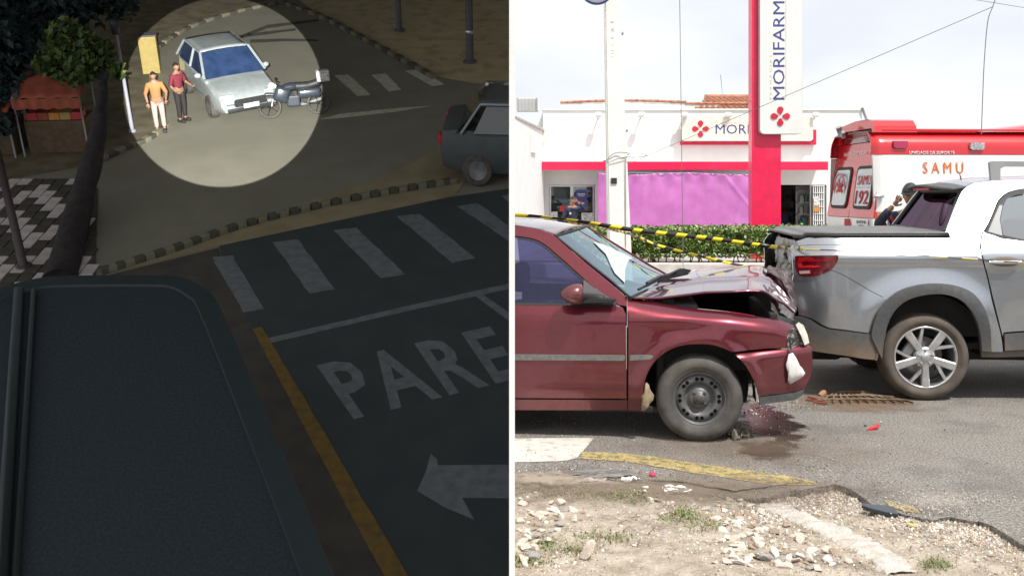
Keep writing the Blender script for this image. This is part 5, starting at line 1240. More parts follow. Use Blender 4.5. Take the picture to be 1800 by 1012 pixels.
# kerb of alternating dark and pale stones along the island
kb = root('painted_kerb', LG.copy(), 'kerb of alternating black and cream stones running along the dim cross street', 'kerb'); kb['kind'] = 'thing'
ka = cr_([tuple(LP(*p)) for p in ((182, 481), (300, 444), (420, 402), (560, 366), (690, 340), (800, 322))], 12)
k_d = M('kerb_black', (.085, .078, .058), None, rough=.8); k_c = M('kerb_cream', (.21, .20, .135), (.17, .16, .11), 5, .85)
L = [Vector(p) for p in ka]; acc = 0; i = 0; tot = sum((L[j+1]-L[j]).length for j in range(len(L)-1)); nK = 38
for k in range(nK):
    t = (k+.5)/nK*(len(L)-1); j = int(t); p = L[j].lerp(L[j+1], t-j); d = (L[j+1]-L[j]).normalized()
    bm = BM(); box(bm, (0, 0, .08), (tot/nK*(.93), .16, .14), .015); ob('kerb_stone', bm, k_d if k % 2 == 0 else k_c, kb, mat=Matrix.Translation(p) @ Matrix.Rotation(math.atan2(d.y, d.x), 4, 'Z'))
def kerb_row(name, label, pts, nK, w, h):
    kb = root(name, LG.copy(), label, 'kerb'); kb['kind'] = 'thing'
    L = [Vector(p) for p in cr_([tuple(LP(*p)) for p in pts], 10)]; tot = sum((L[j+1]-L[j]).length for j in range(len(L)-1))
    for k in range(nK):
        t = (k+.5)/nK*(len(L)-1); j = int(t); p = L[j].lerp(L[min(j+1, len(L)-1)], t-j); d = (L[min(j+1, len(L)-1)]-L[j]).normalized()
        bm = BM(); box(bm, (0, 0, h/2), (tot/nK*.93, w, h), .012); ob('kerb_stone', bm, k_d if k % 2 == 0 else k_c, kb, mat=Matrix.Translation(p) @ Matrix.Rotation(math.atan2(d.y, d.x), 4, 'Z'))
kerb_row('painted_kerb', 'far kerb of dark and cream stones edging the beige pavement', ((500, 8), (560, 30), (620, 60), (690, 98), (762, 138)), 26, .20, .14)
kerb_row('painted_kerb', 'kerb of dark and cream stones behind the silver car', ((262, 98), (330, 52), (420, 22), (500, 6)), 20, .18, .12)
kerb_row('painted_kerb', 'short kerb of dark and cream stones by the two standing people', ((166, 290), (220, 264), (262, 246), (296, 222)), 12, .18, .12)
for L in ([(330, 92), (430, 60), (520, 50), (520, 54), (430, 66), (330, 98)], [(390, 76), (470, 44), (560, 34), (560, 38), (470, 50), (390, 82)], [(440, 70), (500, 68), (560, 70), (560, 73), (500, 73), (440, 76)]):
    lflat('worn_joint', L, .006, l_brown, jit=.03, sub=6)
# canopy in the near corner: a bowed dark sheet with rounded corner, pale rim and rail, on posts
cH = 3.0
co_ = [(-80, 545), (0, 512), (60, 494), (120, 488), (280, 487), (320, 492), (352, 508), (378, 540), (470, 760), (600, 1080), (-80, 1080)]
c0 = LP(200, 760); cn_ = root('canopy', LG @ T(c0.x, c0.y, 0), 'large dark blue grey canopy with a rounded corner beside the dim street', 'canopy')
l_can = M('canopy_sheet', (.012, .021, .031), (.022, .034, .045), 26, .8, bump=.5, bscale=45, lo=.4, hi=.62); l_rim = M('canopy_rim', (.022, .034, .038), None, rough=.6)
def cpp(a, b, c): p = LP(a, b, c); return (p.x-c0.x, p.y-c0.y)
bm = BM(); prism(bm, [cpp(a, b, cH) for a, b in co_], cH-.12, cH, 'XY'); ob('sheet', bm, l_can, cn_)
rim = cr_([cpp(a, b, cH+.02) for a, b in ((-80, 547), (0, 516), (60, 499), (120, 494), (275, 493), (315, 498), (345, 514), (368, 543), (458, 760), (585, 1080))], 5)
bm = BM(); pv_ = None
for i, (x, y) in enumerate(rim):
    d = Vector(rim[min(i+1, len(rim)-1)])-Vector(rim[max(i-1, 0)]); d.normalize(); n_ = Vector((-d.y, d.x))*.15
    ring = [bm.verts.new((x+n_.x*s, y+n_.y*s, cH+h)) for s, h in ((-1, .0), (-.9, .035), (.9, .035), (1, .0))]
    if pv_: [bm.faces.new((pv_[j], ring[j], ring[j+1], pv_[j+1])) for j in range(3)]
    pv_ = ring
bmesh.ops.recalc_face_normals(bm, faces=bm.faces[:]); ob('rim', bm, l_rim, cn_)
for px_ in (22, 48):
    bm = BM(); a, b = cpp(px_+12, 515, cH), cpp(px_-22, 1080, cH); tube(bm, [(a[0], a[1], cH+.05), (b[0], b[1], cH+.05)], .07 if px_ == 22 else .035, 8); ob('rail', bm, l_rim, cn_)
for a, b in ((90, 540), (340, 545), (500, 980), (-30, 980)):
    q = cpp(a, b, cH); bm = BM(); tube(bm, [(q[0], q[1], 0), (q[0], q[1], cH-.1)], .06, 8); ob('post', bm, l_rim, cn_)
# ---------------------------------------------------------------- simple parked or passing car for the far street
def small_car(name, mat4, label, group, paint, glass, clipx=None, Ln=4.0, Wd=1.68, Ht=1.46, damage=False):
    r = root(name, mat4, label, 'car', group)
    def fin(nm, bm, m, par=r, sm=True, auto=35):
        if clipx is not None:
            mw = mat4.inverted(); cc = mw @ Vector((-.0125, 0, 0)); nn = (mat4.to_3x3().transposed() @ Vector((1, 0, 0))).normalized()
            mloc = Matrix.Identity(4) if par is r else par.matrix_local.inverted()
            bmesh.ops.bisect_plane(bm, geom=bm.verts[:]+bm.edges[:]+bm.faces[:], plane_co=mloc @ cc, plane_no=nn, clear_outer=True)
            if not bm.faces: bm.free(); return None
        return ob(nm, bm, m, par, smooth=sm, auto=auto)
    # lower body: stations from nose (+x) to tail
    st_ = [(Ln/2, .60, .38, .62), (Ln/2-.06, .74, .30, .68), (Ln/2-.35, .80, .22, .80), (Ln/2-1.0, .84, .20, .90), (.3, .84, .20, .94), (-.9, .84, .20, .96), (-Ln/2+.35, .83, .22, .98), (-Ln/2+.05, .78, .30, .96), (-Ln/2, .68, .40, .88)]
    st_ = [(x, w*Wd/1.68, a, b) for x, w, a, b in st_]
    bm = BM(); rings = []
    for x, w, zb, zt_ in st_:
        rings.append([bm.verts.new((x, s*w*f, z)) for s, f, z in ((-1, .86, zb), (-1, .99, zb+.15), (-1, 1, (zb+zt_)/2), (-1, .96, zt_-.08), (-1, .86, zt_), (-1, .4, zt_+.02), (1, .4, zt_+.02), (1, .86, zt_), (1, .96, zt_-.08), (1, 1, (zb+zt_)/2), (1, .99, zb+.15), (1, .86, zb))])
    for i in range(len(rings)-1):
        for k in range(12): bm.faces.new((rings[i][k], rings[i][(k+1) % 12], rings[i+1][(k+1) % 12], rings[i+1][k]))
    bm.faces.new(rings[0]); bm.faces.new(rings[-1][::-1]); bmesh.ops.recalc_face_normals(bm, faces=bm.faces[:])
    fin('body', bm, paint)
    # cabin: pillars and roof in paint, panes between
    def cab(x, s, z): return Vector((x, s*(.80-(z-.95)*.34)*Wd/1.68, z))
    zb, zt_ = .95, Ht-.04; xw0, xw1, xr1, xr0 = .78, .08, -1.35, -1.82
    bm = BM(); grid(bm, lambda u, v: Vector((xw1+(xr1-xw1)*u, (2*v-1)*.62*Wd/1.68, zt_+.045*math.sin(math.pi*v)*(.6+.4*math.sin(math.pi*u)))), 8, 8); o = fin('roof', bm, paint)
    if o: q = o.modifiers.new('t', 'SOLIDIFY'); q.thickness = .03
    def quad(nm, P, m):
        bm = BM(); f = bm.faces.new([bm.verts.new(p) for p in P]); return fin(nm, bm, m, sm=False)
    quad('windscreen', [cab(xw0, -1, zb-.03)*1, cab(xw0, 1, zb-.03), cab(xw1, 1, zt_), cab(xw1, -1, zt_)], glass)
    quad('rear_window', [cab(xr0, 1, zb), cab(xr0, -1, zb), cab(xr1, -1, zt_), cab(xr1, 1, zt_)], glass)
    for s in (-1, 1):
        for (a, b, c_, d) in ((xw0-.1, -.42, -.42, xw1-.02), (-.50, xr0+.35, xr1+.12, -.50)):
            quad('side_window', [cab(a, s, zb), cab(b, s, zb), cab(c_, s, zt_-.03), cab(d, s, zt_-.03)], glass)
        for P in ([cab(xw0, s, zb), cab(xw1, s, zt_)], [cab(-.46, s, zb), cab(-.46, s, zt_)], [cab(xr0+.1, s, zb), cab(xr1, s, zt_)], [cab(xw1, s, zt_), cab(xr1, s, zt_)]):
            bm = BM(); tube(bm, P, .035, 6); fin('pillar', bm, paint)
        bm = BM(); bmesh.ops.create_uvsphere(bm, u_segments=12, v_segments=8, radius=1); 
        for v in bm.verts: v.co = Vector((.55+v.co.x*.06, s*(.90+.09*v.co.y)*Wd/1.68, .98+v.co.z*.07))
        fin('door_mirror', bm, paint)
        bm = BM(); prism(bm, rrect(-.17, -.075, .17, .075, .05), -.03, .03); 
        for v in bm.verts: v.co = Vector((Ln/2-.10-abs(v.co.x+.1)*.3+v.co.y*1.2, s*.56+v.co.x*s, .66+v.co.z))
        fin('headlight', bm, MC['lens'])
        bm = BM(); box(bm, (-Ln/2-.0, s*.60, .80), (.06, .22, .18), .02); fin('tail_light', bm, m_red)
        for x in (Ln/2-.78, -Ln/2+.75):
            bm = BM(); lathe(bm, [(.19, -.02), (.27, -.02), (.30, .02), (.30, .17), (.19, .19)], 24)
            for v in bm.verts: v.co = Vector((v.co.x+x, s*(-v.co.y+Wd/2+.005) if s > 0 else v.co.y-Wd/2-.005, v.co.z+.30))
            bmesh.ops.recalc_face_normals(bm, faces=bm.faces[:]); fin('tyre', bm, m_tyre)
            bm = BM(); lathe(bm, [(0, .02), (.19, .0), (.19, .1), (0, .1)], 20)
            for v in bm.verts: v.co = Vector((v.co.x+x, s*(-v.co.y+Wd/2+.0) if s > 0 else v.co.y-Wd/2, v.co.z+.30))
            bmesh.ops.recalc_face_normals(bm, faces=bm.faces[:]); fin('wheel_rim', bm, m_alloy)
    bm = BM(); prism(bm, rrect(-.42, -.10, .42, .10, .05), -.03, .03)
    for v in bm.verts: v.co = Vector((Ln/2-.02+v.co.y*1.3, v.co.x, .53+v.co.z))
    fin('grille', bm, m_blk)
    bm = BM(); box(bm, (Ln/2+.0, 0, .36), (.06, 1.2, .10), .02); fin('lower_intake', bm, m_blk)
    bm = BM(); box(bm, (Ln/2+.035, 0, .44), (.015, .4, .12), .004); fin('number_plate', bm, m_pw)
    bm = BM(); box(bm, (-.4, 0, .6), (2.4, 1.2, .3)); fin('cabin_seats', bm, m_dash)
    bm = BM(); box(bm, (0, 0, .30), (Ln-.5, 1.3, .1)); fin('underbody', bm, m_well)
    return r
l_silver = M('car_silver_teal', (.60, .66, .67), None, rough=.3, metal=.4, coat=1)
l_dk = M('car_dark_grey', (.14, .16, .165), None, rough=.3, metal=.4, coat=1)
l_glass = M('blue_car_glass', (.035, .065, .16), (.02, .04, .09), 3, .08, coat=1)
l_glassd = M('dark_car_glass', (.03, .035, .04), None, rough=.08, coat=1)
p = LP(404, 176)
small_car('silver_car', LG @ T(p.x, p.y, .012, R(-58)) @ Matrix.Scale(1.14, 4), 'silver hatchback with blue tinted windscreen standing in the bright round pool of light', None, l_silver, l_glass, Ln=3.7)
p = LP(968, 318)
small_car('parked_car', LG @ T(p.x, p.y+.6, .012, R(-4)) @ Matrix.Diagonal((1.25, 1.3, 1.45, 1)), 'dark grey car at the traffic island, cut off by the white partition', None, l_dk, l_glassd, clipx=1, Ln=4.3)
# ---------------------------------------------------------------- motorcycle in front of the silver car
def motorcycle(mat4, label):
    r = root('motorcycle', mat4, label, 'motorcycle')
    mb_ = M('moto_dark', (.035, .045, .06), None, rough=.3, coat=1)
    for x in (.64, -.62):
        w = bpy.data.objects.new('wheel', None); COL.objects.link(w); w.parent = r; w.location = (x, 0, .30)
        bm = BM(); lathe(bm, [(.25, -.04), (.29, -.035), (.305, 0), (.29, .035), (.25, .04), (.25, -.04)], 28); ob('tyre', bm, m_tyre, w)
        bm = BM(); lathe(bm, [(.25, -.015), (.235, -.015), (.235, .015), (.25, .015)], 28); ob('rim', bm, m_blk, w)
        for k in range(5):
            bm = BM(); a = R(72*k); tube(bm, [(0, 0, 0), (math.cos(a)*.24, 0, math.sin(a)*.24)], .012, 5); ob('spoke', bm, m_blk, w)
    bm = BM(); tube(bm, cr_([(.60, 0, .30), (.50, 0, .62), (.42, 0, .92)], 4), .03, 8); ob('fork', bm, m_alu, r)
    bm = BM(); tube(bm, cr_([(.38, -.36, 1.0), (.42, -.2, 1.02), (.42, 0, .96), (.42, .2, 1.02), (.38, .36, 1.0)], 4), .016, 6); ob('handlebar', bm, m_blk, r)
    bm = BM(); grid(bm, lambda u, v: Vector((.30-.48*u, (.13*math.sin(math.pi*(.15+.7*u)))*math.cos(2*math.pi*v), .80+.11*math.sin(2*math.pi*v)*math.sin(math.pi*(.1+.8*u)))), 10, 14); ob('fuel_tank', bm, mb_, r, smooth=True)
    bm = BM(); tube(bm, cr_([(-.05, 0, .80), (-.35, 0, .79), (-.62, 0, .84), (-.80, 0, .90)], 5), [.11]*6+[.10]*6+[.06]*4, 10); ob('saddle', bm, m_blk, r)
    bm = BM(); box(bm, (.02, 0, .42), (.36, .24, .30), .05); ob('engine', bm, mb_, r)
    bm = BM(); box(bm, (.30, 0, .62), (.42, .34, .42), .10, m=Matrix.Rotation(R(-20), 4, 'Y')); ob('fairing', bm, mb_, r, smooth=True)
    bm = BM(); box(bm, (-.40, 0, .60), (.62, .26, .26), .08); ob('side_panel', bm, mb_, r, smooth=True)
    bm = BM(); tube(bm, [(.1, -.14, .28), (-.3, -.16, .28), (-.72, -.17, .38)], [.025, .03, .045], 8); ob('exhaust', bm, m_grey, r)
    bm = BM(); tube(bm, [(.40, 0, .85), (.05, 0, .62), (-.15, 0, .35), (-.62, 0, .30)], .025, 6); ob('frame', bm, mb_, r)
    bm = BM(); bmesh.ops.create_uvsphere(bm, u_segments=14, v_segments=10, radius=.10); ob('headlight', bm, MC['lens'], r, smooth=True, mat=Matrix.Translation((.54, 0, .86)))
    bm = BM(); tube(bm, cr_([(.86, 0, .52), (.72, 0, .64), (.5, 0, .62)], 5), .055, 8); ob('mudguard', bm, mb_, r)
    bm = BM(); box(bm, (-.80, 0, 1.02), (.34, .36, .30), .05); ob('delivery_box', bm, m_pw, r)
    return r
p = LP(520, 205)
motorcycle(LG @ T(p.x, p.y, .01, R(196)) @ Matrix.Scale(1.1, 4) @ Matrix.Rotation(R(10), 4, 'X'), 'dark blue motorcycle stopped against the front corner of the silver car')
# ---------------------------------------------------------------- people
def skinmesh(name, verts, edges, radii, mat, parent, rootv=0, sub=1):
    me = bpy.data.meshes.new(name); me.from_pydata([tuple(v) for v in verts], edges, []); o = bpy.data.objects.new(name, me); COL.objects.link(o)
    o.parent = parent; me.materials.append(mat); m = o.modifiers.new('skin', 'SKIN'); m.use_smooth_shade = True
    for i, r_ in enumerate(radii):
        sv = me.skin_vertices[0].data[i]; rr_ = r_ if isinstance(r_, tuple) else (r_, r_); sv.radius = rr_; sv.use_root = (i == rootv)
    s = o.modifiers.new('sub', 'SUBSURF'); s.levels = sub; s.render_levels = sub; return o
m_skin = M('skin_tone', (.36, .19, .12), (.32, .165, .10), 20, .55)
m_hair = M('hair', (.02, .015, .012), None, rough=.6)
def person(mat4, label, top, bottom, shoes, armL, armR, head_turn=0, lean=0, cap=None, hair=m_hair, sleeve_long=True, extra=None, group=None, legs=((.10, 0), (-.10, 0))):
    """x to the person's left as seen from the front (facing -y). armL/armR: elbow and wrist positions."""
    r = root('person', mat4, label, 'person', group)
    J = {}
    V = [Vector((0, 0, .95)), Vector((0, 0, 1.08)), Vector((0, -lean*.4, 1.25)), Vector((0, -lean, 1.42)), Vector((0, -lean*1.1, 1.50)), Vector((0, -lean*1.2-.01, 1.56))]
    Ed = [(0, 1), (1, 2), (2, 3), (3, 4), (4, 5)]; Rd = [(.145, .105), (.135, .095), (.155, .105), (.13, .09), (.055, .055), (.055, .055)]
    hands = []
    for s, (el, wr_) in ((1, armL), (-1, armR)):
        a = len(V); sh_ = Vector((s*.17, -lean, 1.40)); V += [sh_, Vector(el), Vector(wr_)]; Ed += [(3, a), (a, a+1), (a+1, a+2)]; Rd += [.062, .045, .030]; hands.append((Vector(el), Vector(wr_), s))
    for s, (fx, fy) in ((1, legs[0]), (-1, legs[1])):
        a = len(V); V += [Vector((s*.09, 0, .88)), Vector((s*.10+(fx-s*.10)*.5, fy*.5-.02, .48)), Vector((fx, fy, .08)), Vector((fx, fy-.14, .035))]; Ed += [(0, a), (a, a+1), (a+1, a+2), (a+2, a+3)]; Rd += [.09, .058, .040, .032]
    skinmesh('body', V, Ed, Rd, m_skin, r)
    # clothes: the same bones, a little fuller
    g = .016; nb_ = 6
    tv = V[0:4]+[V[6], V[7], V[6+1].lerp(V[8], .85 if sleeve_long else .05), V[9], V[10], V[10].lerp(V[11], .85 if sleeve_long else .05)]
    te = [(0, 1), (1, 2), (2, 3), (3, 4), (4, 5), (5, 6), (3, 7), (7, 8), (8, 9)]
    tr_ = [(.150, .118), (.150, .110), (.172, .120), (.140, .098), .078, .060, .046, .078, .060, .046]
    skinmesh('shirt', tv, te, tr_, top, r)
    bv = [V[0]+Vector((0, 0, .04)), V[12], V[13], V[14]+Vector((0, 0, .03)), V[16], V[17], V[18]+Vector((0, 0, .03))]
    skinmesh('trousers', bv, [(0, 1), (1, 2), (2, 3), (0, 4), (4, 5), (5, 6)], [(.158, .120), .105, .075, .062, .105, .075, .062], bottom, r)
    for k in (14, 18):
        bm = BM(); q = V[k]; box(bm, (q.x, q.y-.06, .045), (.10, .27, .09), .03); ob('shoe', bm, shoes, r, smooth=True)
    # head with face
    hd_ = bpy.data.objects.new('head', None); COL.objects.link(hd_); hd_.parent = r; hd_.location = V[5]+Vector((0, -.015, .075)); hd_.rotation_euler = (R(8 if lean else 0), 0, head_turn)
    bm = BM(); bmesh.ops.create_uvsphere(bm, u_segments=24, v_segments=18, radius=1)
    for v in bm.verts:
        x, y, z = v.co; w = 1-.22*max(0, -z); y2 = y*(1.0 if y > 0 else .95)
        if y < -.5 and -.25 < z < .22 and abs(x) < .18: y2 -= .16*(1-abs(x)/.18)*(1-abs(z)/.3)
        if y < -.4 and .12 < z < .35 and .2 < abs(x) < .5: y2 += .07
        v.co = Vector((x*.074*w, y2*.092, z*.118))
    ob('face', bm, m_skin, hd_, smooth=True)
    for s in (-1, 1):
        bm = BM(); bmesh.ops.create_uvsphere(bm, u_segments=10, v_segments=8, radius=1)
        for v in bm.verts: v.co = Vector((s*.075+v.co.x*.010, .005+v.co.y*.020, v.co.z*.030))
        ob('ear', bm, m_skin, hd_, smooth=True)
        bm = BM(); bmesh.ops.create_uvsphere(bm, u_segments=10, v_segments=8, radius=.011); ob('eye', bm, m_pw, hd_, smooth=True, mat=Matrix.Translation((s*.028, -.077, .012)))
        bm = BM(); box(bm, (s*.028, -.088, .036), (.030, .008, .006)); ob('eyebrow', bm, hair, hd_)
    bm = BM(); box(bm, (0, -.085, -.055), (.045, .010, .010), .003); ob('mouth', bm, M('lips', (.25, .09, .07), None), hd_)
    bm = BM(); bmesh.ops.create_uvsphere(bm, u_segments=20, v_segments=14, radius=1)
    bmesh.ops.delete(bm, geom=[v for v in bm.verts if v.co.z < .12 and v.co.y < .1 or v.co.z < -.35 or (v.co.z < .42 and v.co.y < -.45)], context='VERTS')
    for v in bm.verts: v.co = Vector((v.co.x*.081, v.co.y*.100+.004, v.co.z*.126))
    ob('hair', bm, hair, hd_, smooth=True)
    if cap:
        bm = BM(); bmesh.ops.create_uvsphere(bm, u_segments=20, v_segments=14, radius=1)
        bmesh.ops.delete(bm, geom=[v for v in bm.verts if v.co.z < .20], context='VERTS')
        for v in bm.verts: v.co = Vector((v.co.x*.092, v.co.y*.112, v.co.z*.135+.01))
        o = ob('cap', bm, cap, hd_, smooth=True); q = o.modifiers.new('t', 'SOLIDIFY'); q.thickness = .006
        bm = BM(); prism(bm, [(.07*math.cos(R(a)), -.095+.09*math.sin(R(a))) for a in range(180, 361, 15)], .035, .045, 'XY'); ob('cap_peak', bm, cap, hd_)
    # hands: palm and five bent fingers in one skin
    for el, wr_, s in hands:
        d = (wr_-el).normalized(); up_ = Vector((0, -1, 0)) if abs(d.y) < .8 else Vector((0, 0, 1)); sd = d.cross(up_).normalized()*s
        HV = [wr_, wr_+d*.045, wr_+d*.080]; HE = [(0, 1), (1, 2)]; HR = [.026, (.036, .018), (.038, .016)]
        for k, (off, ln) in enumerate(((-.028, .062), (-.010, .074), (.010, .070), (.028, .055))):
            a = len(HV); b0 = wr_+d*.085+sd*off; bend = up_*.012
            HV += [b0, b0+d*ln*.45+bend, b0+d*ln*.75+bend*3]; HE += [(2, a), (a, a+1), (a+1, a+2)]; HR += [.010, .009, .008]
        a = len(HV); t0 = wr_+d*.03+sd*(-.034); HV += [t0, t0+d*.030-sd*.022+up_*.012, t0+d*.055-sd*.026+up_*.02]; HE += [(1, a), (a, a+1), (a+1, a+2)]; HR += [.013, .011, .009]
        skinmesh('hand', HV, HE, HR, m_skin, r, sub=1)
    if extra: extra(r, V)
    return r
m_navy = M('navy_cloth', (.018, .022, .05), (.025, .03, .06), 12, .8, bump=.3, bscale=20); m_nred = M('red_cloth_stripe', (.5, .03, .04), None, rough=.7)
m_jean = M('jeans', (.05, .07, .13), (.07, .09, .16), 20, .8); m_shoe = M('shoes', (.03, .03, .03), None)
# man shading his eyes in front of the shop window
D1 = 27.5
def badge(r, V):
    bm = BM(); box(bm, (-.09, -.13, 1.28), (.05, .012, .06), .004); ob('badge', bm, m_pw, r)
person(T(xx(1006, D1), D1, .0-.12, R(10)) @ Matrix.Scale(.96, 4), 'person in navy uniform shading the eyes in front of the shop window', m_navy, m_navy, m_shoe,
       ((.36, -.16, 1.36), (.10, -.24, 1.60)), ((-.27, .0, 1.12), (-.22, -.12, .92)), lean=.03, extra=badge)
# man in a cap behind the pickup's cab, hand to his face
D2 = 11.2
def cuffs(r, V):
    for k, c_ in ((.25, m_nred), (.50, m_pw), (.72, m_nred)):
        p_ = V[9].lerp(V[10], k); q_ = V[9].lerp(V[10], k+.14); bm = BM(); tube(bm, [p_, q_], .070, 12); ob('sleeve_band', bm, c_, r, smooth=True)
person(T(xx(1604, D2), D2, -.02, R(-35)), 'person in dark cap and navy jacket with red bands, behind the pickup cab', m_navy, m_navy, m_shoe,
       ((.26, .0, 1.15), (.20, -.18, 1.02)), ((-.33, -.22, 1.30), (-.13, -.28, 1.53)), lean=.05, cap=m_blk, extra=cuffs)
# two people beside the silver car in the pool of light
p = LP(284, 232)
person(LG @ T(p.x, p.y, .02, R(20)), 'person in orange top and pale trousers at the kerb', M('orange_cloth', (.46, .22, .08), None, rough=.8), M('pale_cloth', (.55, .42, .36), None, rough=.8), m_shoe, ((.28, -.02, 1.12), (.24, -.2, .98)), ((-.27, .0, 1.12), (-.24, -.12, .90)), sleeve_long=False)
p = LP(322, 214)
person(LG @ T(p.x, p.y, .02, R(60)), 'person in dark red shirt and black trousers beside the silver car', M('dark_red_cloth', (.20, .025, .045), None, rough=.8), M('black_cloth', (.03, .025, .025), None, rough=.8), m_shoe, ((.27, -.02, 1.12), (.26, -.25, 1.05)), ((-.27, .0, 1.12), (-.25, -.22, 1.0)), sleeve_long=False)
# ---------------------------------------------------------------- uprights of the dim street
l_pole = M('dim_pole_paint', (.12, .10, .11), (.09, .08, .085), 6, .7)
def post(name, px, py0, py1, r0, r1, label, cat, head=None, group=None, m=l_pole):
    p = LP(px, py0); h = lheight(px, py0, py1); r = root(name, LG @ T(p.x, p.y, 0), label, cat, group)
    bm = BM(); tube(bm, [(0, 0, 0), (0, 0, h)], [r0, r1], 12); ob('shaft', bm, m, r)
    bm = BM(); lathe(bm, [(r0*1.8, 0), (r0*1.8, .06), (r0*1.1, .08)], 16, axis='Z'); ob('base_plate', bm, m, r)
    return r, h
post('street_pole', 702, 55, -60, .11, .10, 'short stretch of grey pole rising from the beige pavement above the far crosswalk', 'pole')
r, h = post('street_pole', 826, 110, -60, .13, .12, 'thicker grey pole on the beige pavement above the dark passing car', 'pole')
bm = BM(); lathe(bm, [(.135, 1.0), (.145, 1.02), (.145, 1.10), (.135, 1.12)], 14, axis='Z'); ob('clamp_band', bm, m_alu, r)
r, h = post('street_lamp', 233, 232, 60, .055, .045, 'slim lilac grey lamp post with dark lantern beside the pool of light', 'street lamp', m=M('lilac_metal', (.30, .30, .36), None, rough=.5))
bm = BM(); lathe(bm, [(.02, h-.02), (.10, h), (.13, h+.32), (.08, h+.40), (0, h+.42)], 16, axis='Z'); ob('lantern', bm, m_blk, r)
r, h = post('street_pole', 42, 470, 195, .09, .07, 'dark brown pole standing on the black and white patterned stones', 'pole', m=M('dim_brown', (.06, .04, .04), None))
p = LP(268, 128); bx_ = root('yellow_box', LG @ T(p.x, p.y, .01, R(12)), 'yellow upright service cabinet on the pavement behind the orange dressed person', 'cabinet')
m_ybox = M('box_yellow', (.42, .32, .10), (.36, .27, .09), 5, .6)
bm = BM(); box(bm, (0, 0, .62), (.55, .35, 1.24), .03); ob('cabinet_body', bm, m_ybox, bx_)
bm = BM(); box(bm, (0, -.185, .66), (.44, .02, 1.0), .01); ob('cabinet_door', bm, m_ybox, bx_)
bm = BM(); box(bm, (0, 0, 1.27), (.62, .42, .06), .02); ob('cabinet_lid', bm, l_pole, bx_)
# stalls with red-orange awnings
l_aw = M('awning_red_orange', (.34, .085, .045), (.27, .06, .035), 4, .8)
def stall(px, py, w, hgt, label, rz=0, seed=0):
    p = LP(px, py); r = root('market_stall', LG @ T(p.x, p.y, .015, rz), label, 'stall', 'market stalls on the left pavement')
    bm = BM(); grid(bm, lambda u, v: Vector(((u-.5)*w, -.55+1.2*v, hgt-.12+.42*v-.03*math.sin(u*25)*(1-v))), 24, 6); o = ob('awning', bm, l_aw, r, smooth=True); q = o.modifiers.new('t', 'SOLIDIFY'); q.thickness = .015
    bm = BM(); grid(bm, lambda u, v: Vector(((u-.5)*w, -.56-.02*math.sin(u*40), hgt-.14-(.24+.05*abs(math.sin(u*w*9)))*v)), 30, 2); ob('valance', bm, l_aw, r, smooth=True)
    for sx_ in (-1, 1):
        for y in (-.5, .55):
            bm = BM(); tube(bm, [(sx_*(w/2-.04), y, 0), (sx_*(w/2-.04), y, hgt-.10+(.3 if y > 0 else 0))], .025, 6); ob('post', bm, m_grey, r)
    bm = BM(); box(bm, (0, .1, .45), (w-.2, .8, .9), .02); ob('counter', bm, M('stall_wood', (.09, .06, .035), (.13, .09, .05), 6, .8), r)
    for k in range(5):
        bm = BM(); box(bm, (-w/2+.3+k*(w-.6)/4, -.05, 1.0), (.28, .35, .2), .02); ob('goods_box', bm, [goods[2], l_aw, goods[3], m_ybox, goods[2]][k], r)
    return r
stall(112, 262, 1.75, 1.75, 'market stall with a red orange awning beside the leaning tree trunk', R(4))
stall(6, 266, 1.2, 1.4, 'smaller red orange stall at the outer edge next to the brown pole', R(0), 3)
# trees of the dim street
l_trunk = M('dark_trunk', (.022, .018, .020), (.04, .034, .034), 5, .95, bump=.6, bscale=12)
l_lf = [M('dim_leaf_a', (.035, .075, .02), None, rough=.6), M('dim_leaf_b', (.06, .10, .02), None, rough=.6), M('dim_leaf_c', (.10, .12, .025), None, rough=.6)]
l_lfd = [M('dark_leaf_a', (.012, .03, .03), None, rough=.6), M('dark_leaf_b', (.02, .04, .04), None, rough=.6)]
def wpx(px, py, Y):
    """local point of the hillside frame seen at a pixel, at a given distance"""
    return LG.inverted() @ PX(px, py, Y)
def tree(base_px, pts_px, radii, label, blobs, leaf, n, size, name='street_tree'):
    b = LP(*base_px); r = root(name, LG @ T(b.x, b.y, 0), label, 'tree'); L = [Vector((0, 0, -.05))]
    Yb = (LG @ b).y
    for (a, c_, dy) in pts_px: L.append(wpx(a, c_, Yb+dy)-b)
    bm = BM(); tube(bm, cr_([tuple(v) for v in L], 6), [radii[0]+(radii[1]-radii[0])*k/(6*(len(L)-1)) for k in range(6*(len(L)-1)+1)], 14)
    for v in bm.verts: v.co += Vector((noise.noise(v.co*2.5), noise.noise(v.co*2.5+Vector((7, 0, 0))), 0))*.05
    ob('trunk', bm, l_trunk, r, smooth=True)
    tops = [(wpx(a, c_, Yb+dy)-b, rad) for a, c_, dy, rad in blobs]
    for q, rad in tops:
        bm = BM(); m_ = L[-1].lerp(q, .5)+Vector((0, 0, .15)); tube(bm, cr_([tuple(L[-1]), tuple(m_), tuple(q)], 4), [radii[1]*.8*(1-k/9)+.015 for k in range(9)], 7); ob('limb', bm, l_trunk, r, smooth=True)
    def fn():
        q, rad = random.choices(tops, [t[1]**2 for t in tops])[0]
        d = Vector((random.gauss(0, 1), random.gauss(0, 1), random.gauss(0, 1))).normalized()*rad*random.random()**.45
        d *= 1+.5*noise.noise((q+d)*1.6); return q+d
    leafcloud('crown', n, fn, size, leaf, r, [3, 4, 2][:len(leaf)])
    return r
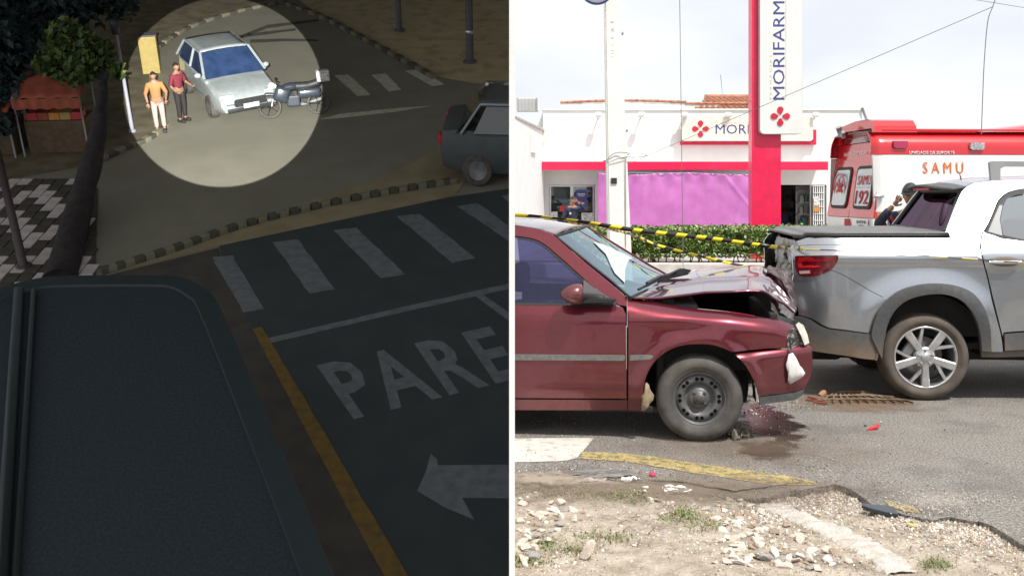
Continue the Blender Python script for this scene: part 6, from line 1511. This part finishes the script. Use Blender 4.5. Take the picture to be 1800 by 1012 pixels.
tree((104, 494), [(135, 380, 2.0), (165, 270, 3.2), (178, 190, 4.2), (184, 140, 5.0)], (.36, .085), 'leaning dark tree trunk with a small green crown over the red orange stall', [(125, 75, 5, .62), (160, 105, 5, .55), (95, 110, 5.4, .5), (140, 125, 4.8, .45), (178, 90, 5.2, .35), (205, 125, 5, .22)], l_lf, 1700, .24)
tree((-70, 330), [(-60, 180, .8), (-45, 90, 1.2)], (.25, .16), 'dense very dark tree filling the upper corner behind the stalls', [(-20, 60, 2, 1.4), (25, 20, 3, 1.2), (30, 110, 2, .9), (80, -10, 3, 1.2), (15, 170, 1.5, .6), (150, -20, 4, 1.0), (50, 60, 3, .8), (5, 215, 1.2, .35), (200, -10, 4.5, .8)], l_lfd, 6500, .30)
# ---------------------------------------------------------------- unseen roof added to shade the dim street, spotlight added for the disc
bm = BM(); box(bm, (-17.02, 26.5, 15.0), (34, 50, .4)); ob('added_shade_deck', bm, M('shade_deck_concrete', (.22, .21, .20), (.16, .155, .15), 1, .9), kind='structure')
for y in (6, 20, 34):
    bm = BM(); box(bm, (-33.4, y, 2.6), (.7, .7, 24.4), .05); tag(ob('shade_deck_pillar', bm, M('shade_deck_concrete', (0, 0, 0))), 'square concrete pillar under the added deck that shades the dim street', 'pillar', 'pillars under the added shade deck')
sp = root('added_spotlight', T(-.34, -.45, -.1), 'unseen tripod spotlight added to throw the bright disc on the silver car', 'added_spotlight')
bm = BM(); tube(bm, [(0, 0, .9), (0, 0, 1.92)], .022, 8); ob('pole', bm, m_blk, sp)
for k in range(3):
    a = R(90+120*k); bm = BM(); tube(bm, [(0, 0, 1.0), (math.cos(a)*.5, math.sin(a)*.5, .0)], .016, 6); ob('added_spotlight_leg', bm, m_blk, sp)
tgt = LG @ LP(396, 164); src = Vector((-.34, -.40, 1.86)); dv = (tgt-src).normalized()
bm = BM(); lathe(bm, [(0, .16), (.09, .16), (.10, .10), (.12, -.14), (.115, -.14), (.10, .0)], 24, axis='Z')
ob('lamp_housing', bm, m_blk, sp, smooth=True, mat=Matrix.Translation(Vector((0, .05, 1.96))) @ (-dv).to_track_quat('Z', 'Y').to_matrix().to_4x4() @ Matrix.Rotation(R(180), 4, 'X'))
ld = bpy.data.lights.new('spotlight_beam', 'SPOT'); ld.energy = 98000; ld.spot_size = R(10.3); ld.spot_blend = .01; ld.shadow_soft_size = .03; ld.color = (1, 1, .95)
lo_ = bpy.data.objects.new('spotlight_beam', ld); COL.objects.link(lo_); lo_.location = src+dv*.3; lo_.rotation_euler = dv.to_track_quat('-Z', 'Y').to_euler()
# ================================================================ caution tape
m_ty = M('tape_yellow', (.80, .66, .02), None, rough=.35, coat=.3); m_tk = M('tape_black', (.02, .02, .02), None, rough=.35, coat=.3)
def tape(pts, w, stripe, label, tw=lambda t: 0, n=14):
    P = [Vector(p) for p in cr_([tuple(p) for p in pts], n)]; bm = BM(); acc = 0; prev = None; tot = sum((P[i+1]-P[i]).length for i in range(len(P)-1))
    Q = [P[0]]; ds = [0]
    for i in range(len(P)-1):
        seg = (P[i+1]-P[i]); k = max(1, int(seg.length/(stripe/4)))
        for j in range(1, k+1): Q.append(P[i].lerp(P[i+1], j/k)); acc += seg.length/k; ds.append(acc)
    vs = []
    for i, p in enumerate(Q):
        d = (Q[min(i+1, len(Q)-1)]-Q[max(0, i-1)]).normalized(); side = d.cross(Vector((0, 1, 0))).normalized()
        if side.z < 0: side = -side
        a = tw(ds[i]/tot); side = (Matrix.Rotation(a, 3, d) @ side); sl_ = .35*w*0
        vs.append((bm.verts.new(p+side*w/2+d*w*.35), bm.verts.new(p-side*w/2-d*w*.35)))
    for i in range(len(vs)-1):
        f = bm.faces.new((vs[i][0], vs[i+1][0], vs[i+1][1], vs[i][1])); f.material_index = int(ds[i]/stripe) % 2; f.smooth = True
    o = ob('caution_tape', bm, [m_ty, m_tk], None); q = o.modifiers.new('t', 'SOLIDIFY'); q.thickness = .0015
    return tag(o, label, 'tape', 'yellow and black caution tape')
a0 = PX(901, 377.5, 8.3); a0.x = .0135
tape([a0, PX(960, 382, 8.3), PX(1030, 391, 8.35), PX(1120, 405, 8.5), PX(1240, 418, 8.75), PX(1345, 432, 9.0), PX(1380, 435, 8.7), PX(1412, 437, 8.10)], .036, .10, 'caution tape stretched from the maroon car roof to the pickup tail', lambda t: .9*math.exp(-((t-.1)/.12)**2)+.9*math.exp(-((t-1)/.08)**2))
tape([PX(1020, 392, 8.6), PX(1062, 400, 9.6), PX(1110, 412, 11.0), PX(1160, 432, 11.6), PX(1230, 450, 11.6), PX(1300, 466, 11.4), PX(1370, 474, 11.2)], .034, .10, 'thinner sagging caution tape crossing the hedge behind the crumpled hood', lambda t: .8*math.sin(t*26))
tape([pk.m @ (pkp(a, b, vpk(*pk.xz(a, b)))+Vector((0, -.016, 0))) for a, b in ((1414, 437.5), (1450, 439), (1500, 441), (1560, 444), (1640, 450), (1722, 456), (1760, 460))]+[pk.m @ pkp(1770, 460, -.075), pk.m @ pkp(1815, 462, -.03)], .008, .12, 'twisted caution tape running flat along the silver bed side to the door handle', lambda t: .5*math.sin(t*9))
# ================================================================ loose things on road and verge
random.seed(21)
def chunk(seed, sx, sy, sz, sub=1):
    bm = BM(); bmesh.ops.create_icosphere(bm, subdivisions=sub, radius=1)
    rnd = random.Random(seed)
    cuts = [(Vector((rnd.gauss(0, 1), rnd.gauss(0, 1), rnd.gauss(0, .7))).normalized(), rnd.uniform(.36, .66)) for _ in range(10)]
    for v in bm.verts:
        for n_, d_ in cuts:
            k = v.co.dot(n_)
            if k > d_: v.co -= n_*(k-d_)
        v.co = Vector((v.co.x*sx, v.co.y*sy, v.co.z*sz))
    return bm
m_st = [M('rubble_pale', (.68, .60, .52), (.55, .47, .39), 12, .9, bump=.4, bscale=40), M('rubble_cream', (.78, .73, .66), (.64, .58, .50), 12, .9, bump=.4, bscale=40), M('rubble_brown', (.40, .31, .23), (.30, .23, .17), 12, .9, bump=.4, bscale=40), M('rubble_grey', (.40, .38, .36), (.3, .29, .28), 12, .9, bump=.4, bscale=40)]
protos = []
for k in range(14):
    bm = chunk(k, 1, random.uniform(.6, .95), random.uniform(.30, .6), 2); me = bpy.data.meshes.new('rubble_stone'); bm.to_mesh(me); bm.free(); me.materials.append(m_st[(0, 1, 0, 1, 2, 0, 1, 3)[k % 8]]); protos.append(me)
def inpoly(x, y, P):
    c = False
    for i in range(len(P)):
        (x1, y1), (x2, y2) = P[i], P[i-1]
        if (y1 > y) != (y2 > y) and x < (x2-x1)*(y-y1)/(y2-y1)+x1: c = not c
    return c
regA = [(1225, 905), (1290, 885), (1360, 915), (1420, 945), (1520, 1012), (1240, 1012), (1270, 960)]
regB = [(903, 872), (940, 868), (1000, 905), (1035, 925), (990, 950), (960, 975), (940, 1012), (903, 1012)]
regC = [(1130, 870), (1220, 878), (1240, 905), (1160, 925), (1120, 900)]
def stone(px, py, s, me=None):
    p = GP(px, py, -.05); p.x = max(p.x, .0135+s); z = dz(p.x, p.y)
    o = bpy.data.objects.new('rubble_stone', me or random.choice(protos)); COL.objects.link(o)
    o.location = (p.x, p.y, z+s*.16); o.scale = (s, s, s*random.uniform(.7, 1.1)); o.rotation_euler = (random.uniform(-.35, .35), random.uniform(-.35, .35), random.uniform(0, 6.3))
    ci = protos.index(o.data) % 8; col = ('sandy', 'cream white', 'sandy', 'cream white', 'brown', 'sandy', 'cream white', 'grey')[ci]
    wh = 'in the big patch beside the chalky old kerb' if 1225 < px < 1530 else 'in the heap by the white partition' if px < 1040 else 'in the small grassy patch below the yellow line' if px < 1225 else 'on the gravel near the broken road edge'
    return tag(o, ('small ' if s < .024 else '')+col+' rubble stone '+wh, 'stone', 'pale rubble stones scattered on the dirt verge')
for reg, n in ((regA, 125), (regB, 60), (regC, 22)):
    k = 0
    xs = [p[0] for p in reg]; ys = [p[1] for p in reg]
    while k < n:
        x, y = random.uniform(min(xs), max(xs)), random.uniform(min(ys), max(ys))
        if inpoly(x, y, reg): stone(x, y, random.choice((.018, .022, .028, .034, .042))*(1+.25*(y-900)/100)); k += 1
for _ in range(45): stone(random.uniform(905, 1760), random.uniform(885, 1010), random.uniform(.010, .022))
big = stone(1337, 997, .06); o = stone(1030, 1000, .055, protos[2]); o['label'] = 'tall brown edged stone standing in the sand at the near edge of the verge'; del o['group']
o.scale = (.04, .05, .13); o.location.z += .02; o.rotation_euler = (.3, .5, .6)
big['label'] = 'dark grey stone at the near edge below the pale rubble'; del big['group']; big.data = big.data.copy(); big.data.materials[0] = m_st[3]
for a, b, s in ((1338, 905, .050), (1172, 882, .042), (1008, 915, .055), (983, 942, .05), (1290, 962, .045), (1335, 962, .045)): stone(a, b, s)
# gravel washed out of the road edge, and grit on the asphalt
def scatter(name, n, fn, mats, smin, smax, seed):
    rnd = random.Random(seed); vs, fs, mi = [], [], []
    for _ in range(n):
        p = fn(rnd); s = rnd.uniform(smin, smax)*rnd.choice((.6, .8, 1, 1.3)); b = len(vs); R3 = Euler((rnd.uniform(0, 6), rnd.uniform(0, 6), rnd.uniform(0, 6))).to_matrix()
        for q in ((1, 0, 0), (-.8, .1, 0), (0, .9, 0), (.1, -.8, 0), (0, 0, .6), (0, 0, -.6)): vs.append(tuple(p+R3 @ (Vector(q)*s)))
        k = rnd.randrange(len(mats))
        for t in ((0, 2, 4), (2, 1, 4), (1, 3, 4), (3, 0, 4), (2, 0, 5), (1, 2, 5), (3, 1, 5), (0, 3, 5)): fs.append(tuple(b+i for i in t)); mi.append(k)
    me = bpy.data.meshes.new(name); me.from_pydata(vs, [], fs); me.polygons.foreach_set('material_index', mi)
    for m in mats: me.materials.append(m)
    o = bpy.data.objects.new(name, me); COL.objects.link(o); o['kind'] = 'stuff'; return o
gm = [m_st[0], m_st[1], m_st[3], m_st[2]]
def gv(r):
    while True:
        x = r.uniform(1.2, 5.4); e = edge_y(x); y = e+.02-abs(r.gauss(0, .28))-.0
        if y > 3.9: return Vector((x, y, dz(x, y)+.003))
scatter('gravel', 9000, gv, gm, .005, .012, 3)
def gv2(r):
    while True:
        x = r.uniform(.02, 5.0); y = r.uniform(3.9, edge_y(x)-.02)
        if y > 3.9 and noise.noise(Vector((x*2.2, y*2.2, 8))) > -.1+r.uniform(-.2, .2): return Vector((x, y, dz(x, y)+.002))
scatter('gravel', 9000, gv2, gm, .003, .009, 4)
def gv3(r):
    x = r.uniform(.02, 5.6); e = edge_y(x); y = e+abs(r.gauss(0, .35)) if r.random() < .6 else r.uniform(e, 8.5)
    return Vector((x, y, .004))
scatter('road_grit', 9000, gv3, gm+[M('grit_dark', (.06, .055, .05), None, rough=.9)], .002, .0052, 5)
def gv6(r):
    p = GP(r.gauss(1640, 45), r.gauss(884, 9)); p.z = .006; return p
scatter('spilled_gravel', 900, gv6, gm, .003, .008, 15)
def gv4(r):
    p = GP(r.gauss(1390, 22), r.gauss(712, 7)); p.z = .006; return p
scatter('glass_crumbs', 260, gv4, [m_wp, m_st[1], m_st[3], M('crumb_red', (.3, .03, .03), None)], .003, .006, 6)
def gv5(r):
    p = GP(r.gauss(1330, 18), r.gauss(722, 10)); p.z = .006; return p
scatter('plastic_crumbs', 60, gv5, [M('crumb_pink', (.25, .06, .12), None, rough=.3), M('crumb_red', (0, 0, 0)), m_wp], .005, .013, 7)
# a chipped strip of old concrete kerb, whitened
kp = [GP(a, b, -.05) for a, b in ((1350, 893), (1400, 915), (1450, 938), (1500, 962), (1545, 985), (1585, 1012))]
bm = BM(); L = cr_([(p.x, p.y, 0) for p in kp], 10); rows = []
for i, p in enumerate(L):
    d = Vector(L[min(i+1, len(L)-1)])-Vector(L[max(i-1, 0)]); d.normalize(); s = Vector((-d.y, d.x, 0)); row = []
    for t, h in ((-1, -.02), (-.8, .006), (-.2, .012), (.5, .010), (.85, .006), (1, -.02)):
        q = Vector(p)+s*(t*.085*(1+.5*noise.noise(Vector((i*.6, t, 0))))); q.z = dz(q.x, q.y)+h*(.6+1.2*abs(noise.noise(Vector((i*.35, t*2, 3)))))+.004; row.append(bm.verts.new(q))
    rows.append(row)
for i in range(len(rows)-1):
    for j in range(5): f = bm.faces.new((rows[i][j], rows[i+1][j], rows[i+1][j+1], rows[i][j+1])); f.smooth = True
bmesh.ops.subdivide_edges(bm, edges=bm.edges[:], cuts=2, use_grid_fill=True)
for v in bm.verts: v.co.z += .006*noise.noise(v.co*20)+.006*noise.noise(v.co*60)
bmesh.ops.recalc_face_normals(bm, faces=bm.faces[:])
tag(ob('broken_kerb', bm, M('kerb_chalky', (.56, .53, .49), (.43, .39, .34), 14, .95, bump=.6, bscale=70)), 'worn whitish strip of old concrete kerb sunk into the verge', 'kerb', kind='thing')
# grass
def grassfn(cs, n, h, name):
    rnd = random.Random(9); vs, fs, mi = [], [], []
    for _ in range(n):
        cx, cy, rx, ry = rnd.choice(cs); px_, py_ = rnd.gauss(cx, rx), rnd.gauss(cy, ry); p = GP(px_, min(1011, py_), -.05); p.x = max(.02, p.x); p.z = dz(p.x, p.y)-.003
        if p.y > edge_y(p.x)-.02: continue
        a = rnd.uniform(0, 6.28); l = h*rnd.uniform(.4, 1.2); w = .003; d = Vector((math.cos(a), math.sin(a), 0)); s = Vector((-d.y, d.x, 0))*w; b = len(vs); ln = rnd.uniform(.3, 1.2)
        for q in (p-s, p+s, p+d*l*.4*ln+Vector((0, 0, l*.6))+s*.7, p+d*l*.4*ln+Vector((0, 0, l*.6))-s*.7, p+d*l*ln+Vector((0, 0, l*(1-.35*ln)))): vs.append(tuple(q))
        fs += [(b, b+1, b+2, b+3), (b+3, b+2, b+4)]; k = rnd.choice((0, 0, 1, 2)); mi += [k, k]
    me = bpy.data.meshes.new(name); me.from_pydata(vs, [], fs); me.polygons.foreach_set('material_index', mi)
    for m in (M('grass_green', (.14, .20, .06), (.20, .24, .09), 8, .7), M('grass_dry', (.36, .31, .17), (.28, .24, .13), 8, .8), M('grass_olive', (.20, .20, .09), None, rough=.8)): me.materials.append(m)
    o = bpy.data.objects.new(name, me); COL.objects.link(o); o['kind'] = 'stuff'
grassfn([(965, 880, 18, 6), (1040, 884, 26, 6), (1085, 885, 10, 6), (1120, 893, 16, 6), (1185, 922, 20, 7), (1205, 918, 14, 6), (1010, 988, 18, 5), (930, 1004, 22, 5), (960, 975, 12, 5), (1060, 965, 30, 6), (1240, 935, 20, 8), (1645, 1000, 14, 5)], 2600, .024, 'grass')
# twigs and dry stems
for k, (a, b) in enumerate(((1085, 935), (1110, 925), (1095, 950), (1140, 955), (1120, 975), (1230, 880), (1060, 872), (1700, 960), (1600, 975))):
    p = GP(a, b, -.04); q = p+Vector((random.uniform(-.08, .08), random.uniform(-.06, .06), 0)); bm = BM()
    tube(bm, [(p.x, p.y, dz(p.x, p.y)+.006), ((p.x+q.x)/2+.01, (p.y+q.y)/2, dz(p.x, p.y)+.02), (q.x, q.y, dz(q.x, q.y)+.008)], [.0030, .0025, .0015], 5)
    tag(ob('twig', bm, m_bark), 'thin dry twig lying on the sandy verge', 'twig', 'dry twigs on the verge')
# single bits
def crumple(name, px, py, z, sx, sy, h, m, label, cat, seed, rz=0, n=10, p=None):
    p = p or GP(px, py, z); bm = BM()
    grid(bm, lambda u, v: Vector(((u-.5)*sx*(1+.3*noise.noise(Vector((v*3, seed, 0)))), (v-.5)*sy*(1+.3*noise.noise(Vector((u*3, seed, 5)))), abs(noise.noise(Vector((u*3+seed, v*3, 1))))*h*1.6+abs(noise.noise(Vector((u*9, v*9, seed))))*h*.6)), n, n, smooth=False)
    o = ob(name, bm, m); o.location = (p.x, p.y, (dz(p.x, p.y) if p.y < edge_y(p.x) else 0)+.004); o.rotation_euler = (0, 0, rz); q = o.modifiers.new('t', 'SOLIDIFY'); q.thickness = .002; return tag(o, label, cat)
m_pap = M('paper_white', (.74, .73, .71), (.62, .60, .57), 9, .7); m_bag = M('bag_dark', (.10, .095, .09), (.17, .16, .15), 8, .5)
crumple('plastic_scrap', 1038, 847, -.02, .17, .07, .02, m_pap, 'torn strip of white plastic at the edge of the road', 'scrap', 2, .05)
crumple('plastic_scrap', 1108, 851, -.02, .10, .06, .02, m_pap, 'small folded white scrap right of the torn white strip', 'scrap', 4, .5)
crumple('plastic_scrap', 1190, 868, -.02, .16, .10, .03, m_pap, 'crumpled white plastic scrap half buried beside the yellow line', 'scrap', 6, -.3)
crumple('plastic_bag', 1060, 841, -.02, .42, .13, .02, m_bag, 'flattened dark plastic bag lying along the road edge', 'bag', 9, .02, 14)
crumple('plastic_bag', 950, 848, -.02, .30, .14, .02, m_bag, 'second dark plastic bag in the dirt beside the white road box', 'bag', 12, .1, 14)
crumple('rubber_rag', 1298, 764, 0, .15, .11, .07, M('rag', (.11, .10, .08), (.17, .15, .12), 20, .8), 'crumpled dark scrap of rubber against the maroon car tyre', 'scrap', 3, .4, p=GP(1300, 770))
p = GP(1537, 755); bm = BM(); prism(bm, [(-.055, -.022), (.02, -.004), (.05, .030), (.055, .045), (.03, .040), (-.01, .016), (-.05, .0)], 0, .018, 'XY'); bmesh.ops.bevel(bm, geom=bm.edges[:], offset=.003, segments=1, affect='EDGES')
o = ob('lamp_shard', bm, mred); o.location = (p.x, p.y, .004); o.rotation_euler = (.1, -.15, 0); tag(o, 'bright red shard of tail lamp plastic on the open asphalt', 'shard')
p = GP(1521, 749); bm = chunk(40, .018, .012, .008); o = ob('asphalt_crumb', bm, m_blk); o.location = (p.x, p.y, .006); tag(o, 'tiny black crumb beside the red lamp shard', 'crumb')
p = GP(1548, 743); bm = chunk(41, .014, .012, .008); o = ob('plastic_crumb', bm, m_wp); o.location = (p.x, p.y, .006); tag(o, 'tiny white crumb above the red lamp shard', 'crumb')
p = GP(1545, 915, -.05); bm = BM(); prism(bm, [(-.085, .02), (-.07, .05), (.0, .045), (.085, .035), (.078, -.06), (.02, -.045), (-.05, -.01)], 0, .022, 'XY'); bmesh.ops.bevel(bm, geom=bm.edges[:], offset=.003, segments=2, affect='EDGES')
o = ob('plastic_shard', bm, M('shard_dark_blue', (.03, .04, .05), None, rough=.4, coat=.4)); o.location = (p.x, p.y, dz(p.x, p.y)+.016); o.rotation_euler = (.15, .05, -.05); tag(o, 'flat dark blue grey shard of plastic lying on the gravel', 'shard')
p = GP(1147, 843, -.02); bm = BM(); lathe(bm, [(0, 0), (.018, 0), (.020, .012), (.016, .020), (0, .021)], 16, axis='Z'); o = ob('bottle_cap', bm, M('cap_pink', (.72, .04, .12), None, rough=.4)); o.location = (p.x, p.y, max(dz(p.x, p.y), -.01)+.008); tag(o, 'small pink bottle cap below the start of the yellow line', 'bottle cap')
p = GP(1603, 937, -.05); bm = BM(); prism(bm, [(.022*math.cos(k*.63), .015*math.sin(k*.63)) for k in range(10)], 0, .003, 'XY'); o = ob('fallen_leaf', bm, M('leaf_yellow', (.46, .40, .10), None)); o.location = (p.x, p.y, dz(p.x, p.y)+.012); o.rotation_euler = (.3, .2, 0); tag(o, 'yellow fallen leaf on the gravel below the dark shard', 'leaf')
p = GP(1312, 878, -.05); bm = chunk(44, .028, .022, .02); o = ob('coal_lump', bm, m_blk); o.location = (p.x, p.y, dz(p.x, p.y)+.012); tag(o, 'black lump on the dirt below the end of the yellow line', 'lump')
# storm drain grate crushed and rusty, with a broken brick and planks of red plastic beside it
m_iron = M('rusty_iron', (.15, .085, .05), (.26, .20, .14), 20, .8)
p = GP(1512, 704); gr = root('drain_grate', T(p.x, p.y, .012, R(-2)), 'bent rusty drain grate with fanned bars in the asphalt behind the pickup wheel', 'drain grate')
for k in range(11):
    t = -1+2*k/10; bm = BM(); tube(bm, [(t*.12-.02, .22, .006), (t*.26, .0, .016+.006*math.sin(k)), (t*.34+.02, -.16, .008)], .008, 5); ob('bar', bm, m_iron, gr)
for y, w in ((.18, .14), (.02, .27), (-.12, .33)):
    bm = BM(); tube(bm, [(-w, y, .022), (0, y+.02, .024), (w, y, .020)], .007, 5); ob('cross_bar', bm, m_iron, gr)
p = GP(1447, 696); bm = chunk(51, .055, .045, .038, 2); o = ob('brick_lump', bm, M('brick_orange', (.46, .25, .12), (.36, .19, .10), 14, .9)); o.location = (p.x, p.y, .022); tag(o, 'orange brown lump of brick beside the rusty grate', 'brick')
for k, (a, b, rz, l) in enumerate(((1432, 706, -.5, .13), (1442, 711, -.35, .11), (1428, 703, -.7, .08), (1465, 700, .35, .10))):
    p = GP(a, b); bm = BM(); box(bm, (0, 0, .008+.004*k), (l, .025, .012), .003); o = ob('wood_splinter', bm, M('red_brown', (.25, .07, .045), (.18, .05, .035), 14, .8) if k < 3 else m_blk); o.location = (p.x, p.y, .004); o.rotation_euler = (0, .06*k, rz)
    tag(o, 'thin red brown splinter beside the brick lump' if k < 3 else 'thin black splinter pointing away from the brick lump', 'splinter', 'splinters by the brick lump' if k < 3 else None)
# cracks in the asphalt: thin open seams
def crack(pxs, w, name='road_crack'):
    P = []
    for i in range(len(pxs)-1):
        a, b = GP(*pxs[i]), GP(*pxs[i+1]); k = max(2, int((b-a).length/.02))
        for j in range(k): t = a.lerp(b, j/k); t.y += noise.noise(t*20)*.012; t.x += noise.noise(t*17)*.01; P.append(t)
    bm = BM(); prev = None
    for i, p in enumerate(P):
        ww = w*(.4+.9*abs(noise.noise(p*9)))*math.sin(math.pi*(i+.5)/len(P))**.4; a, b = bm.verts.new((p.x, p.y-ww, .018)), bm.verts.new((p.x, p.y+ww, .018))
        if prev: bm.faces.new((prev[0], a, b, prev[1]))
        prev = (a, b)
    ob(name, bm, M('crack_dark', (.025, .023, .022), None, rough=1), kind='structure')
crack([(1350, 800), (1400, 802), (1440, 806), (1480, 820), (1510, 836), (1545, 844)], .008)
crack([(1240, 800), (1290, 803), (1350, 800)], .005)
crack([(1130, 848), (1200, 852), (1290, 868), (1370, 858), (1420, 850)], .012)
crack([(1150, 812), (1178, 822), (1200, 840)], .003)
# ================================================================ the far side of the street, behind the viewer (seen mirrored in paint and glass)
m_h1 = M('shop_wall_grey', (.20, .17, .14), (.26, .22, .18), 1, .9); m_h2 = M('shop_wall_green', (.08, .10, .07), (.11, .13, .09), 1, .9)
for k, (x, w, h, m, lab) in enumerate(((-9, 8, 4.2, m_h1, 'low brown shop across the street'), (1.2, 7.5, 3.3, m_h2, 'low dark green shop across the street'), (11, 9, 4.6, m_h1, 'taller brown shop across the street'), (22, 10, 3.8, m_h2, 'dark green corner shop across the street'))):
    r = root('shop', T(x, -15, -.3), lab, 'shop'); bm = BM(); box(bm, (0, -3, h/2), (w, 6, h), .02); ob('wall', bm, m, r)
    bm = BM(); box(bm, (0, -3, h+.1), (w+.3, 6.3, .2), .02); ob('roof', bm, m_tile, r)
    for j in range(3): bm = BM(); box(bm, (-w/2+w*(j+.5)/3, .03, 1.4), (w/5, .06, 2.0), .01); ob('shutter', bm, m_grey, r)
for k, (x, y, h) in enumerate(((-3.5, -11, 4.6), (6.5, -11.5, 5.2), (17, -11, 4.8))):
    r = root('street_tree', T(x, y, -.3), ('round tree before the gap left of the green shop', 'tallest round tree before the brown shop', 'round tree before the corner shop')[k], 'tree')
    bm = BM(); tube(bm, [(0, 0, 0), (.1, 0, h*.5), (.0, .1, h*.8)], [.16, .12, .05], 8); ob('trunk', bm, m_bark, r)
    def cf(): d = Vector((random.gauss(0, 1), random.gauss(0, 1), random.gauss(0, 1))).normalized()*random.random()**.4; return Vector((d.x*1.5, d.y*1.5, h*.72+d.z*1.2))
    leafcloud('crown', 900, cf, .32, m_leaf, r, (5, 5, 1, .3))
